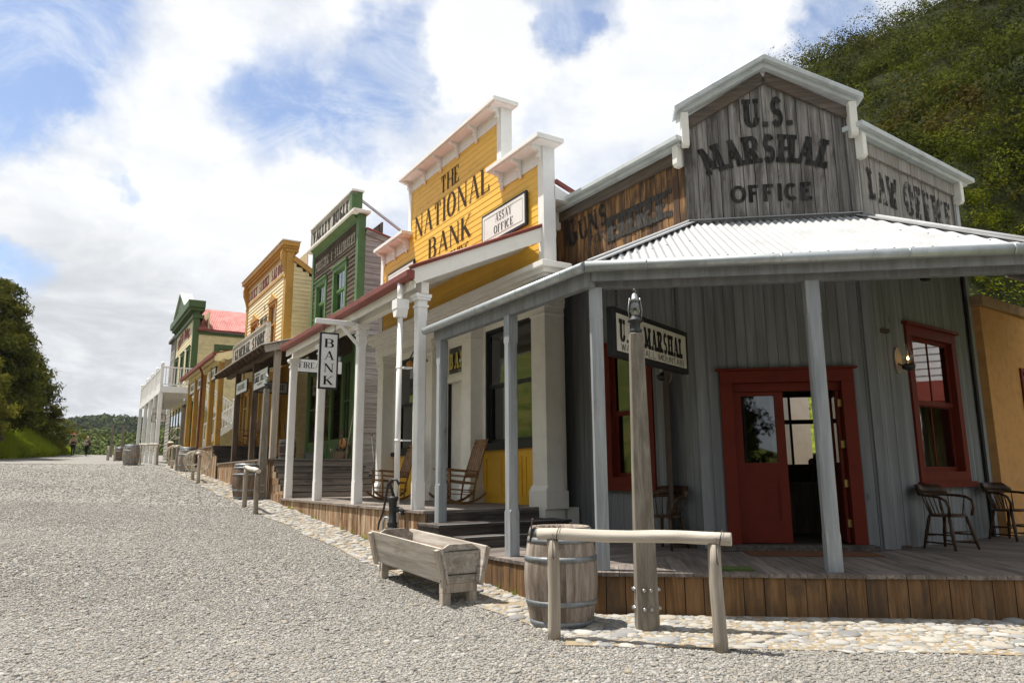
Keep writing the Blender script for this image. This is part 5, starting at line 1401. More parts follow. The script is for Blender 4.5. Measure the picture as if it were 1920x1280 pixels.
def wallsign(label,x0,x1,z0,z1,y,lines,face='signwhite',fr=SF,th=.05,b=.05,style='roman',name='painted_sign',ink='ink',back=False,edge='black',border=False):
    o=thing(name,label,'sign',fr.at((x0+x1)/2,y,z0))
    f2=fr.at(0,y,0);yy=signboard(o,f2,x0,x1,z0,z1,M[face],M[edge],th,b,back)
    k=MB(f2)
    for s,a,c,z,h in lines:
        text(k,s,x0+(x1-x0)*a,x0+(x1-x0)*c,z,h,style,yy)
        if back: text(k,s,x0+(x1-x0)*a,x0+(x1-x0)*c,z,h,style,-yy,back=True)
    if lines: k.build('lettering',M[ink],o)
    if border:
        k=MB(f2);i=b+.06;t=.008
        for q in((x0+i,x1-i,z0+i,z0+i+t),(x0+i,x1-i,z1-i-t,z1-i),(x0+i,x0+i+t,z0+i,z1-i),(x1-i-t,x1-i,z0+i,z1-i)): k.box(q[0],q[1],yy,yy+.003,q[2],q[3],.5)
        k.build('border_line',M['signgrey'],o)
    return o
wallsign('white assay office board on the right wing of the yellow bank',-6.04,-4.36,5.98,6.65,1.94,[('ASSAY',.34,.70,6.36,.16),('OFFICE',.30,.74,6.13,.16)],border=True)
wallsign('blank white board half hidden on the left wing of the yellow bank',-11.12,-9.44,5.98,6.66,1.94,[],border=True)
# upright BANK sign on its arm
bs=thing('hanging_sign','tall narrow white BANK sign hanging from a white post arm','sign',SF.at(-7.6,-.68,3.12))
BF2=SF.at(-7.55,0,0,90)   # local x runs along +Y, faces +X (down-street) on its -y side
yy=signboard(bs,BF2,-.88,-.50,3.12,4.24,M['signwhite'],M['black'],.05,.035)
k=MB(BF2)
for i,ch in enumerate('BANK'):
    text(k,ch,-.78,-.60,3.97-.245*i-.03,.17,'roman',yy);text(k,ch,-.78,-.60,3.97-.245*i-.03,.17,'roman',-yy,back=True)
k.build('lettering',M['ink'],bs)
m=MB(SF);m.beam((-7.55,-.02,4.46),(-7.55,-.98,4.46),.07,.10,.5);m.beam((-7.55,-.08,4.02),(-7.55,-.48,4.43),.05,.06,.5);build_each(m,'arm',M['white'],bs,bevel=.006)
m=MB(SF);chain(m,(-7.55,-.80,4.25),(-7.55,-.80,4.42),.01,.04);m.build('chain',M['iron'],bs)
m=MB(SF);chain(m,(-7.55,-.58,4.25),(-7.55,-.58,4.42),.01,.04);m.build('chain',M['iron'],bs)
# ---- rocking chairs
def rocking_chair(fr,label,group):
    o=thing('rocking_chair',label,'chair',fr,group)
    mt=M['rocker']
    for s in(-1,1):
        m=MB(fr);n=14;P=[]
        for i in range(n+1):
            a=R(-34+68*i/n);P.append((.02+1.05*math.sin(a)*.8,1.05-1.05*math.cos(a)*1.0))
        for i in range(n):
            (y0,z0),(y1,z1)=P[i],P[i+1];m.prism([(y0,z0),(y1,z1),(y1,z1+.05),(y0,z0+.05)],s*.26-.016,s*.26+.016,.5,'yz')
        m.build('rocker',mt,o)
        m=MB(fr);m.tube([(s*.26,-.27,.07),(s*.265,-.275,.25),(s*.27,-.285,.42),(s*.27,-.30,.64)],[.016,.02,.023,.019],8);m.build('front_leg',mt,o)
        m=MB(fr);m.tube([(s*.25,.22,.07),(s*.245,.27,.40),(s*.24,.40,.80),(s*.235,.55,1.22)],[.016,.021,.02,.014],8);m.build('back_post',mt,o)
        m=MB(fr);m.beam((s*.275,-.36,.655),(s*.25,.33,.60),.07,.022,.5);m.build('arm',mt,o,bevel=.004)
        m=MB(fr)
        for a,b in(((-.275,.20),(.235,.17)),((-.276,.29),(.245,.25)),((-.29,.55),(.30,.50))): m.tube([(s*.262,a[0],a[1]),(s*.25,b[0],b[1])],.010,6)
        build_each(m,'side_rung',mt,o)
    m=MB(fr);m.prism([(-.285,.43),(.27,.36),(.27,.395),(-.285,.465)],-.25,.25,.5,'yz');m.build('seat',mt,o,bevel=.004)
    m=MB(fr)
    for z,y in((.18,-.272),(.28,-.275)): m.tube([(-.26,y,z),(.26,y,z)],.011,6)
    m.tube([(-.25,.235,.22),(.25,.235,.22)],.011,6);build_each(m,'front_rung',mt,o)
    m=MB(fr)
    for y,z,h in((.315,.53,.09),(.505,1.09,.07),(.535,1.175,.075)): m.beam((-.235,y,z),(.235,y,z),.018,h,.5,up=(0,-.35,1))
    build_each(m,'back_rail',mt,o)
    for i in range(6):
        x=-.19+.076*i;m=MB(fr);m.beam((x,.33,.57),(x,.49,1.06),.05,.011,None,up=(0,1,0));m.build('slat',mt,o)
    return o
rc=rocking_chair(SF.at(-6.12,1.42,.915,0),'brown rocking chair on the bank porch between two grey porch posts','rocking chairs on the porches')
dup(rc,SF.at(-8.75,1.15,.915,0),'brown rocking chair on the bank porch just left of the white downpipe')
# ------------------------------------------------------------ dark timber newspaper building with the general store porch
vb=thing('newspaper_building','dark brown lap boarded two storey building with bright green trim','building',SF.at(-17.2,2.6,1.0))
def bugle():
    x0,x1,y=-20.15,-15.08,2.5
    ops=[(-19.62,-18.30,6.75,8.42),(-17.60,-16.14,6.75,8.48)]
    w=MB(SF);w.laps(x0+.05,x1-.2,5.2,9.53,y,.155,ops,t=.02,jit=.012);w.box(x0+.05,x1-.05,y+.75,y+.8,1.8,9.6,.5);w.build('wall',M['bugle_lap'],vb)
    for o in ops: window(vb,SF,o[0],o[1],o[2],o[3],y,M['green_b'],.16,.07,2,1,True,.55,'pane',.06,.06,.10,proud=.05)
    c=MB(SF);c.box(x1-.22,x1,y-.045,y+.2,1.8,9.75,.5);c.box(x0,x0+.22,y-.045,y+.2,1.8,9.75,.5);build_each(c,'corner_board',M['green_b'],vb)
    c=MB(SF);c.box(x0+.22,x1-.22,y-.03,y,9.52,9.75,.5);c.prism([(y-.03,9.62),(y-.2,9.75),(y,9.75)],x0+.22,x1-.22,.5,'yz');c.build('frieze',M['green_b'],vb)
    c=MB(SF);c.box(x0-.18,x1+.16,y-.28,y+.30,9.752,9.84,.5);c.build('parapet_cap',M['white_w'],vb,bevel=.006)
    s=MB(SF);s.box(-19.9,-15.62,y-.16,y+.02,9.842,10.56,.5);b=s.build('sign_board',M['bugle_sign'],vb)
    s=MB(SF);s.box(-15.61,-15.37,y-.19,y+.16,9.842,10.58,.5);s.box(-20.0,-19.91,y-.19,y+.06,9.842,10.58,.5);s.box(-20.0,-15.37,y-.185,y-.03,10.50,10.58,.5);fs=build_each(s,'sign_frame',M['green_b'],b)
    for q in fs[1:]: q.data.materials[0]=M['bugle_sign']
    s=MB(SF);s.box(-20.05,-15.32,y-.22,y+.2,10.582,10.64,.5);s.build('sign_cap',M['white'],b)
    k=MB(SF);text(k,'VALLEY BUGLE',-19.75,-15.74,9.96,.46,'slab',y-.168);k.build('lettering',M['ink_worn'],b)
    k=MB(SF);text(k,'PRINTING & STATIONERY',-19.7,-15.4,8.86,.36,'slabn',y-.036);k.build('lettering',M['ink_wash'],vb)
    k=MB(SF);k.beam((-15.5,y+.1,10.4),(-15.5,y+2.2,9.2),.07,.07,.5);k.build('brace',M['white_roof_edge'],vb)
    # side wall with a skillion roof
    sd_=SF.at(x1,y,0,90);w=MB(sd_);tp=lambda a:9.25-.235*a
    z=1.5
    while z<9.2:
        e=min(6.5,(9.25-(z+.18))/.235)
        if e>.25: w.prism([(-.022,z),(.01,z),(.01,z+.18),(-.002,z+.18)],.2,e,None,'yz')
        z+=.18
    w.build('wall',M['bugle_side'],vb)
    w=MB(sd_);w.beam((.2,-.05,tp(.2)-.05),(6.6,-.05,tp(6.6)-.05),.03,.17,.5);w.build('barge_board',M['bugle_side'],vb)
    w=MB(sd_);w.beam((.2,2.8,tp(.2)+.07),(6.7,2.8,tp(6.7)+.07),5.8,.04,.5);w.build('roof',M['redroof'],vb)
    w=MB(SF);w.box(x0+.05,x1-.05,3.4,9,1.5,7.6,.5);w.build('wall',M['dark_wood'],vb)
    # green shop front
    gy=y
    f=MB(SF)
    def gb(a,b,c,d,yy=0): f.box(a,b,gy-.03+yy,gy+.05+yy,c,d,.5)
    gb(x0+.22,x1-.22,1.95,2.62);gb(x0+.22,x1-.22,5.0,5.25);gb(-20.0,-19.85,2.62,5.0);gb(-17.45,-17.25,2.62,5.0);gb(-16.25,-16.08,1.95,5.0,-.01);gb(-15.42,-15.3,2.62,5.0)
    for a,b in((-19.8,-17.5),): 
        moulded_panel(f,a,b,2.06,2.5,gy-.03)
    build_each(f,'shop_front',M['green_b'],vb)
    f=MB(SF)
    for a,b,n in((-19.85,-17.45,2),(-16.08,-15.42,1)):
        f.box(a,a+.08,gy-.02,gy+.04,2.62,5,.5);f.box(b-.08,b,gy-.02,gy+.04,2.62,5,.5);f.box(a+.08,b-.08,gy-.015,gy+.035,3.75,3.80,.5)
        for i in range(1,n+1): xx=a+(b-a)*i/(n+1);f.box(xx-.02,xx+.02,gy-.018,gy+.038,2.62,5,.5)
    build_each(f,'window_frame',M['green'],vb)
    f=MB(SF)
    for a,b in((-19.8,-17.5),(-16.05,-15.45)): f.quad((a,gy+.02,2.62),(b,gy+.02,2.62),(b,gy+.02,5),(a,gy+.02,5),.5)
    build_each(f,'pane',M['pane_d'],vb)
    f=MB(SF);f.box(-17.25,-16.25,gy+.25,gy+.29,1.95,4.6,.5);moulded_panel(f,-17.1,-16.3,2.2,3.0,gy+.25);d=f.build('door',M['green'],vb)
    f=MB(SF);f.quad((-17.08,gy+.24,3.2),(-16.32,gy+.24,3.2),(-16.32,gy+.24,4.4),(-17.08,gy+.24,4.4),.5);f.build('pane',M['pane_d'],d)
    # porch
    d=MB(SF);deckboards(d,[(-21.9,-.2),(-14.2,-.2),(-14.2,2.5),(-21.9,2.5)],.14,1.90,1.94);d.build('deck',M['deck_s'],vb)
    s=MB(SF);x=-21.9
    while x<-14.2: s.box(x+.003,x+.14,-.165,-.14,g(-x)-.03,1.898);x+=.143
    s.build('deck_skirt',M['skirt2'],vb)
    for i in range(6):
        z=.912+.165*(i+1);xr_=-12.74-.26*i
        s=MB(SF);s.box(xr_-.34,xr_+.02,-.10,2.45,z-.035,z);s.build('step_tread',M['step'],vb,bevel=.003)
        s=MB(SF);s.box(xr_-.03,xr_-.005,-.08,2.44,z-.166,z-.036);s.build('step_riser',M['deck_s'],vb)
        s=MB(SF);s.box(xr_-.03,xr_+.023,-.09,2.44,z+.0005,z+.006,.5);s.build('nosing',M['galv'],vb)
    s=MB(SF);s.vboards(-14.2,-12.74,.66,1.0,-.13,-.105,.11);x=-12.45
    for i in range(6):
        s.box(-14.2,-12.76-.26*i,-.128,-.103,.90+.165*i,.912+.165*(i+1)-.001)
    s.build('stair_side',M['skirt2'],vb)
    for x,mt in((-14.62,'oldwood_z'),(-17.3,'dark_wood'),(-20.0,'dark_wood')):
        p=MB(SF);post(p,x,.02,1.94,5.0,.17,.012);p.build('porch_post',M[mt],vb,origin=(x,.02,1.94))
    b=MB(SF);b.box(-21.8,-14.4,-.06,.1,4.98,5.16);b.build('porch_beam',M['dark_wood_x'],vb)
    r=MB(SF)
    r.beam((-18.1,-.5,5.07),(-18.1,2.5,5.95),7.5,.03,.5)
    for x in np.arange(-21.7,-14.3,.55): r.beam((x,-.46,5.00),(x,2.5,5.87),.06,.11)
    r.build('porch_roof',M['dark_wood'],vb)
    r=MB(SF);r.beam((-18.1,-.54,5.075),(-18.1,2.5,5.985),7.56,.02,.5);r.build('roof_sheet',M['white_w'],vb)
    r=MB(SF);r.beam((-14.40,-.4,4.99),(-14.40,2.4,5.84),.04,.22);r.build('barge_board',M['oldwood'],vb)
    s=MB(SF);s.box(-20.95,-15.88,-.02,.03,5.20,6.02);b=s.build('sign_board',M['gs_sign'],vb)
    s=MB(SF);s.box(-21.0,-15.83,-.05,.06,6.021,6.07);s.box(-15.90,-15.80,-.05,.06,5.18,6.02);s.box(-21.03,-20.951,-.05,.06,5.18,6.02);s.build('sign_frame',M['oldwood'],b)
    k=MB(SF);text(k,'GENERAL STORE',-20.7,-16.15,5.50,.36,'slab',-.028);k.build('lettering',M['ink_worn'],b)
    k=MB(SF);text(k,'GROCERIES & HARDWARE',-20.0,-16.9,5.29,.14,'roman',-.028);k.build('lettering',M['ink_ghost'],b)
bugle()
wallsign('white groceries board between the dark porch posts of the general store',-19.95,-18.25,4.20,4.62,-.02,[('GROCERIES',.16,.86,4.33,.17)],style='roman',back=True,b=.025)
wallsign('white three line board beside the lantern on the general store porch',-17.42,-15.45,4.08,4.66,-.02,[('BY LICENSE',.1,.5,4.52,.06),("SAMUEL COLT'S",.12,.88,4.31,.17),('PATENT',.35,.7,4.20,.06)],style='slabn',back=True,b=.025)
XF=SF.at(-14.5,0,0,90)
wallsign('white firearms board under the dark porch roof behind the tall BANK sign',.42,1.88,4.40,4.80,0,[('FIREARMS',.13,.86,4.53,.17)],fr=XF,style='roman',b=.02,edge='black')
XF=SF.at(-20.3,0,0,90)
wallsign('grey tinware board hung across the general store porch behind the lantern',.55,1.80,4.38,4.82,0,[('TINWARE',.10,.92,4.52,.19)],face='signgrey',fr=XF,style='roman',b=.04)
# things on the general store porch
def cask(fr,label,mat,h=.93,r=.285,bulge=.355,lid=True,name='barrel',group=None,open_=False):
    o=thing(name,label,'barrel',fr,group)
    n=26;prof=[]
    for i in range(13):
        k=i/12;prof.append((r+(bulge-r)*math.sin(math.pi*k)**.85,h*k))
    m=MB(fr);m.lathe((0,0,0),prof,n,rsector=True,cap=False)
    m.lathe((0,0,0),[(r,h),(r-.028,h),(r-.03,h-.05)],n,rsector=True,cap=False)
    m.build('stave_body',mat,o)
    m=MB(fr);m.lathe((0,0,h-.055),[(r-.025,0),(r-.025,.008),(.001,.010)],n,cap=False);m.build('lid',mat,o)
    def rad(z): return r+(bulge-r)*math.sin(math.pi*min(1,max(0,z/h)))**.85
    for a,b in((.005,.075),(.225,.275),(.66,.71),(.845,.895),(.915,.985)):
        m=MB(fr);z0,z1=a*h,b*h;m.lathe((0,0,0),[(rad(z0)+.001,z0),(rad(z0)+.006,z0),(rad((z0+z1)/2)+.006,(z0+z1)/2),(rad(z1)+.006,z1),(rad(z1)+.001,z1)],n,cap=False);m.build('hoop',M['hoop'],o)
    return o
tb=cask(SF.at(-15.0,.52,1.945),'dark half barrel of old tools on the general store porch',M['barrel_d'],.55,.22,.25)
m=MB(SF)
for a,b,c in((-.1,.05,.5),(.02,-.08,.62),(.09,.06,.45)): m.tube([(-15.0,.52,2.3),(-15.0+a,.52+b*2,2.45+c)],.014,6)
build_each(m,'tool_handle',M['iron'],tb)
o=thing('wash_tub','grey tin wash tub at the general store porch edge','tub',SF.at(-14.62,1.08,1.945));m=MB(o and SF);m.lathe((-14.62,1.08,1.945),[(.14,0),(.155,.06),(.17,.16),(.178,.165),(.16,.16),(.13,.02)],18,cap=False);m.lathe((-14.62,1.08,1.945),[(.14,0),(.001,.01)],18,cap=False);m.build('tub',M['tin'],o)
o=thing('watering_can','small green enamel can beside the grey wash tub','can',SF.at(-14.6,1.42,1.945));m=MB(SF);m.lathe((-14.6,1.42,1.945),[(.075,0),(.08,.15),(.05,.17)],14);m.build('can_body',M['enamel_g'],o);m=MB(SF);m.tube([(-14.6,1.34,1.98),(-14.6,1.28,2.08),(-14.6,1.34,2.10)],.010,6);m.build('handle',M['enamel_g'],o)
o=thing('wicker_basket','round wicker basket at the top of the general store steps','basket',SF.at(-14.55,1.86,1.945));m=MB(SF);m.lathe((-14.55,1.86,1.945),[(.15,0),(.18,.08),(.205,.20),(.215,.205),(.19,.2),(.14,.02)],18,cap=False);m.lathe((-14.55,1.86,1.945),[(.15,.01),(.001,.012)],18,cap=False);m.build('basket_body',M['wicker'],o)
m=MB(SF);m.tube([(-14.55,1.66,2.14),(-14.55,1.63,2.24),(-14.55,1.70,2.20)],.012,6);m.build('handle',M['rope'],o)
o=thing('straw_hat','tan straw hat hung above the wicker basket','hat',SF.at(-14.8,2.08,2.28));m=MB(SF);m.sphere((-14.8,2.08,2.40),.14,.10,.17);m.build('crown',M['orange_hat'],o)
o=thing('broom','long handled broom leaning by the green shop front','broom',SF.at(-14.6,2.12,1.945));m=MB(SF);m.tube([(-14.60,2.1,1.95),(-14.85,2.44,3.55)],.014,6);m.build('handle',M['pole'],o);m=MB(SF);m.beam((-14.60,2.1,1.95),(-14.64,2.16,2.2),.10,.05,None,w2=.04);m.build('bristles',M['wicker'],o)
o=thing('iron_bar','dark iron bar leaning on the grey lap boarded side wall','bar',SF.at(-12.1,2.0,.92));m=MB(SF);m.tube([(-12.05,2.12,.93),(-13.0,2.30,2.55)],.018,6);m.sphere((-13.0,2.30,2.57),.028);m.build('bar',M['iron'],o)
o=thing('firewood_heap','dark heap of firewood and boards against the green shop front','firewood',SF.at(-14.95,2.25,1.945));m=MB(SF)
for i in range(22):
    a=Vector((-15.3+random.random()*.7,2.0+random.random()*.35,1.97+random.random()*.4));m.tube([a,a+Vector((random.uniform(-.3,.3),random.uniform(-.2,.2),random.uniform(.0,.5)))],.022,6)
m.build('logs',M['dark_wood'],o)
for i,(px_,py_,pz_,r_) in enumerate(((-14.6,1.62,4.55,.10),(-14.75,1.82,4.75,.11))):
    o=thing('tin_bucket',('tin bucket hung lowest behind the BANK sign','tin bucket hung highest by the green corner board')[i],'bucket',SF.at(px_,py_,pz_),'buckets hung under the store porch');m=MB(SF);m.lathe((px_,py_,pz_),[(r_*.75,0),(r_,.22),(r_*.95,.22),(r_*.7,.01)],14,cap=False);m.lathe((px_,py_,pz_),[(r_*.75,0),(.001,.005)],14,cap=False);m.build('bucket_body',M['tin'],o)
    m=MB(SF);m.tube([(px_,py_-r_,pz_+.21),(px_,py_,pz_+.36),(px_,py_+r_,pz_+.21)],.006,5);chain(m,(px_,py_,pz_+.36),(px_,py_,5.35),.01,.05);m.build('handle',M['iron'],o)
# ------------------------------------------------------------ saloon
sl=thing('saloon_building','tall cream lap boarded saloon with a heavy ochre cornice','building',SF.at(-25.3,2.1,1.6))
def saloon():
    x0,x1,y=-29.3,-22.0,2.0
    ops=[(-28.10,-26.60,6.75,8.36),(-24.70,-23.40,6.75,8.62)]
    w=MB(SF);w.laps(x0+.3,x1-.3,5.6,9.38,y,.16,ops,t=.028);w.box(x0,x1,y+.75,y+.8,2,10.4,.5);w.build('wall',M['cream_l'],sl)
    w=MB(SF);w.box(x0+.3,x1-.3,y-.03,y,9.50,10.12,.5);w.build('sign_board',M['cream_l'],sl)
    w=MB(SF);w.box(x0+.3,x1-.3,y-.05,y,9.38,9.50,.5);w.box(x0+.3,x1-.3,y-.04,y,10.12,10.45,.5);w.build('frieze',M['ochre'],sl)
    c=MB(SF);c.box(x1-.34,x1,y-.05,y+.25,2.2,10.45,.5);c.box(x0,x0+.34,y-.05,y+.25,2.2,10.45,.5)
    build_each(c,'corner_board',M['ochre'],sl)
    for xx in(x1-.26,x0+.04):
        b=MB(SF);b.prism([(y-.05,9.2),(y-.09,9.25),(y-.07,9.4),(y-.13,9.65),(y-.24,9.95),(y-.26,10.2),(y-.20,10.4),(y-.05,10.45)],xx,xx+.2,.5,'yz');b.build('bracket',M['ochre'],sl)
    c=MB(SF)
    for yy,a,b,dx in((-.12,10.28,10.40,.05),(-.20,10.40,10.48,.12),(-.28,10.48,10.66,.2)): c.box(x0-dx,x1+dx,y+yy,y+.4,a,b,.5)
    c.build('cornice',M['ochre'],sl,bevel=.01)
    c=MB(SF);c.box(x0-.24,x1+.24,y-.32,y+.44,10.662,10.70,.5);c.build('parapet_cap',M['white'],sl)
    k=MB(SF);text(k,'LUCKY STRIKE SALOON',-28.9,-22.35,9.58,.46,'slabn',y-.038);k.build('lettering',M['ink_red'],sl)
    k=MB(SF);text(k,'&',-25.65,-25.35,8.55,.24,'roman',y-.04);k.build('lettering',M['ink'],sl);k=MB(SF);text(k,'MUSIC',-26.25,-24.85,8.0,.30,'slab',y-.04);k.build('lettering',M['ink'],sl)
    for o in ops:
        ww=window(sl,SF,o[0],o[1],o[2],o[3],y,M['ochre'],.13,.05,2,1,True,.6,'pane',.06,.0,.10,proud=.05)
        m=MB(SF);xm=(o[0]+o[1])/2;m.prism([(o[0]-.08,o[3]),(o[1]+.08,o[3]),(xm,o[3]+.36)],y-.10,y+.01,.5);m.build('pediment',M['ochre'],ww)
    # side wall and gable rake
    s=SF.at(x1,y,0,90);w=MB(s);z=2.0
    while z<10.2:
        e=min(8,(10.05-(z+.16))/.62)
        if e>.3: w.prism([(-.026,z),(.01,z),(.01,z+.16),(-.002,z+.16)],.25,e,None,'yz')
        z+=.16
    w.build('wall',M['cream'],sl)
    w=MB(s);w.beam((.22,-.06,10.02),(8.2,-.06,10.02-.62*7.98),.05,.2,.5);w.build('barge_board',M['ochre'],sl)
    w=MB(s);w.beam((.22,3.9,10.12),(8.2,3.9,10.12-.62*7.98),7.9,.04,.5);w.build('roof',M['redroof'],sl)
    w=MB(SF);w.box(x0+.05,x1-.05,2.9,6,1.6,7.8,.5);w.build('wall',M['cream'],sl)
    # shop front below
    f=MB(SF)
    for a,b in((-22.45,-22.0),(-23.9,-23.5),(-25.6,-25.2),(-27.6,-27.2),(-29.3,-28.9)):
        f.box(a,b,y-.12,y+.02,2.62,5.6,.5);f.box(a-.05,b+.05,y-.17,y+.02,2.62,2.95,.5);f.box(a-.05,b+.05,y-.17,y+.02,5.0,5.1,.5);f.box(a-.08,b+.08,y-.2,y+.02,5.3,5.6,.5)
    build_each(f,'pilaster',M['ochre'],sl,4)
    f=MB(SF);f.box(x0,x1,y,y+.05,2.62,3.4,.5);f.box(x0,x1,y,y+.05,5.1,5.6,.5);build_each(f,'panel',M['ochre'],sl)
    f=MB(SF)
    for a,b in((-23.5,-22.45),(-25.2,-23.9),(-27.2,-25.6),(-28.9,-27.6)):
        f.quad((a,y+.02,3.4),(b,y+.02,3.4),(b,y+.02,5.1),(a,y+.02,5.1),.5)
    build_each(f,'pane',M['pane_d'],sl)
    f=MB(SF)
    for a,b in((-23.5,-22.45),(-25.2,-23.9),(-27.2,-25.6),(-28.9,-27.6)):
        f.box(a,a+.07,y-.01,y+.04,3.4,5.1,.5);f.box(b-.07,b,y-.01,y+.04,3.4,5.1,.5);f.box((a+b)/2-.02,(a+b)/2+.02,y-.008,y+.038,3.4,5.1,.5);f.box(a+.07,b-.07,y-.008,y+.038,4.5,4.55,.5)
    build_each(f,'window_frame',M['cream'],sl,4)
    # steps and porch
    for i in range(4):
        z=1.94+.165*(i+1);xx=-22.0-.3*i
        s=MB(SF);s.box(xx-.34,xx+.02,-.2,1.95,z-.035,z);s.box(xx-.03,xx-.005,-.18,1.94,z-.166,z-.036);s.build('step_tread',M['step'],sl)
    d=MB(SF);deckboards(d,[(-31.6,-.25),(-22.9,-.25),(-22.9,2.0),(-31.6,2.0)],.14,2.57,2.61);d.build('deck',M['deck_s'],sl)
    s=MB(SF);x=-31.6
    while x<-22.0: s.box(x+.003,x+.14,-.215,-.19,g(-x)-.03,2.568 if x<-22.9 else 2.2);x+=.143
    s.build('deck_skirt',M['skirt2'],sl)
    for x in(-23.2,-25.1,-27.3,-29.2,-31.2):
        p=MB(SF);post(p,x,-.02,2.61,5.85,.19,.02);p.build('porch_post',M['ochre'],sl,origin=(x,-.02,2.61))
    b=MB(SF);b.box(-31.5,-23.0,-.09,.05,5.80,6.0,.5);b.build('porch_beam',M['cream'],sl)
    r=MB(SF);corrug(r,SF,-31.7,-22.7,lambda x:(2.0,6.75),lambda x:(-.38,6.08),.1,.012,6);r.build('porch_roof',M['redroof'],sl)
    r=MB(SF);r.beam((-27.2,-.35,6.0),(-27.2,2.0,6.66),8.9,.02,.5);r.build('roof_lining',M['cream'],sl)
    gt=MB(SF);gt.box(-31.75,-22.65,-.46,-.33,5.98,6.12,.5);gt.build('gutter',M['redgut'],sl)
    # scalloped end board
    n=7;pts=[(-.38,6.05),(2.0,6.72)];low=[]
    for i in range(n*6+1):
        k=1-i/(n*6);yy=-.38+2.38*k;low.append((yy,5.80+.66*k-.07*abs(math.sin(i/6*math.pi))))
    s=MB(SF);s.prism(pts+low,-22.74,-22.70,.5,'yz');s.build('barge_board',M['cream'],sl)
    p=MB(SF);p.tube([(-26.35,-.36,6.0),(-26.35,-.24,5.75),(-26.35,-.24,2.2)],.045,10);p.build('downpipe',M['redgut'],sl)
saloon()
wallsign('white cigars board between the ochre posts nearest the general store',-25.9,-24.2,5.28,5.78,-.05,[('CIGARS',.2,.85,5.42,.2)],style='slabn',back=True,b=.03)
wallsign('white wines board behind the red downpipe on the ochre porch',-28.6,-27.4,5.25,5.78,-.05,[('WINES',.2,.8,5.42,.2)],style='slabn',back=True,b=.03)
wallsign('white meals board at the far end of the ochre porch',-30.9,-29.4,5.25,5.78,-.05,[('MEALS',.2,.8,5.42,.2)],style='slabn',back=True,b=.03)
dup(rc,SF.at(-23.7,1.2,2.615,10),'brown rocking chair on the ochre porch beyond the general store')
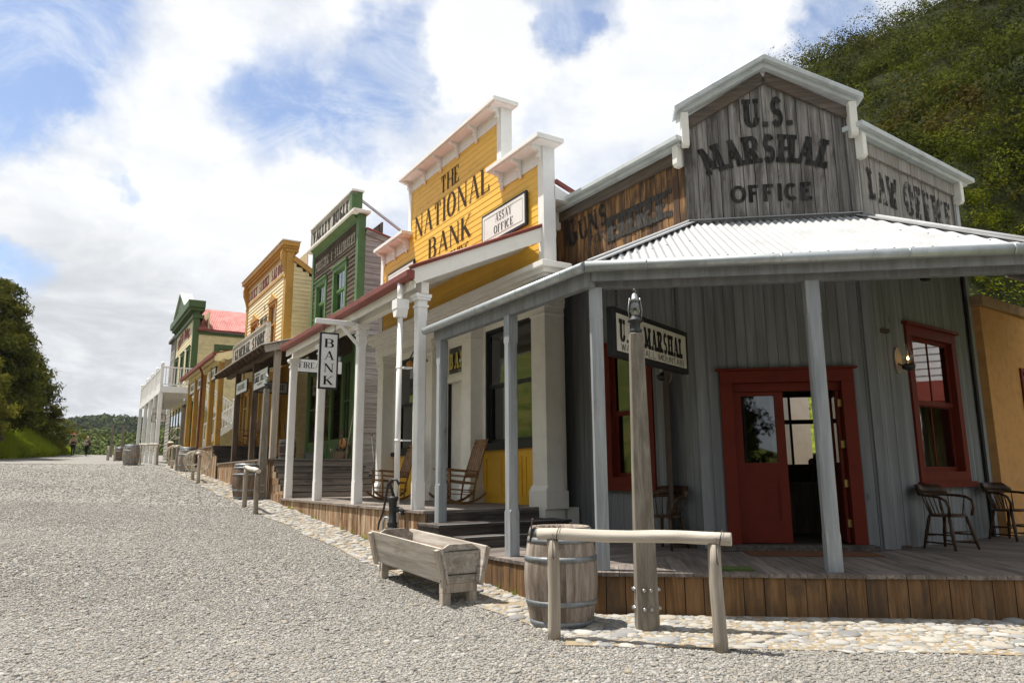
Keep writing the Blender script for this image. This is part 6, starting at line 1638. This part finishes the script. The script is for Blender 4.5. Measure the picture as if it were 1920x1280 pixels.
# ------------------------------------------------------------ hotel with the white balcony
ht=thing('hotel_building','cream and green hotel with red side roof and white balcony','building',SF.at(-41,.9,2.0))
def hotel():
    x0,x1,y=-46.3,-38.4,.9
    ops=[(-40.6,-39.2,7.2,9.0),(-43.1,-41.7,7.2,9.0),(-45.6,-44.3,7.2,9.0)]
    w=MB(SF);w.laps(x0+.2,x1-.2,2.2,10.9,y,.2,ops,t=.022);w.box(x0,x1,y+.75,y+.8,2,11,.5);w.build('wall',M['cream_l'],ht)
    for o in ops: window(ht,SF,o[0],o[1],o[2],o[3],y,M['green'],.16,.06,2,1,True,.4,'pane',.06,.06,.1,proud=.06)
    c=MB(SF);c.box(x1-.3,x1,y-.05,y+.28,2.2,11,.5);c.box(x0,x0+.3,y-.05,y+.28,2.2,11,.5);build_each(c,'corner_board',M['green'],ht)
    c=MB(SF)
    for yy,a,b,dx in((-.12,10.55,10.75,.08),(-.30,10.98,11.15,.2),(-.42,11.15,11.55,.3)): c.box(x0-dx,x1+dx,y+yy,y+.5,a,b,.5)
    c.build('cornice',M['green'],ht)
    for i in range(24): 
        b=MB(SF);xx=x0+.15+(x1-x0-.3)*i/23;b.prism([(y-.02,10.75),(y-.30,10.98),(y-.02,10.98)],xx-.05,xx+.05,.5,'yz');b.build('dentil',M['green'],ht)
    p=MB(SF);p.prism([(-44.6,11.552),(-40.2,11.552),(-42.4,12.75)],y-.35,y+.2,.5);pd=p.build('pediment',M['green'],ht)
    p=MB(SF);p.beam((-40.0,y-.1,11.58),(-42.4,y-.1,12.83),.7,.06,.5);p.beam((-44.8,y-.1,11.58),(-42.4,y-.1,12.83),.7,.06,.5);p.build('pediment_roof',M['pale_green'],pd)
    k=MB(SF);text(k,'RED DOG',-44.8,-39.9,9.55,.62,'slab',y-.035,bow=.3);k.build('lettering',M['ink_red'],ht)
    s=SF.at(x1,y,0,90);w=MB(s);w.laps(.28,7,2.0,9.75,0,.27,[(1.15,2.75,7.35,9.1)],t=.022);w.build('wall',M['cream'],ht)
    window(ht,s,1.15,2.75,7.35,9.1,0,M['green'],.26,.07,2,1,False,.9,'pane',0,0,.1)
    w=MB(s);w.box(.28,7,-.06,-.03,9.6,9.8,.5);w.build('frieze',M['green'],ht)
    w=MB(s);w.box(.2,7.3,-.22,-.08,9.80,9.92,.5);w.build('gutter',M['redgut'],ht)
    r=MB(s);n=70
    b=len(r.v)
    for i in range(n*6+1):
        xx=.2+7.1*i/(n*6);dz=.02*math.cos(2*math.pi*i/6);r.v+=[(xx,-.15,9.90+dz),(xx,2.6,11.7+dz)]
    for i in range(n*6): r.face([b+2*i,b+2*i+1,b+2*i+3,b+2*i+2],.5,True)
    r.build('roof',M['redroof'],ht)
    # shop front under the balcony
    f=MB(SF)
    for i,xx in enumerate(np.arange(x0+.3,x1-.4,1.3)): f.box(xx,xx+.2,y-.06,y,2.5,5.6,.5)
    f.box(x0+.3,x1-.3,y-.04,y,2.4,3.3,.5);f.build('shop_front',M['green'],ht)
    f=MB(SF)
    for xx in np.arange(x0+.5,x1-1.2,1.3): f.quad((xx,y-.035,3.3),(xx+1.1,y-.035,3.3),(xx+1.1,y-.035,5.3),(xx,y-.035,5.3),.5)
    build_each(f,'pane',M['pane_d'],ht)
    # balcony
    bx0,bx1,by0,bz=-45.6,-34.4,-1.0,6.02
    d=MB(SF);d.box(bx0,bx1,by0+.02,y-.06,bz-.05,bz,.5);d.build('balcony_floor',M['deck_s'],ht)
    d=MB(SF);d.box(bx0,bx1,by0-.03,by0+.02,bz-.30,bz+.02,.5);d.box(bx1,bx1+.05,by0-.03,y,bz-.30,bz+.02,.5);build_each(d,'balcony_fascia',M['white'],ht)
    d=MB(SF)
    for xx in np.arange(bx0+.4,bx1,.7): d.box(xx-.03,xx+.03,by0+.05,y-.06,bz-.25,bz-.05,.5)
    build_each(d,'joist',M['white_w'],ht)
    px=[-34.5,-36.9,-39.3,-41.9,-45.4]
    for xx in px:
        p=MB(SF);p.box(xx-.09,xx+.09,by0-.06,by0+.12,g(-xx)-.05,bz-.28,.5);p.build('balcony_post',M['white'],ht)
        p=MB(SF);p.box(xx-.07,xx+.07,by0-.04,by0+.1,bz+.02,bz+1.08,.5);p.box(xx-.09,xx+.09,by0-.06,by0+.12,bz+1.08,bz+1.12,.5);p.sphere((xx,by0+.03,bz+1.2),.085);p.build('newel',M['white'],ht)
    p=MB(SF);p.box(bx1-.08,bx1+.06,y-.2,y-.06,bz+.02,bz+1.08,.5);p.sphere((bx1,y-.13,bz+1.2),.085);p.build('newel',M['white'],ht)
    r=MB(SF);r.box(bx0,bx1,by0-.02,by0+.07,bz+.97,bz+1.03,.5);r.box(bx0,bx1,by0,by0+.05,bz+.09,bz+.14,.5);r.box(bx1-.05,bx1+.05,by0+.07,y-.1,bz+.97,bz+1.03,.5);r.box(bx1-.03,bx1+.03,by0+.05,y-.1,bz+.09,bz+.14,.5);build_each(r,'balcony_rail',M['white'],ht)
    for xx in np.arange(bx0+.12,bx1-.1,.135):
        b=MB(SF);b.box(xx-.022,xx+.022,by0+.003,by0+.047,bz+.14,bz+.97,.5);b.build('baluster',M['white'],ht)
    for yy in np.arange(by0+.2,y-.2,.135):
        b=MB(SF);b.box(bx1-.022,bx1+.022,yy-.022,yy+.022,bz+.14,bz+.97,.5);b.build('baluster',M['white'],ht)
    # outside stair on the side wall
    def flight(xa,y0,z0,y1,z1):
        st=MB(SF)
        n=max(2,int(abs(z1-z0)/.19))
        for i in range(n):
            k=(i+.5)/n;yy=y0+(y1-y0)*k;zz=z0+(z1-z0)*k;st.box(xa-.5,xa+.5,yy-.14,yy+.14,zz-.03,zz,.5)
        for sx in(-.5,.5): st.beam((xa+sx,y0,z0-.1),(xa+sx,y1,z1-.1),.05,.28,.5)
        o=st.build('stair',M['white_w'],ht)
        st=MB(SF)
        for sx in(-.5,.5):
            st.beam((xa+sx,y0,z0+.95),(xa+sx,y1,z1+.95),.07,.06,.5)
        build_each(st,'stair_rail',M['white'],o)
        for i in range(14):
            k=(i+.5)/14;yy=y0+(y1-y0)*k;zz=z0+(z1-z0)*k;st=MB(SF);st.box(xa+.48,xa+.52,yy-.02,yy+.02,zz,zz+.93,.5);st.build('baluster',M['white'],o)
        for yy,zz in((y0,z0),(y1,z1)):
            st=MB(SF);st.box(xa+.44,xa+.56,yy-.06,yy+.06,zz-.2,zz+1.1,.5);st.sphere((xa+.5,yy,zz+1.2),.09);st.build('newel',M['white'],o)
    flight(-37.6,1.0,6.0,3.1,4.55);flight(-36.4,3.1,4.5,1.2,3.1)
    m=MB(SF);m.box(-38.3,-35.8,3.1,4.2,4.4,4.5,.5);m.box(-36.0,-35.9,3.1,3.2,2.4,4.4,.5);m.box(-36.0,-35.9,4.1,4.2,2.4,4.4,.5);m.build('landing',M['white_w'],ht)
    m=MB(SF);m.box(x0+.05,x1-.05,2,7.5,1.8,9.7,.5);m.build('wall',M['cream'],ht)
hotel()
XF=SF.at(-36.0,0,0,90)
cs=wallsign('cream cowgirls only board hanging under the white balcony',-1.15,-.5,4.30,5.02,0,[('COWGIRLS',.08,.95,4.66,.12),('ONLY',.25,.8,4.47,.14)],face='signcream',fr=XF,style='slabn',b=.02)
m=MB(XF);chain(m,(-1.0,0,5.03),(-1.0,0,5.7),.012,.06);m.build('chain',M['iron'],cs)
m=MB(XF);chain(m,(-.65,0,5.03),(-.65,0,5.7),.012,.06);m.build('chain',M['iron'],cs)
# grey building beyond the hotel
gb=thing('grey_building','tall narrow grey timber building end beyond the white balcony','building',SF.at(-52,1.6,2.4))
m=MB(SF.at(-50,1.4,0,90));m.laps(0,3,2,11.4,0,.25);m.build('wall',M['bugle_side'],gb)
m=MB(SF);m.laps(-53.5,-50,2,11.4,1.4,.25);m.build('wall',M['bugle_side'],gb)
m=MB(SF);m.box(-53.7,-49.8,1.2,4.4,11.4,11.6,.5);m.build('parapet_cap',M['w_trim'],gb)
# ------------------------------------------------------------ things standing along the street
def hitching_rail(p,q,label,h=.95,r=.052,wire=True,over=.14,group='hitching rails along the street'):
    p=Vector((p[0],p[1],gw(*p)));q=Vector((q[0],q[1],gw(*q)));c=(p+q)/2
    f=Fr(c.x,c.y,c.z,math.degrees(math.atan2(q.x-p.x,q.y-p.y)));o=thing('hitching_rail',label,'rail',f,group)
    L=(Vector((q.x-p.x,q.y-p.y))).length;dz=(q.z-p.z)
    for s in(-1,1):
        m=MB(f);zb=s*dz/2;n=7;rs=[r*(1.10-.08*k/6+.022*math.sin(k*1.9+s)) for k in range(n)]
        m.tube([(s*L/2+.007*math.sin(k*.8+s),.005*math.cos(k*.9),zb-.06+(h+.0-zb*0)*k/(n-1)) for k in range(n)],rs,12);m.build('post',M['pole'],o)
        if wire:
            m=MB(f);t=[]
            for k in range(17):
                a=2*math.pi*k/16;t.append((s*L/2+.005*k,1.22*r*math.sin(a),zb+h+1.22*r*math.cos(a)))
            m.tube(t,.004,5);m.tube([(s*L/2+.02,-r*1.15,zb+h),(s*L/2+.02,-r*1.2,zb+h-.2),(s*L/2+.03,-r*1.2,zb+h-.22)],.0045,5);m.build('wire',M['iron'],o)
    m=MB(f);n=9
    m.tube([(-L/2-over+(L+2*over)*k/(n-1),.006*math.sin(k*2.1),h-.01+dz*(k/(n-1)-.5)+.006*math.sin(k*1.4)) for k in range(n)],[r*(1.0+.025*math.sin(k*2.7)) for k in range(n)],14);m.build('rail',M['pole_x'],o)
    return o
hitching_rail((.36,6.86),(1.70,6.35),'nearest hitching rail of peeled poles before the marshal deck',.92,.054)
def stp(s,t): return st2w(s,t)
hitching_rail(stp(12.35,-1.13),stp(10.95,-1.17),'hitching rail in front of the dark barrel by the general store',.97)
hitching_rail(stp(21.6,-1.02),stp(20.25,-1.03),'hitching rail hung with the larger coil of pale rope',.98)
hitching_rail(stp(28.3,-.92),stp(27.0,-.9),'hitching rail hung with thin rope below the ochre porch',1.0)
hitching_rail(stp(33.4,-1.75),stp(31.9,-1.15),'hitching rail below the white balcony beside the grey barrel',.97)
hitching_rail(stp(53.6,-2.2),stp(52.2,-2.2),'farthest hitching rail at the crest of the road',.95,wire=False)
hitching_rail(stp(49.2,-2.0),stp(47.9,-2.05),'hitching rail just before the farthest one at the road crest',.95,wire=False)
# ---- lamp posts
def lantern(mb_root,fr,z,k=.64,q=.82):
    m=MB(fr);m.lathe((0,0,z),[(.10*k,0),(.10*k,.05*q),(.075*k,.07*q),(.07*k,.13*q),(.125*k,.16*q),(.125*k,.175*q),(.08*k,.20*q),(.06*k,.235*q)],16);o=m.build('lantern',M['iron'],mb_root)
    m=MB(fr);m.lathe((0,0,z),[(.05*k,.23*q),(.085*k,.29*q),(.072*k,.36*q),(.05*k,.41*q)],16,cap=False);m.build('lantern_glass',M['lampglass'],o)
    m=MB(fr);m.lathe((0,0,z),[(.055*k,.41*q),(.095*k,.425*q),(.055*k,.45*q),(.045*k,.50*q),(.02*k,.52*q)],16);m.build('lantern_cap',M['tin'],o)
    m=MB(fr)
    for s in(-1,1): m.tube([(s*.085*k,0,z+.17*q),(s*.11*k,0,z+.30*q),(s*.08*k,0,z+.46*q)],.006,6)
    m.tube([(0,0,z+.51*q),(.02*k,0,z+.55*q),(0,0,z+.58*q),(-.02*k,0,z+.55*q)],.005,6);build_each(m,'lantern_handle',M['tin'],o)
    m=MB(fr);m.tube([(0,0,z+.22*q),(0,0,z+.30*q)],.012,8);m.build('burner',M['brass'],o)
def lamp_post(x,y,label,h=2.85,w0=.215,w1=.135,rot=0,bolts=True,z=None):
    z=gw(x,y) if z is None else z;f=Fr(x,y,z,148.4+rot);o=thing('lamp_post',label,'lamp post',f,'timber lamp posts with lanterns')
    m=MB(f);n=6
    for k in range(n):
        a=k/n;b=(k+1)/n
    m.beam((0,0,-.05),(0,0,h),w0,w0,.5,w2=w1,h2=w1);m.build('post',M['lamp_post'],o,bevel=.008)
    lantern(o,f,h-.005)
    if bolts:
        m=MB(f)
        for zz in(.20,.37):
            wz=w0-(w0-w1)*zz/h
            for i in(-.032,.032):
                m.lathe((i,-wz/2-.0,zz),[(.016,-.012),(.018,0),(.016,.012)],10);m.tube([(i,-wz/2,zz),(i,-wz/2-.022,zz)],[.019,.015],8)
                m.tube([(-wz/2-.03,i,zz),(wz/2+.03,i,zz)],[.013,.013],8);m.tube([(-wz/2-.012,i,zz),(-wz/2,i,zz)],.02,8);m.tube([(wz/2,i,zz),(wz/2+.012,i,zz)],.02,8)
        build_each(m,'bolt',M['steel'],o,5)
    return o
lamp_post(1.26,7.24,'nearest tapered lamp post standing before the marshal deck',rot=-56)
x,y=stp(14.25,-.32);lamp_post(x,y,'lamp post standing in front of the general store porch',2.98)
x,y=stp(32.4,-.1);lamp_post(x,y,'lamp post hung with rope by the white balcony',2.75)
x,y=stp(55.8,-1.2);lamp_post(x,y,'taller lamp post at the crest beyond the balcony',2.6,bolts=False)
x,y=stp(61.9,-1.6);lamp_post(x,y,'thinner lamp post at the crest farthest from the balcony',2.7,bolts=False)
# ---- barrels
def bar(x,y,label,mat='barrel',h=.94,r=.295,b=.365): return cask(Fr(x,y,gw(x,y),148),label,M[mat],h,r,b,group='barrels along the street')
bar(.47,7.52,'big weathered barrel with grey hoops behind the nearest hitching rail')
m=MB(WF);m.fr=Fr(0,0,0,90);m.fr.M=Matrix();m.beam((.16,7.40,.80),(.19,7.38,1.02),.05,.012,.5);tag(m.build('barrel_stave',M['dark_wood']),'broken stave sticking up at the left of the big barrel','stave')
x,y=stp(14.3,-.72);bar(x,y,'dark barrel behind the short hitching rail near the general store','barrel_d',.95,.28,.35)
x,y=stp(26.6,-.55);bar(x,y,'shaded barrel behind the coiled rope below the ochre porch','barrel',1.0)
x,y=stp(31.9,-2.25);bar(x,y,'grey barrel standing alone at the gravel edge below the balcony')
x,y=stp(50.4,-1.6);bar(x,y,'small far barrel beside the farthest hitching rails','barrel_d')
# ---- horse trough
def trough():
    f=SF.at(-2.3,-1.0,.04);o=thing('horse_trough','long silvered timber horse trough half full of brown water','trough',f)
    L=2.2;zt=.64;zb=.235;wt=.275;wb=.185;x0,x1=-L/2,L/2;dz=.07  # far end is a little uphill
    def Z(x,z): return z+dz*(-x/L)
    for s in(-1,1):
        for a,b in((0,.42),(.425,1.0)):
            m=MB(f);ya,yb=s*(wb+(wt-wb)*a),s*(wb+(wt-wb)*b);za,zb_=zb+(zt-zb)*a,zb+(zt-zb)*b;t=s*.03
            v=[]
            for x in(x0-.0,x1+.0):
                v+=[(x,ya,Z(x,za)),(x,ya+t,Z(x,za)),(x,yb+t,Z(x,zb_)),(x,yb,Z(x,zb_))]
            m.v=v;r=random.random()
            for q in((0,3,2,1),(4,5,6,7),(0,1,5,4),(1,2,6,5),(2,3,7,6),(3,0,4,7)): m.face(list(q),r)
            m.build('side_board',M['oldwood'],o,bevel=.004)
        for xe in(x0+.03,x1-.10):
            m=MB(f);m.beam((xe+.035,s*(wb+.045),Z(xe,zb-.03)),(xe+.035,s*(wt+.052),Z(xe,zt-.02)),.045,.085,up=(1,0,0));m.build('batten',M['oldwood_z'],o,bevel=.004)
            m=MB(f)
            for k in(.12,.9):
                yy=s*(wb+(wt-wb)*k+.06);zz=Z(xe,zb+(zt-zb)*k);m.tube([(xe+.035,yy,zz),(xe+.035,yy+s*.018,zz)],[.017,.012],8)
            build_each(m,'bolt',M['iron'],o)
    for xe in(x0+.12,x1-.15):
        for a,b in((0,.2),(.205,.78),(.785,1.02)):
            m=MB(f);za,zb_=zb+(zt-zb)*a,zb+(zt-zb)*b
            wa,wb2=wb+(wt-wb)*a-.003,wb+(wt-wb)*min(1,b)-.003
            pts=[(-wa,Z(xe,za)),(wa,Z(xe,za)),(wb2,Z(xe,zb_)),(-wb2,Z(xe,zb_))]
            if b>1: pts=[(-wa,Z(xe,za)),(wa,Z(xe,za)),(wb2,Z(xe,zt-.05)),(wb2-.13,Z(xe,zb_+.015)),(-wb2+.13,Z(xe,zb_+.015)),(-wb2,Z(xe,zt-.05))]
            m.prism(pts,xe,xe+.035,None,'yz');m.build('end_board',M['oldwood'],o)
    m=MB(f);m.box(x0+.1,x1-.1,-wb,wb,zb-.0,zb+.03);m.build('bottom_board',M['oldwood'],o)
    m=MB(f);xa,xb=x0+.155,x1-.15;w2=wt-.035;m.quad((xa,-w2,.53),(xb,-w2,.53),(xb,w2,.53),(xa,w2,.53),.5);m.build('water_surface',M['water'],o)
    for xe in(x0+.2,x1-.16):
        m=MB(f);m.box(xe-.045,xe+.045,-.22,.22,zb-.10+dz*(-xe/L),zb-.004+dz*(-xe/L));m.build('cross_bearer',M['oldwood_z'],o)
        for s in(-.17,.17):
            m=MB(f);m.box(xe-.045,xe+.045,s-.05,s+.05,-.10,zb-.102+dz*(-xe/L));m.build('leg',M['oldwood_z'],o,bevel=.004)
    for z in(.30,.56):
        m=MB(f);m.tube([(x1-.105,-.23,z),(x1-.105,.23,z)],.006,6);m.build('tie_rod',M['iron'],o)
trough()
def pump():
    p_=SF.w(-4.62,-.48,0);f=Fr(p_.x,p_.y,g(4.62),104);o=thing('water_pump','black cast iron hand pump standing behind the trough','pump',f)
    m=MB(f);m.box(-.11,.11,-.11,.11,-.02,.42);m.build('pedestal',M['oldwood_z'],o)
    z=.42;m=MB(f);m.lathe((0,0,z),[(.10,0),(.10,.035),(.075,.05),(.075,.085),(.09,.10),(.062,.13),(.058,.32),(.068,.44),(.088,.46),(.088,.51),(.06,.52)],18);m.build('pump_body',M['iron'],o)
    m=MB(f);m.tube([(.02,-.0,z+.30),(.10,-.02,z+.32),(.17,-.04,z+.31),(.20,-.05,z+.24)],[.045,.042,.035,.034],10);m.build('spout',M['iron'],o)
    m=MB(f);m.tube([(.02,0,z+.50),(-.05,0,z+.70),(-.02,0,z+.74)],[.025,.02,.018],8);m.build('bracket',M['iron'],o)
    m=MB(f);m.tube([(.10,0,z+.70),(.06,0,z+.77),(-.02,0,z+.78),(-.09,0,z+.70),(-.12,0,z+.50),(-.16,0,z+.28),(-.23,0,z+.10),(-.24,0,z+.0)],[.022,.02,.022,.024,.02,.018,.017,.015],8);m.build('handle',M['iron'],o)
    m=MB(f);m.tube([(.09,0,z+.70),(.08,0,z+.48)],.009,6);m.build('rod',M['brass'],o)
    m=MB(f);m.tube([(-.18,.05,-.02),(-.18,.05,z+.12),(-.15,.05,z+.19),(-.10,.05,z+.19),(-.07,.05,z+.12),(-.07,.05,z+.05)],.022,8);m.build('water_pipe',M['galv'],o)
pump()
# ---- ropes
def coil(c,r,n,label,tail=None,tilt=0,ax='x'):
    f=Fr(*c,62);o=thing('rope_coil',label,'rope',f,'coils of rope on the hitching rails');rs=random.Random(int(r*1000)+n)
    m=MB(f)
    for i in range(n):
        rr=r*rs.uniform(.72,1.15);dy=rs.uniform(-.07,.07);dx=rs.uniform(-.09,.09);ph_=rs.uniform(-.3,.3);pts=[]
        for k in range(25):
            a=2*math.pi*k/24;pts.append((dx+rr*math.sin(a),dy+.05*math.sin(a+ph_),-.86*rr+rr*math.cos(a)*(1.0)))
        m.tube(pts,.0095,5,cap=False)
    if tail:
        pts=[Vector(tail[0])]
        for q in tail[1:]: pts.append(Vector(q))
        m.tube(pts,.009,5)
    m.build('rope',M['rope'],o);return o
x,y=stp(20.4,-1.03);coil((x,y,gw(x,y)+1.02),.38,7,'largest coil of pale rope over the near end of its rail',[(.30,0,-.3),(.42,.1,-.6),(.45,.1,-.97),(.2,-.1,-.99)])
x,y=stp(21.4,-1.02);coil((x,y,gw(x,y)+.98),.30,4,'smaller coil of rope on the far end of the same rail',[(-.2,0,-.3),(-.26,0,-.7),(-.2,-.1,-.95)])
x,y=stp(27.3,-.9);coil((x,y,gw(x,y)+1.0),.42,5,'wide thin rope loops on the rail below the ochre posts')
x,y=stp(32.4,-.28);coil((x,y,gw(x,y)+1.75),.26,4,'rope looped on the lamp post by the balcony',[(-.1,0,-.3),(-.5,-.2,-.8),(-1.2,-.7,-.95)])
x,y=stp(32.6,-1.4);coil((x,y,gw(x,y)+.98),.22,4,'rope wound on the rail under the white balcony',[(.1,0,-.3),(-.9,-.6,-.6),(-1.1,-.9,-1.0)])
x,y=stp(31.2,-.7);f=Fr(x,y,gw(x,y),148);o=thing('tack_post','short post hung with dark leather tack beside the white balcony','post',f);m=MB(f);m.tube([(0,0,-.05),(0,0,1.05)],.055,10);m.build('post',M['pole'],o);m=MB(f);m.sphere((0,0,.92),.16,.13,.20);m.tube([(.1,0,.9),(.16,0,.5),(.1,0,.3)],.03,6);m.build('tack',M['rope_d'],o);m=MB(f);m.sphere((0,0,1.06),.16,.14,.07);m.build('rope',M['rope'],o)
# ---- two people on the crest
SKIN=flat('skin',(.48,.27,.19),.6);HAIRB=flat('blonde hair',(.55,.40,.20),.7);HAIRD=flat('dark hair',(.05,.03,.02),.7)
CL={'tan':flat('tan shirt cloth',(.40,.31,.20),.9),'brown':flat('brown waistcoat cloth',(.07,.035,.02),.9),'dk':flat('dark trouser cloth',(.025,.025,.028),.9),'grey':flat('grey brown top',(.11,.09,.075),.9),'blk':flat('black cloth',(.012,.012,.015),.9),'straw':flat('straw hat',(.62,.52,.36),.8),'redh':flat('red hat crown',(.35,.03,.03),.8),'paper':flat('white paper',(.75,.75,.74),.7),'boot':flat('dark boots',(.02,.015,.012),.6)}
def skin_mesh(name,V,E,mat,parent,f,root=0,sub=2):
    """V: list of (x,y,z,r)"""
    me=bpy.data.meshes.new(name);me.from_pydata([v[:3] for v in V],E,[]);ob=bpy.data.objects.new(name,me);COL.objects.link(ob)
    sk=ob.modifiers.new('skin','SKIN');sk.use_smooth_shade=True
    if not me.skin_vertices: 
        bm=bmesh.new();bm.from_mesh(me);bm.verts.layers.skin.verify();bm.to_mesh(me);bm.free()
    for i,v in enumerate(V):
        d=me.skin_vertices[0].data[i];d.radius=(v[3],v[3] if len(v)<5 else v[4]);d.use_root=(i==root)
    su=ob.modifiers.new('smooth','SUBSURF');su.levels=sub;su.render_levels=sub
    me.materials.append(mat);ob.parent=parent;ob.matrix_basis=Matrix();WM[ob.name]=f.M.copy();return ob
def person(x,y,face,label,cloth,h=1.70,stride=.22,hat=None,hair=None,bend=0):
    z=gw(x,y);f=Fr(x,y,z,0);f.M=Matrix.Translation((x,y,z))@Matrix.Rotation(face,4,'Z');k=h/1.7
    o=thing('person',label,'person',f,'people walking on the crest')
    def S(L): return [tuple(c*k for c in v) for v in L]
    # faces -y; joints
    J={'pel':(0,0,.92,.13,.10),'wai':(0,-.005,1.06,.125,.095),'che':(0,.0,1.26,.15,.105),'nek':(0,.01,1.43,.055,.055),'hd0':(0,-.005,1.52,.07,.08),'hd1':(0,-.005,1.60,.078,.092),'hd2':(0,.0,1.68,.05,.06)}
    V=[];I={};E=[]
    def add(n,p,to=None):
        I[n]=len(V);V.append(p)
        if to: E.append((I[to],I[n]))
    add('pel',J['pel']);add('wai',J['wai'],'pel');add('che',J['che'],'wai');add('nek',J['nek'],'che');add('hd0',J['hd0'],'nek');add('hd1',J['hd1'],'hd0');add('hd2',J['hd2'],'hd1')
    hands=[]
    for s,n in((-1,'l'),(1,'r')):
        st_=stride*s
        add('hip'+n,(s*.09,0,.86,.09),'pel');add('kne'+n,(s*.10,-.04-st_*.35,.48,.06),'hip'+n);add('ank'+n,(s*.10,.02-st_*.75,.09,.042),'kne'+n);add('toe'+n,(s*.115,-.12-st_*.75,.035,.035),'ank'+n)
        add('sho'+n,(s*.185,.0,1.37,.06),'che');e=(s*.25,.03+st_*.2,1.10,.043);w=(s*(.27 if not bend else .12),-.03+st_*.7-(.16*bend),.88 if not bend else 1.06,.03)
        add('elb'+n,e,'sho'+n);add('wri'+n,w,'elb'+n);d=Vector((0,-.25,-1)).normalized() if not bend else Vector((-s*.6,-.5,0)).normalized()
        pm=Vector(w[:3])+d*.08;add('pal'+n,(*pm,.034,.018),'wri'+n)
        sd=Vector((s,0,0)).cross(d).normalized()
        for i,(off,ln) in enumerate(((-.026,.075),(-.009,.085),(.009,.08),(.026,.062))):
            a=pm+sd*off+d*.03;b_=a+d*ln*.55+Vector((-s*.012,0,0));c_=b_+d*ln*.45+Vector((-s*.022,0,0))
            add(f'f{n}{i}a',(*a,.009),'pal'+n);add(f'f{n}{i}b',(*b_,.0085),f'f{n}{i}a');add(f'f{n}{i}c',(*c_,.007),f'f{n}{i}b')
        a=pm-d*.02-sd*.035;b_=a-sd*.025+d*.03;add('t'+n+'a',(*a,.011),'pal'+n);add('t'+n+'b',(*b_,.009),'t'+n+'a')
    body=skin_mesh('body',S(V),E,SKIN,o,f,0,1)
    def sub(names,mat,nm,dr,root=0):
        idx={n:i for i,n in enumerate(names)};vv=[]
        for n in names:
            p=list(V[I[n]]);p[3]+=dr
            if len(p)>4:p[4]+=dr
            vv.append(tuple(p))
        ee=[(idx[a],idx[b]) for a,b in [(next(k for k,v in I.items() if v==e0),next(k for k,v in I.items() if v==e1)) for e0,e1 in E] if a in idx and b in idx]
        return skin_mesh(nm,S(vv),ee,mat,o,f,root,2)
    sub(['pel','hipl','hipr','knel','kner','ankl','ankr'],CL[cloth[1]],'trousers',.016)
    sub(['che','wai','pel','shol','shor','elbl','elbr']+(['wril','wrir'] if cloth[3] else []),CL[cloth[0]],'shirt',.018)
    if cloth[2]: sub(['che','wai','pel'],CL[cloth[2]],'waistcoat',.034)
    for n in'lr':
        a=V[I['ank'+n]];b=V[I['toe'+n]];skin_mesh('boot',S([(a[0],a[1],a[2]+.06,.055),(a[0],a[1],a[2]-.03,.05),(b[0],b[1]-.02,b[2]+.005,.04)]),[(0,1),(1,2)],CL['boot'],o,f,0,2)
    m=MB(f)
    for s in(-1,1): m.sphere((s*.032*k,-.088*k,1.595*k),.011*k)
    m.build('eye',CL['blk'],o) if not hat else build_each(m,'eye',CL['blk'],o)
    m=MB(f);m.sphere((0,-.10*k,1.565*k),.016*k,.02*k,.024*k);m.build('nose',SKIN,o)
    m=MB(f);m.sphere((0,-.085*k,1.525*k),.026*k,.012*k,.008*k);m.build('mouth',CL['redh'],o)
    m=MB(f)
    for s in(-1,1): m.sphere((s*.082*k,.0,1.58*k),.012*k,.022*k,.032*k)
    build_each(m,'ear',SKIN,o)
    m=MB(f);m.sphere((0,.018*k,1.63*k),.092*k,.098*k,.10*k)
    if hair=='long': m.sphere((0,.06*k,1.52*k),.085*k,.06*k,.14*k)
    m.build('hair',HAIRB if hair else HAIRD,o)
    return o,f,k
x,y=at_px(143,60);o,f,k=person(x,y,math.pi+.35,'person in a wide red and white sombrero and brown waistcoat walking on the road crest',('tan','dk','brown',True),1.64)
m=MB(f);m.lathe((0,0,1.66),[(.30,.05),(.31,.07),(.25,.03),(.10,.015),(.095,.02)],22,cap=False);h=m.build('hat',CL['straw'],o)
m=MB(f);m.lathe((0,0,1.675),[(.16,.015),(.11,.02),(.095,.14),(.06,.20),(.01,.21)],18);m.build('hat_crown',CL['redh'],h)
x,y=at_px(168.5,60);o,f,k=person(x,y,-.3,'blonde person in a dark top and black trousers carrying white papers on the crest',('grey','blk',None,False),1.58,.1,None,'long',1)
m=MB(f);m.beam((-.10,-.30,1.02),(.12,-.30,1.10),.01,.20,.5,up=(0,-.4,1));p_=m.build('papers',CL['paper'],None);p_.matrix_basis=f.M;tag(p_,'white papers held by the blonde person on the crest','papers')
m=MB(f);m.sphere((.24,.05,.95),.10,.07,.15);m.tube([(.22,.03,1.05),(.18,.0,1.36)],.012,6);b_=m.build('shoulder_bag',CL['blk'],None);b_.matrix_basis=f.M;tag(b_,'black shoulder bag carried by the blonde person on the crest','bag')
# ------------------------------------------------------------ haze over the valley
def haze():
    m=bpy.data.materials.new('haze');m.use_nodes=True;t=NT(m.node_tree);t.n.clear()
    out=t.add('ShaderNodeOutputMaterial');v=t.add('ShaderNodeVolumePrincipled');v.inputs['Color'].default_value=(.80,.86,.95,1);v.inputs['Density'].default_value=.00009;v.inputs['Anisotropy'].default_value=.2
    t.link(v.outputs[0],out.inputs['Volume'])
    b=MB(WF);b.fr=Fr(0,0,0,90);b.fr.M=Matrix();b.box(-1700,1700,-1700,1900,-50,130,.5);o=b.build('haze',m);o['kind']='stuff'
haze()
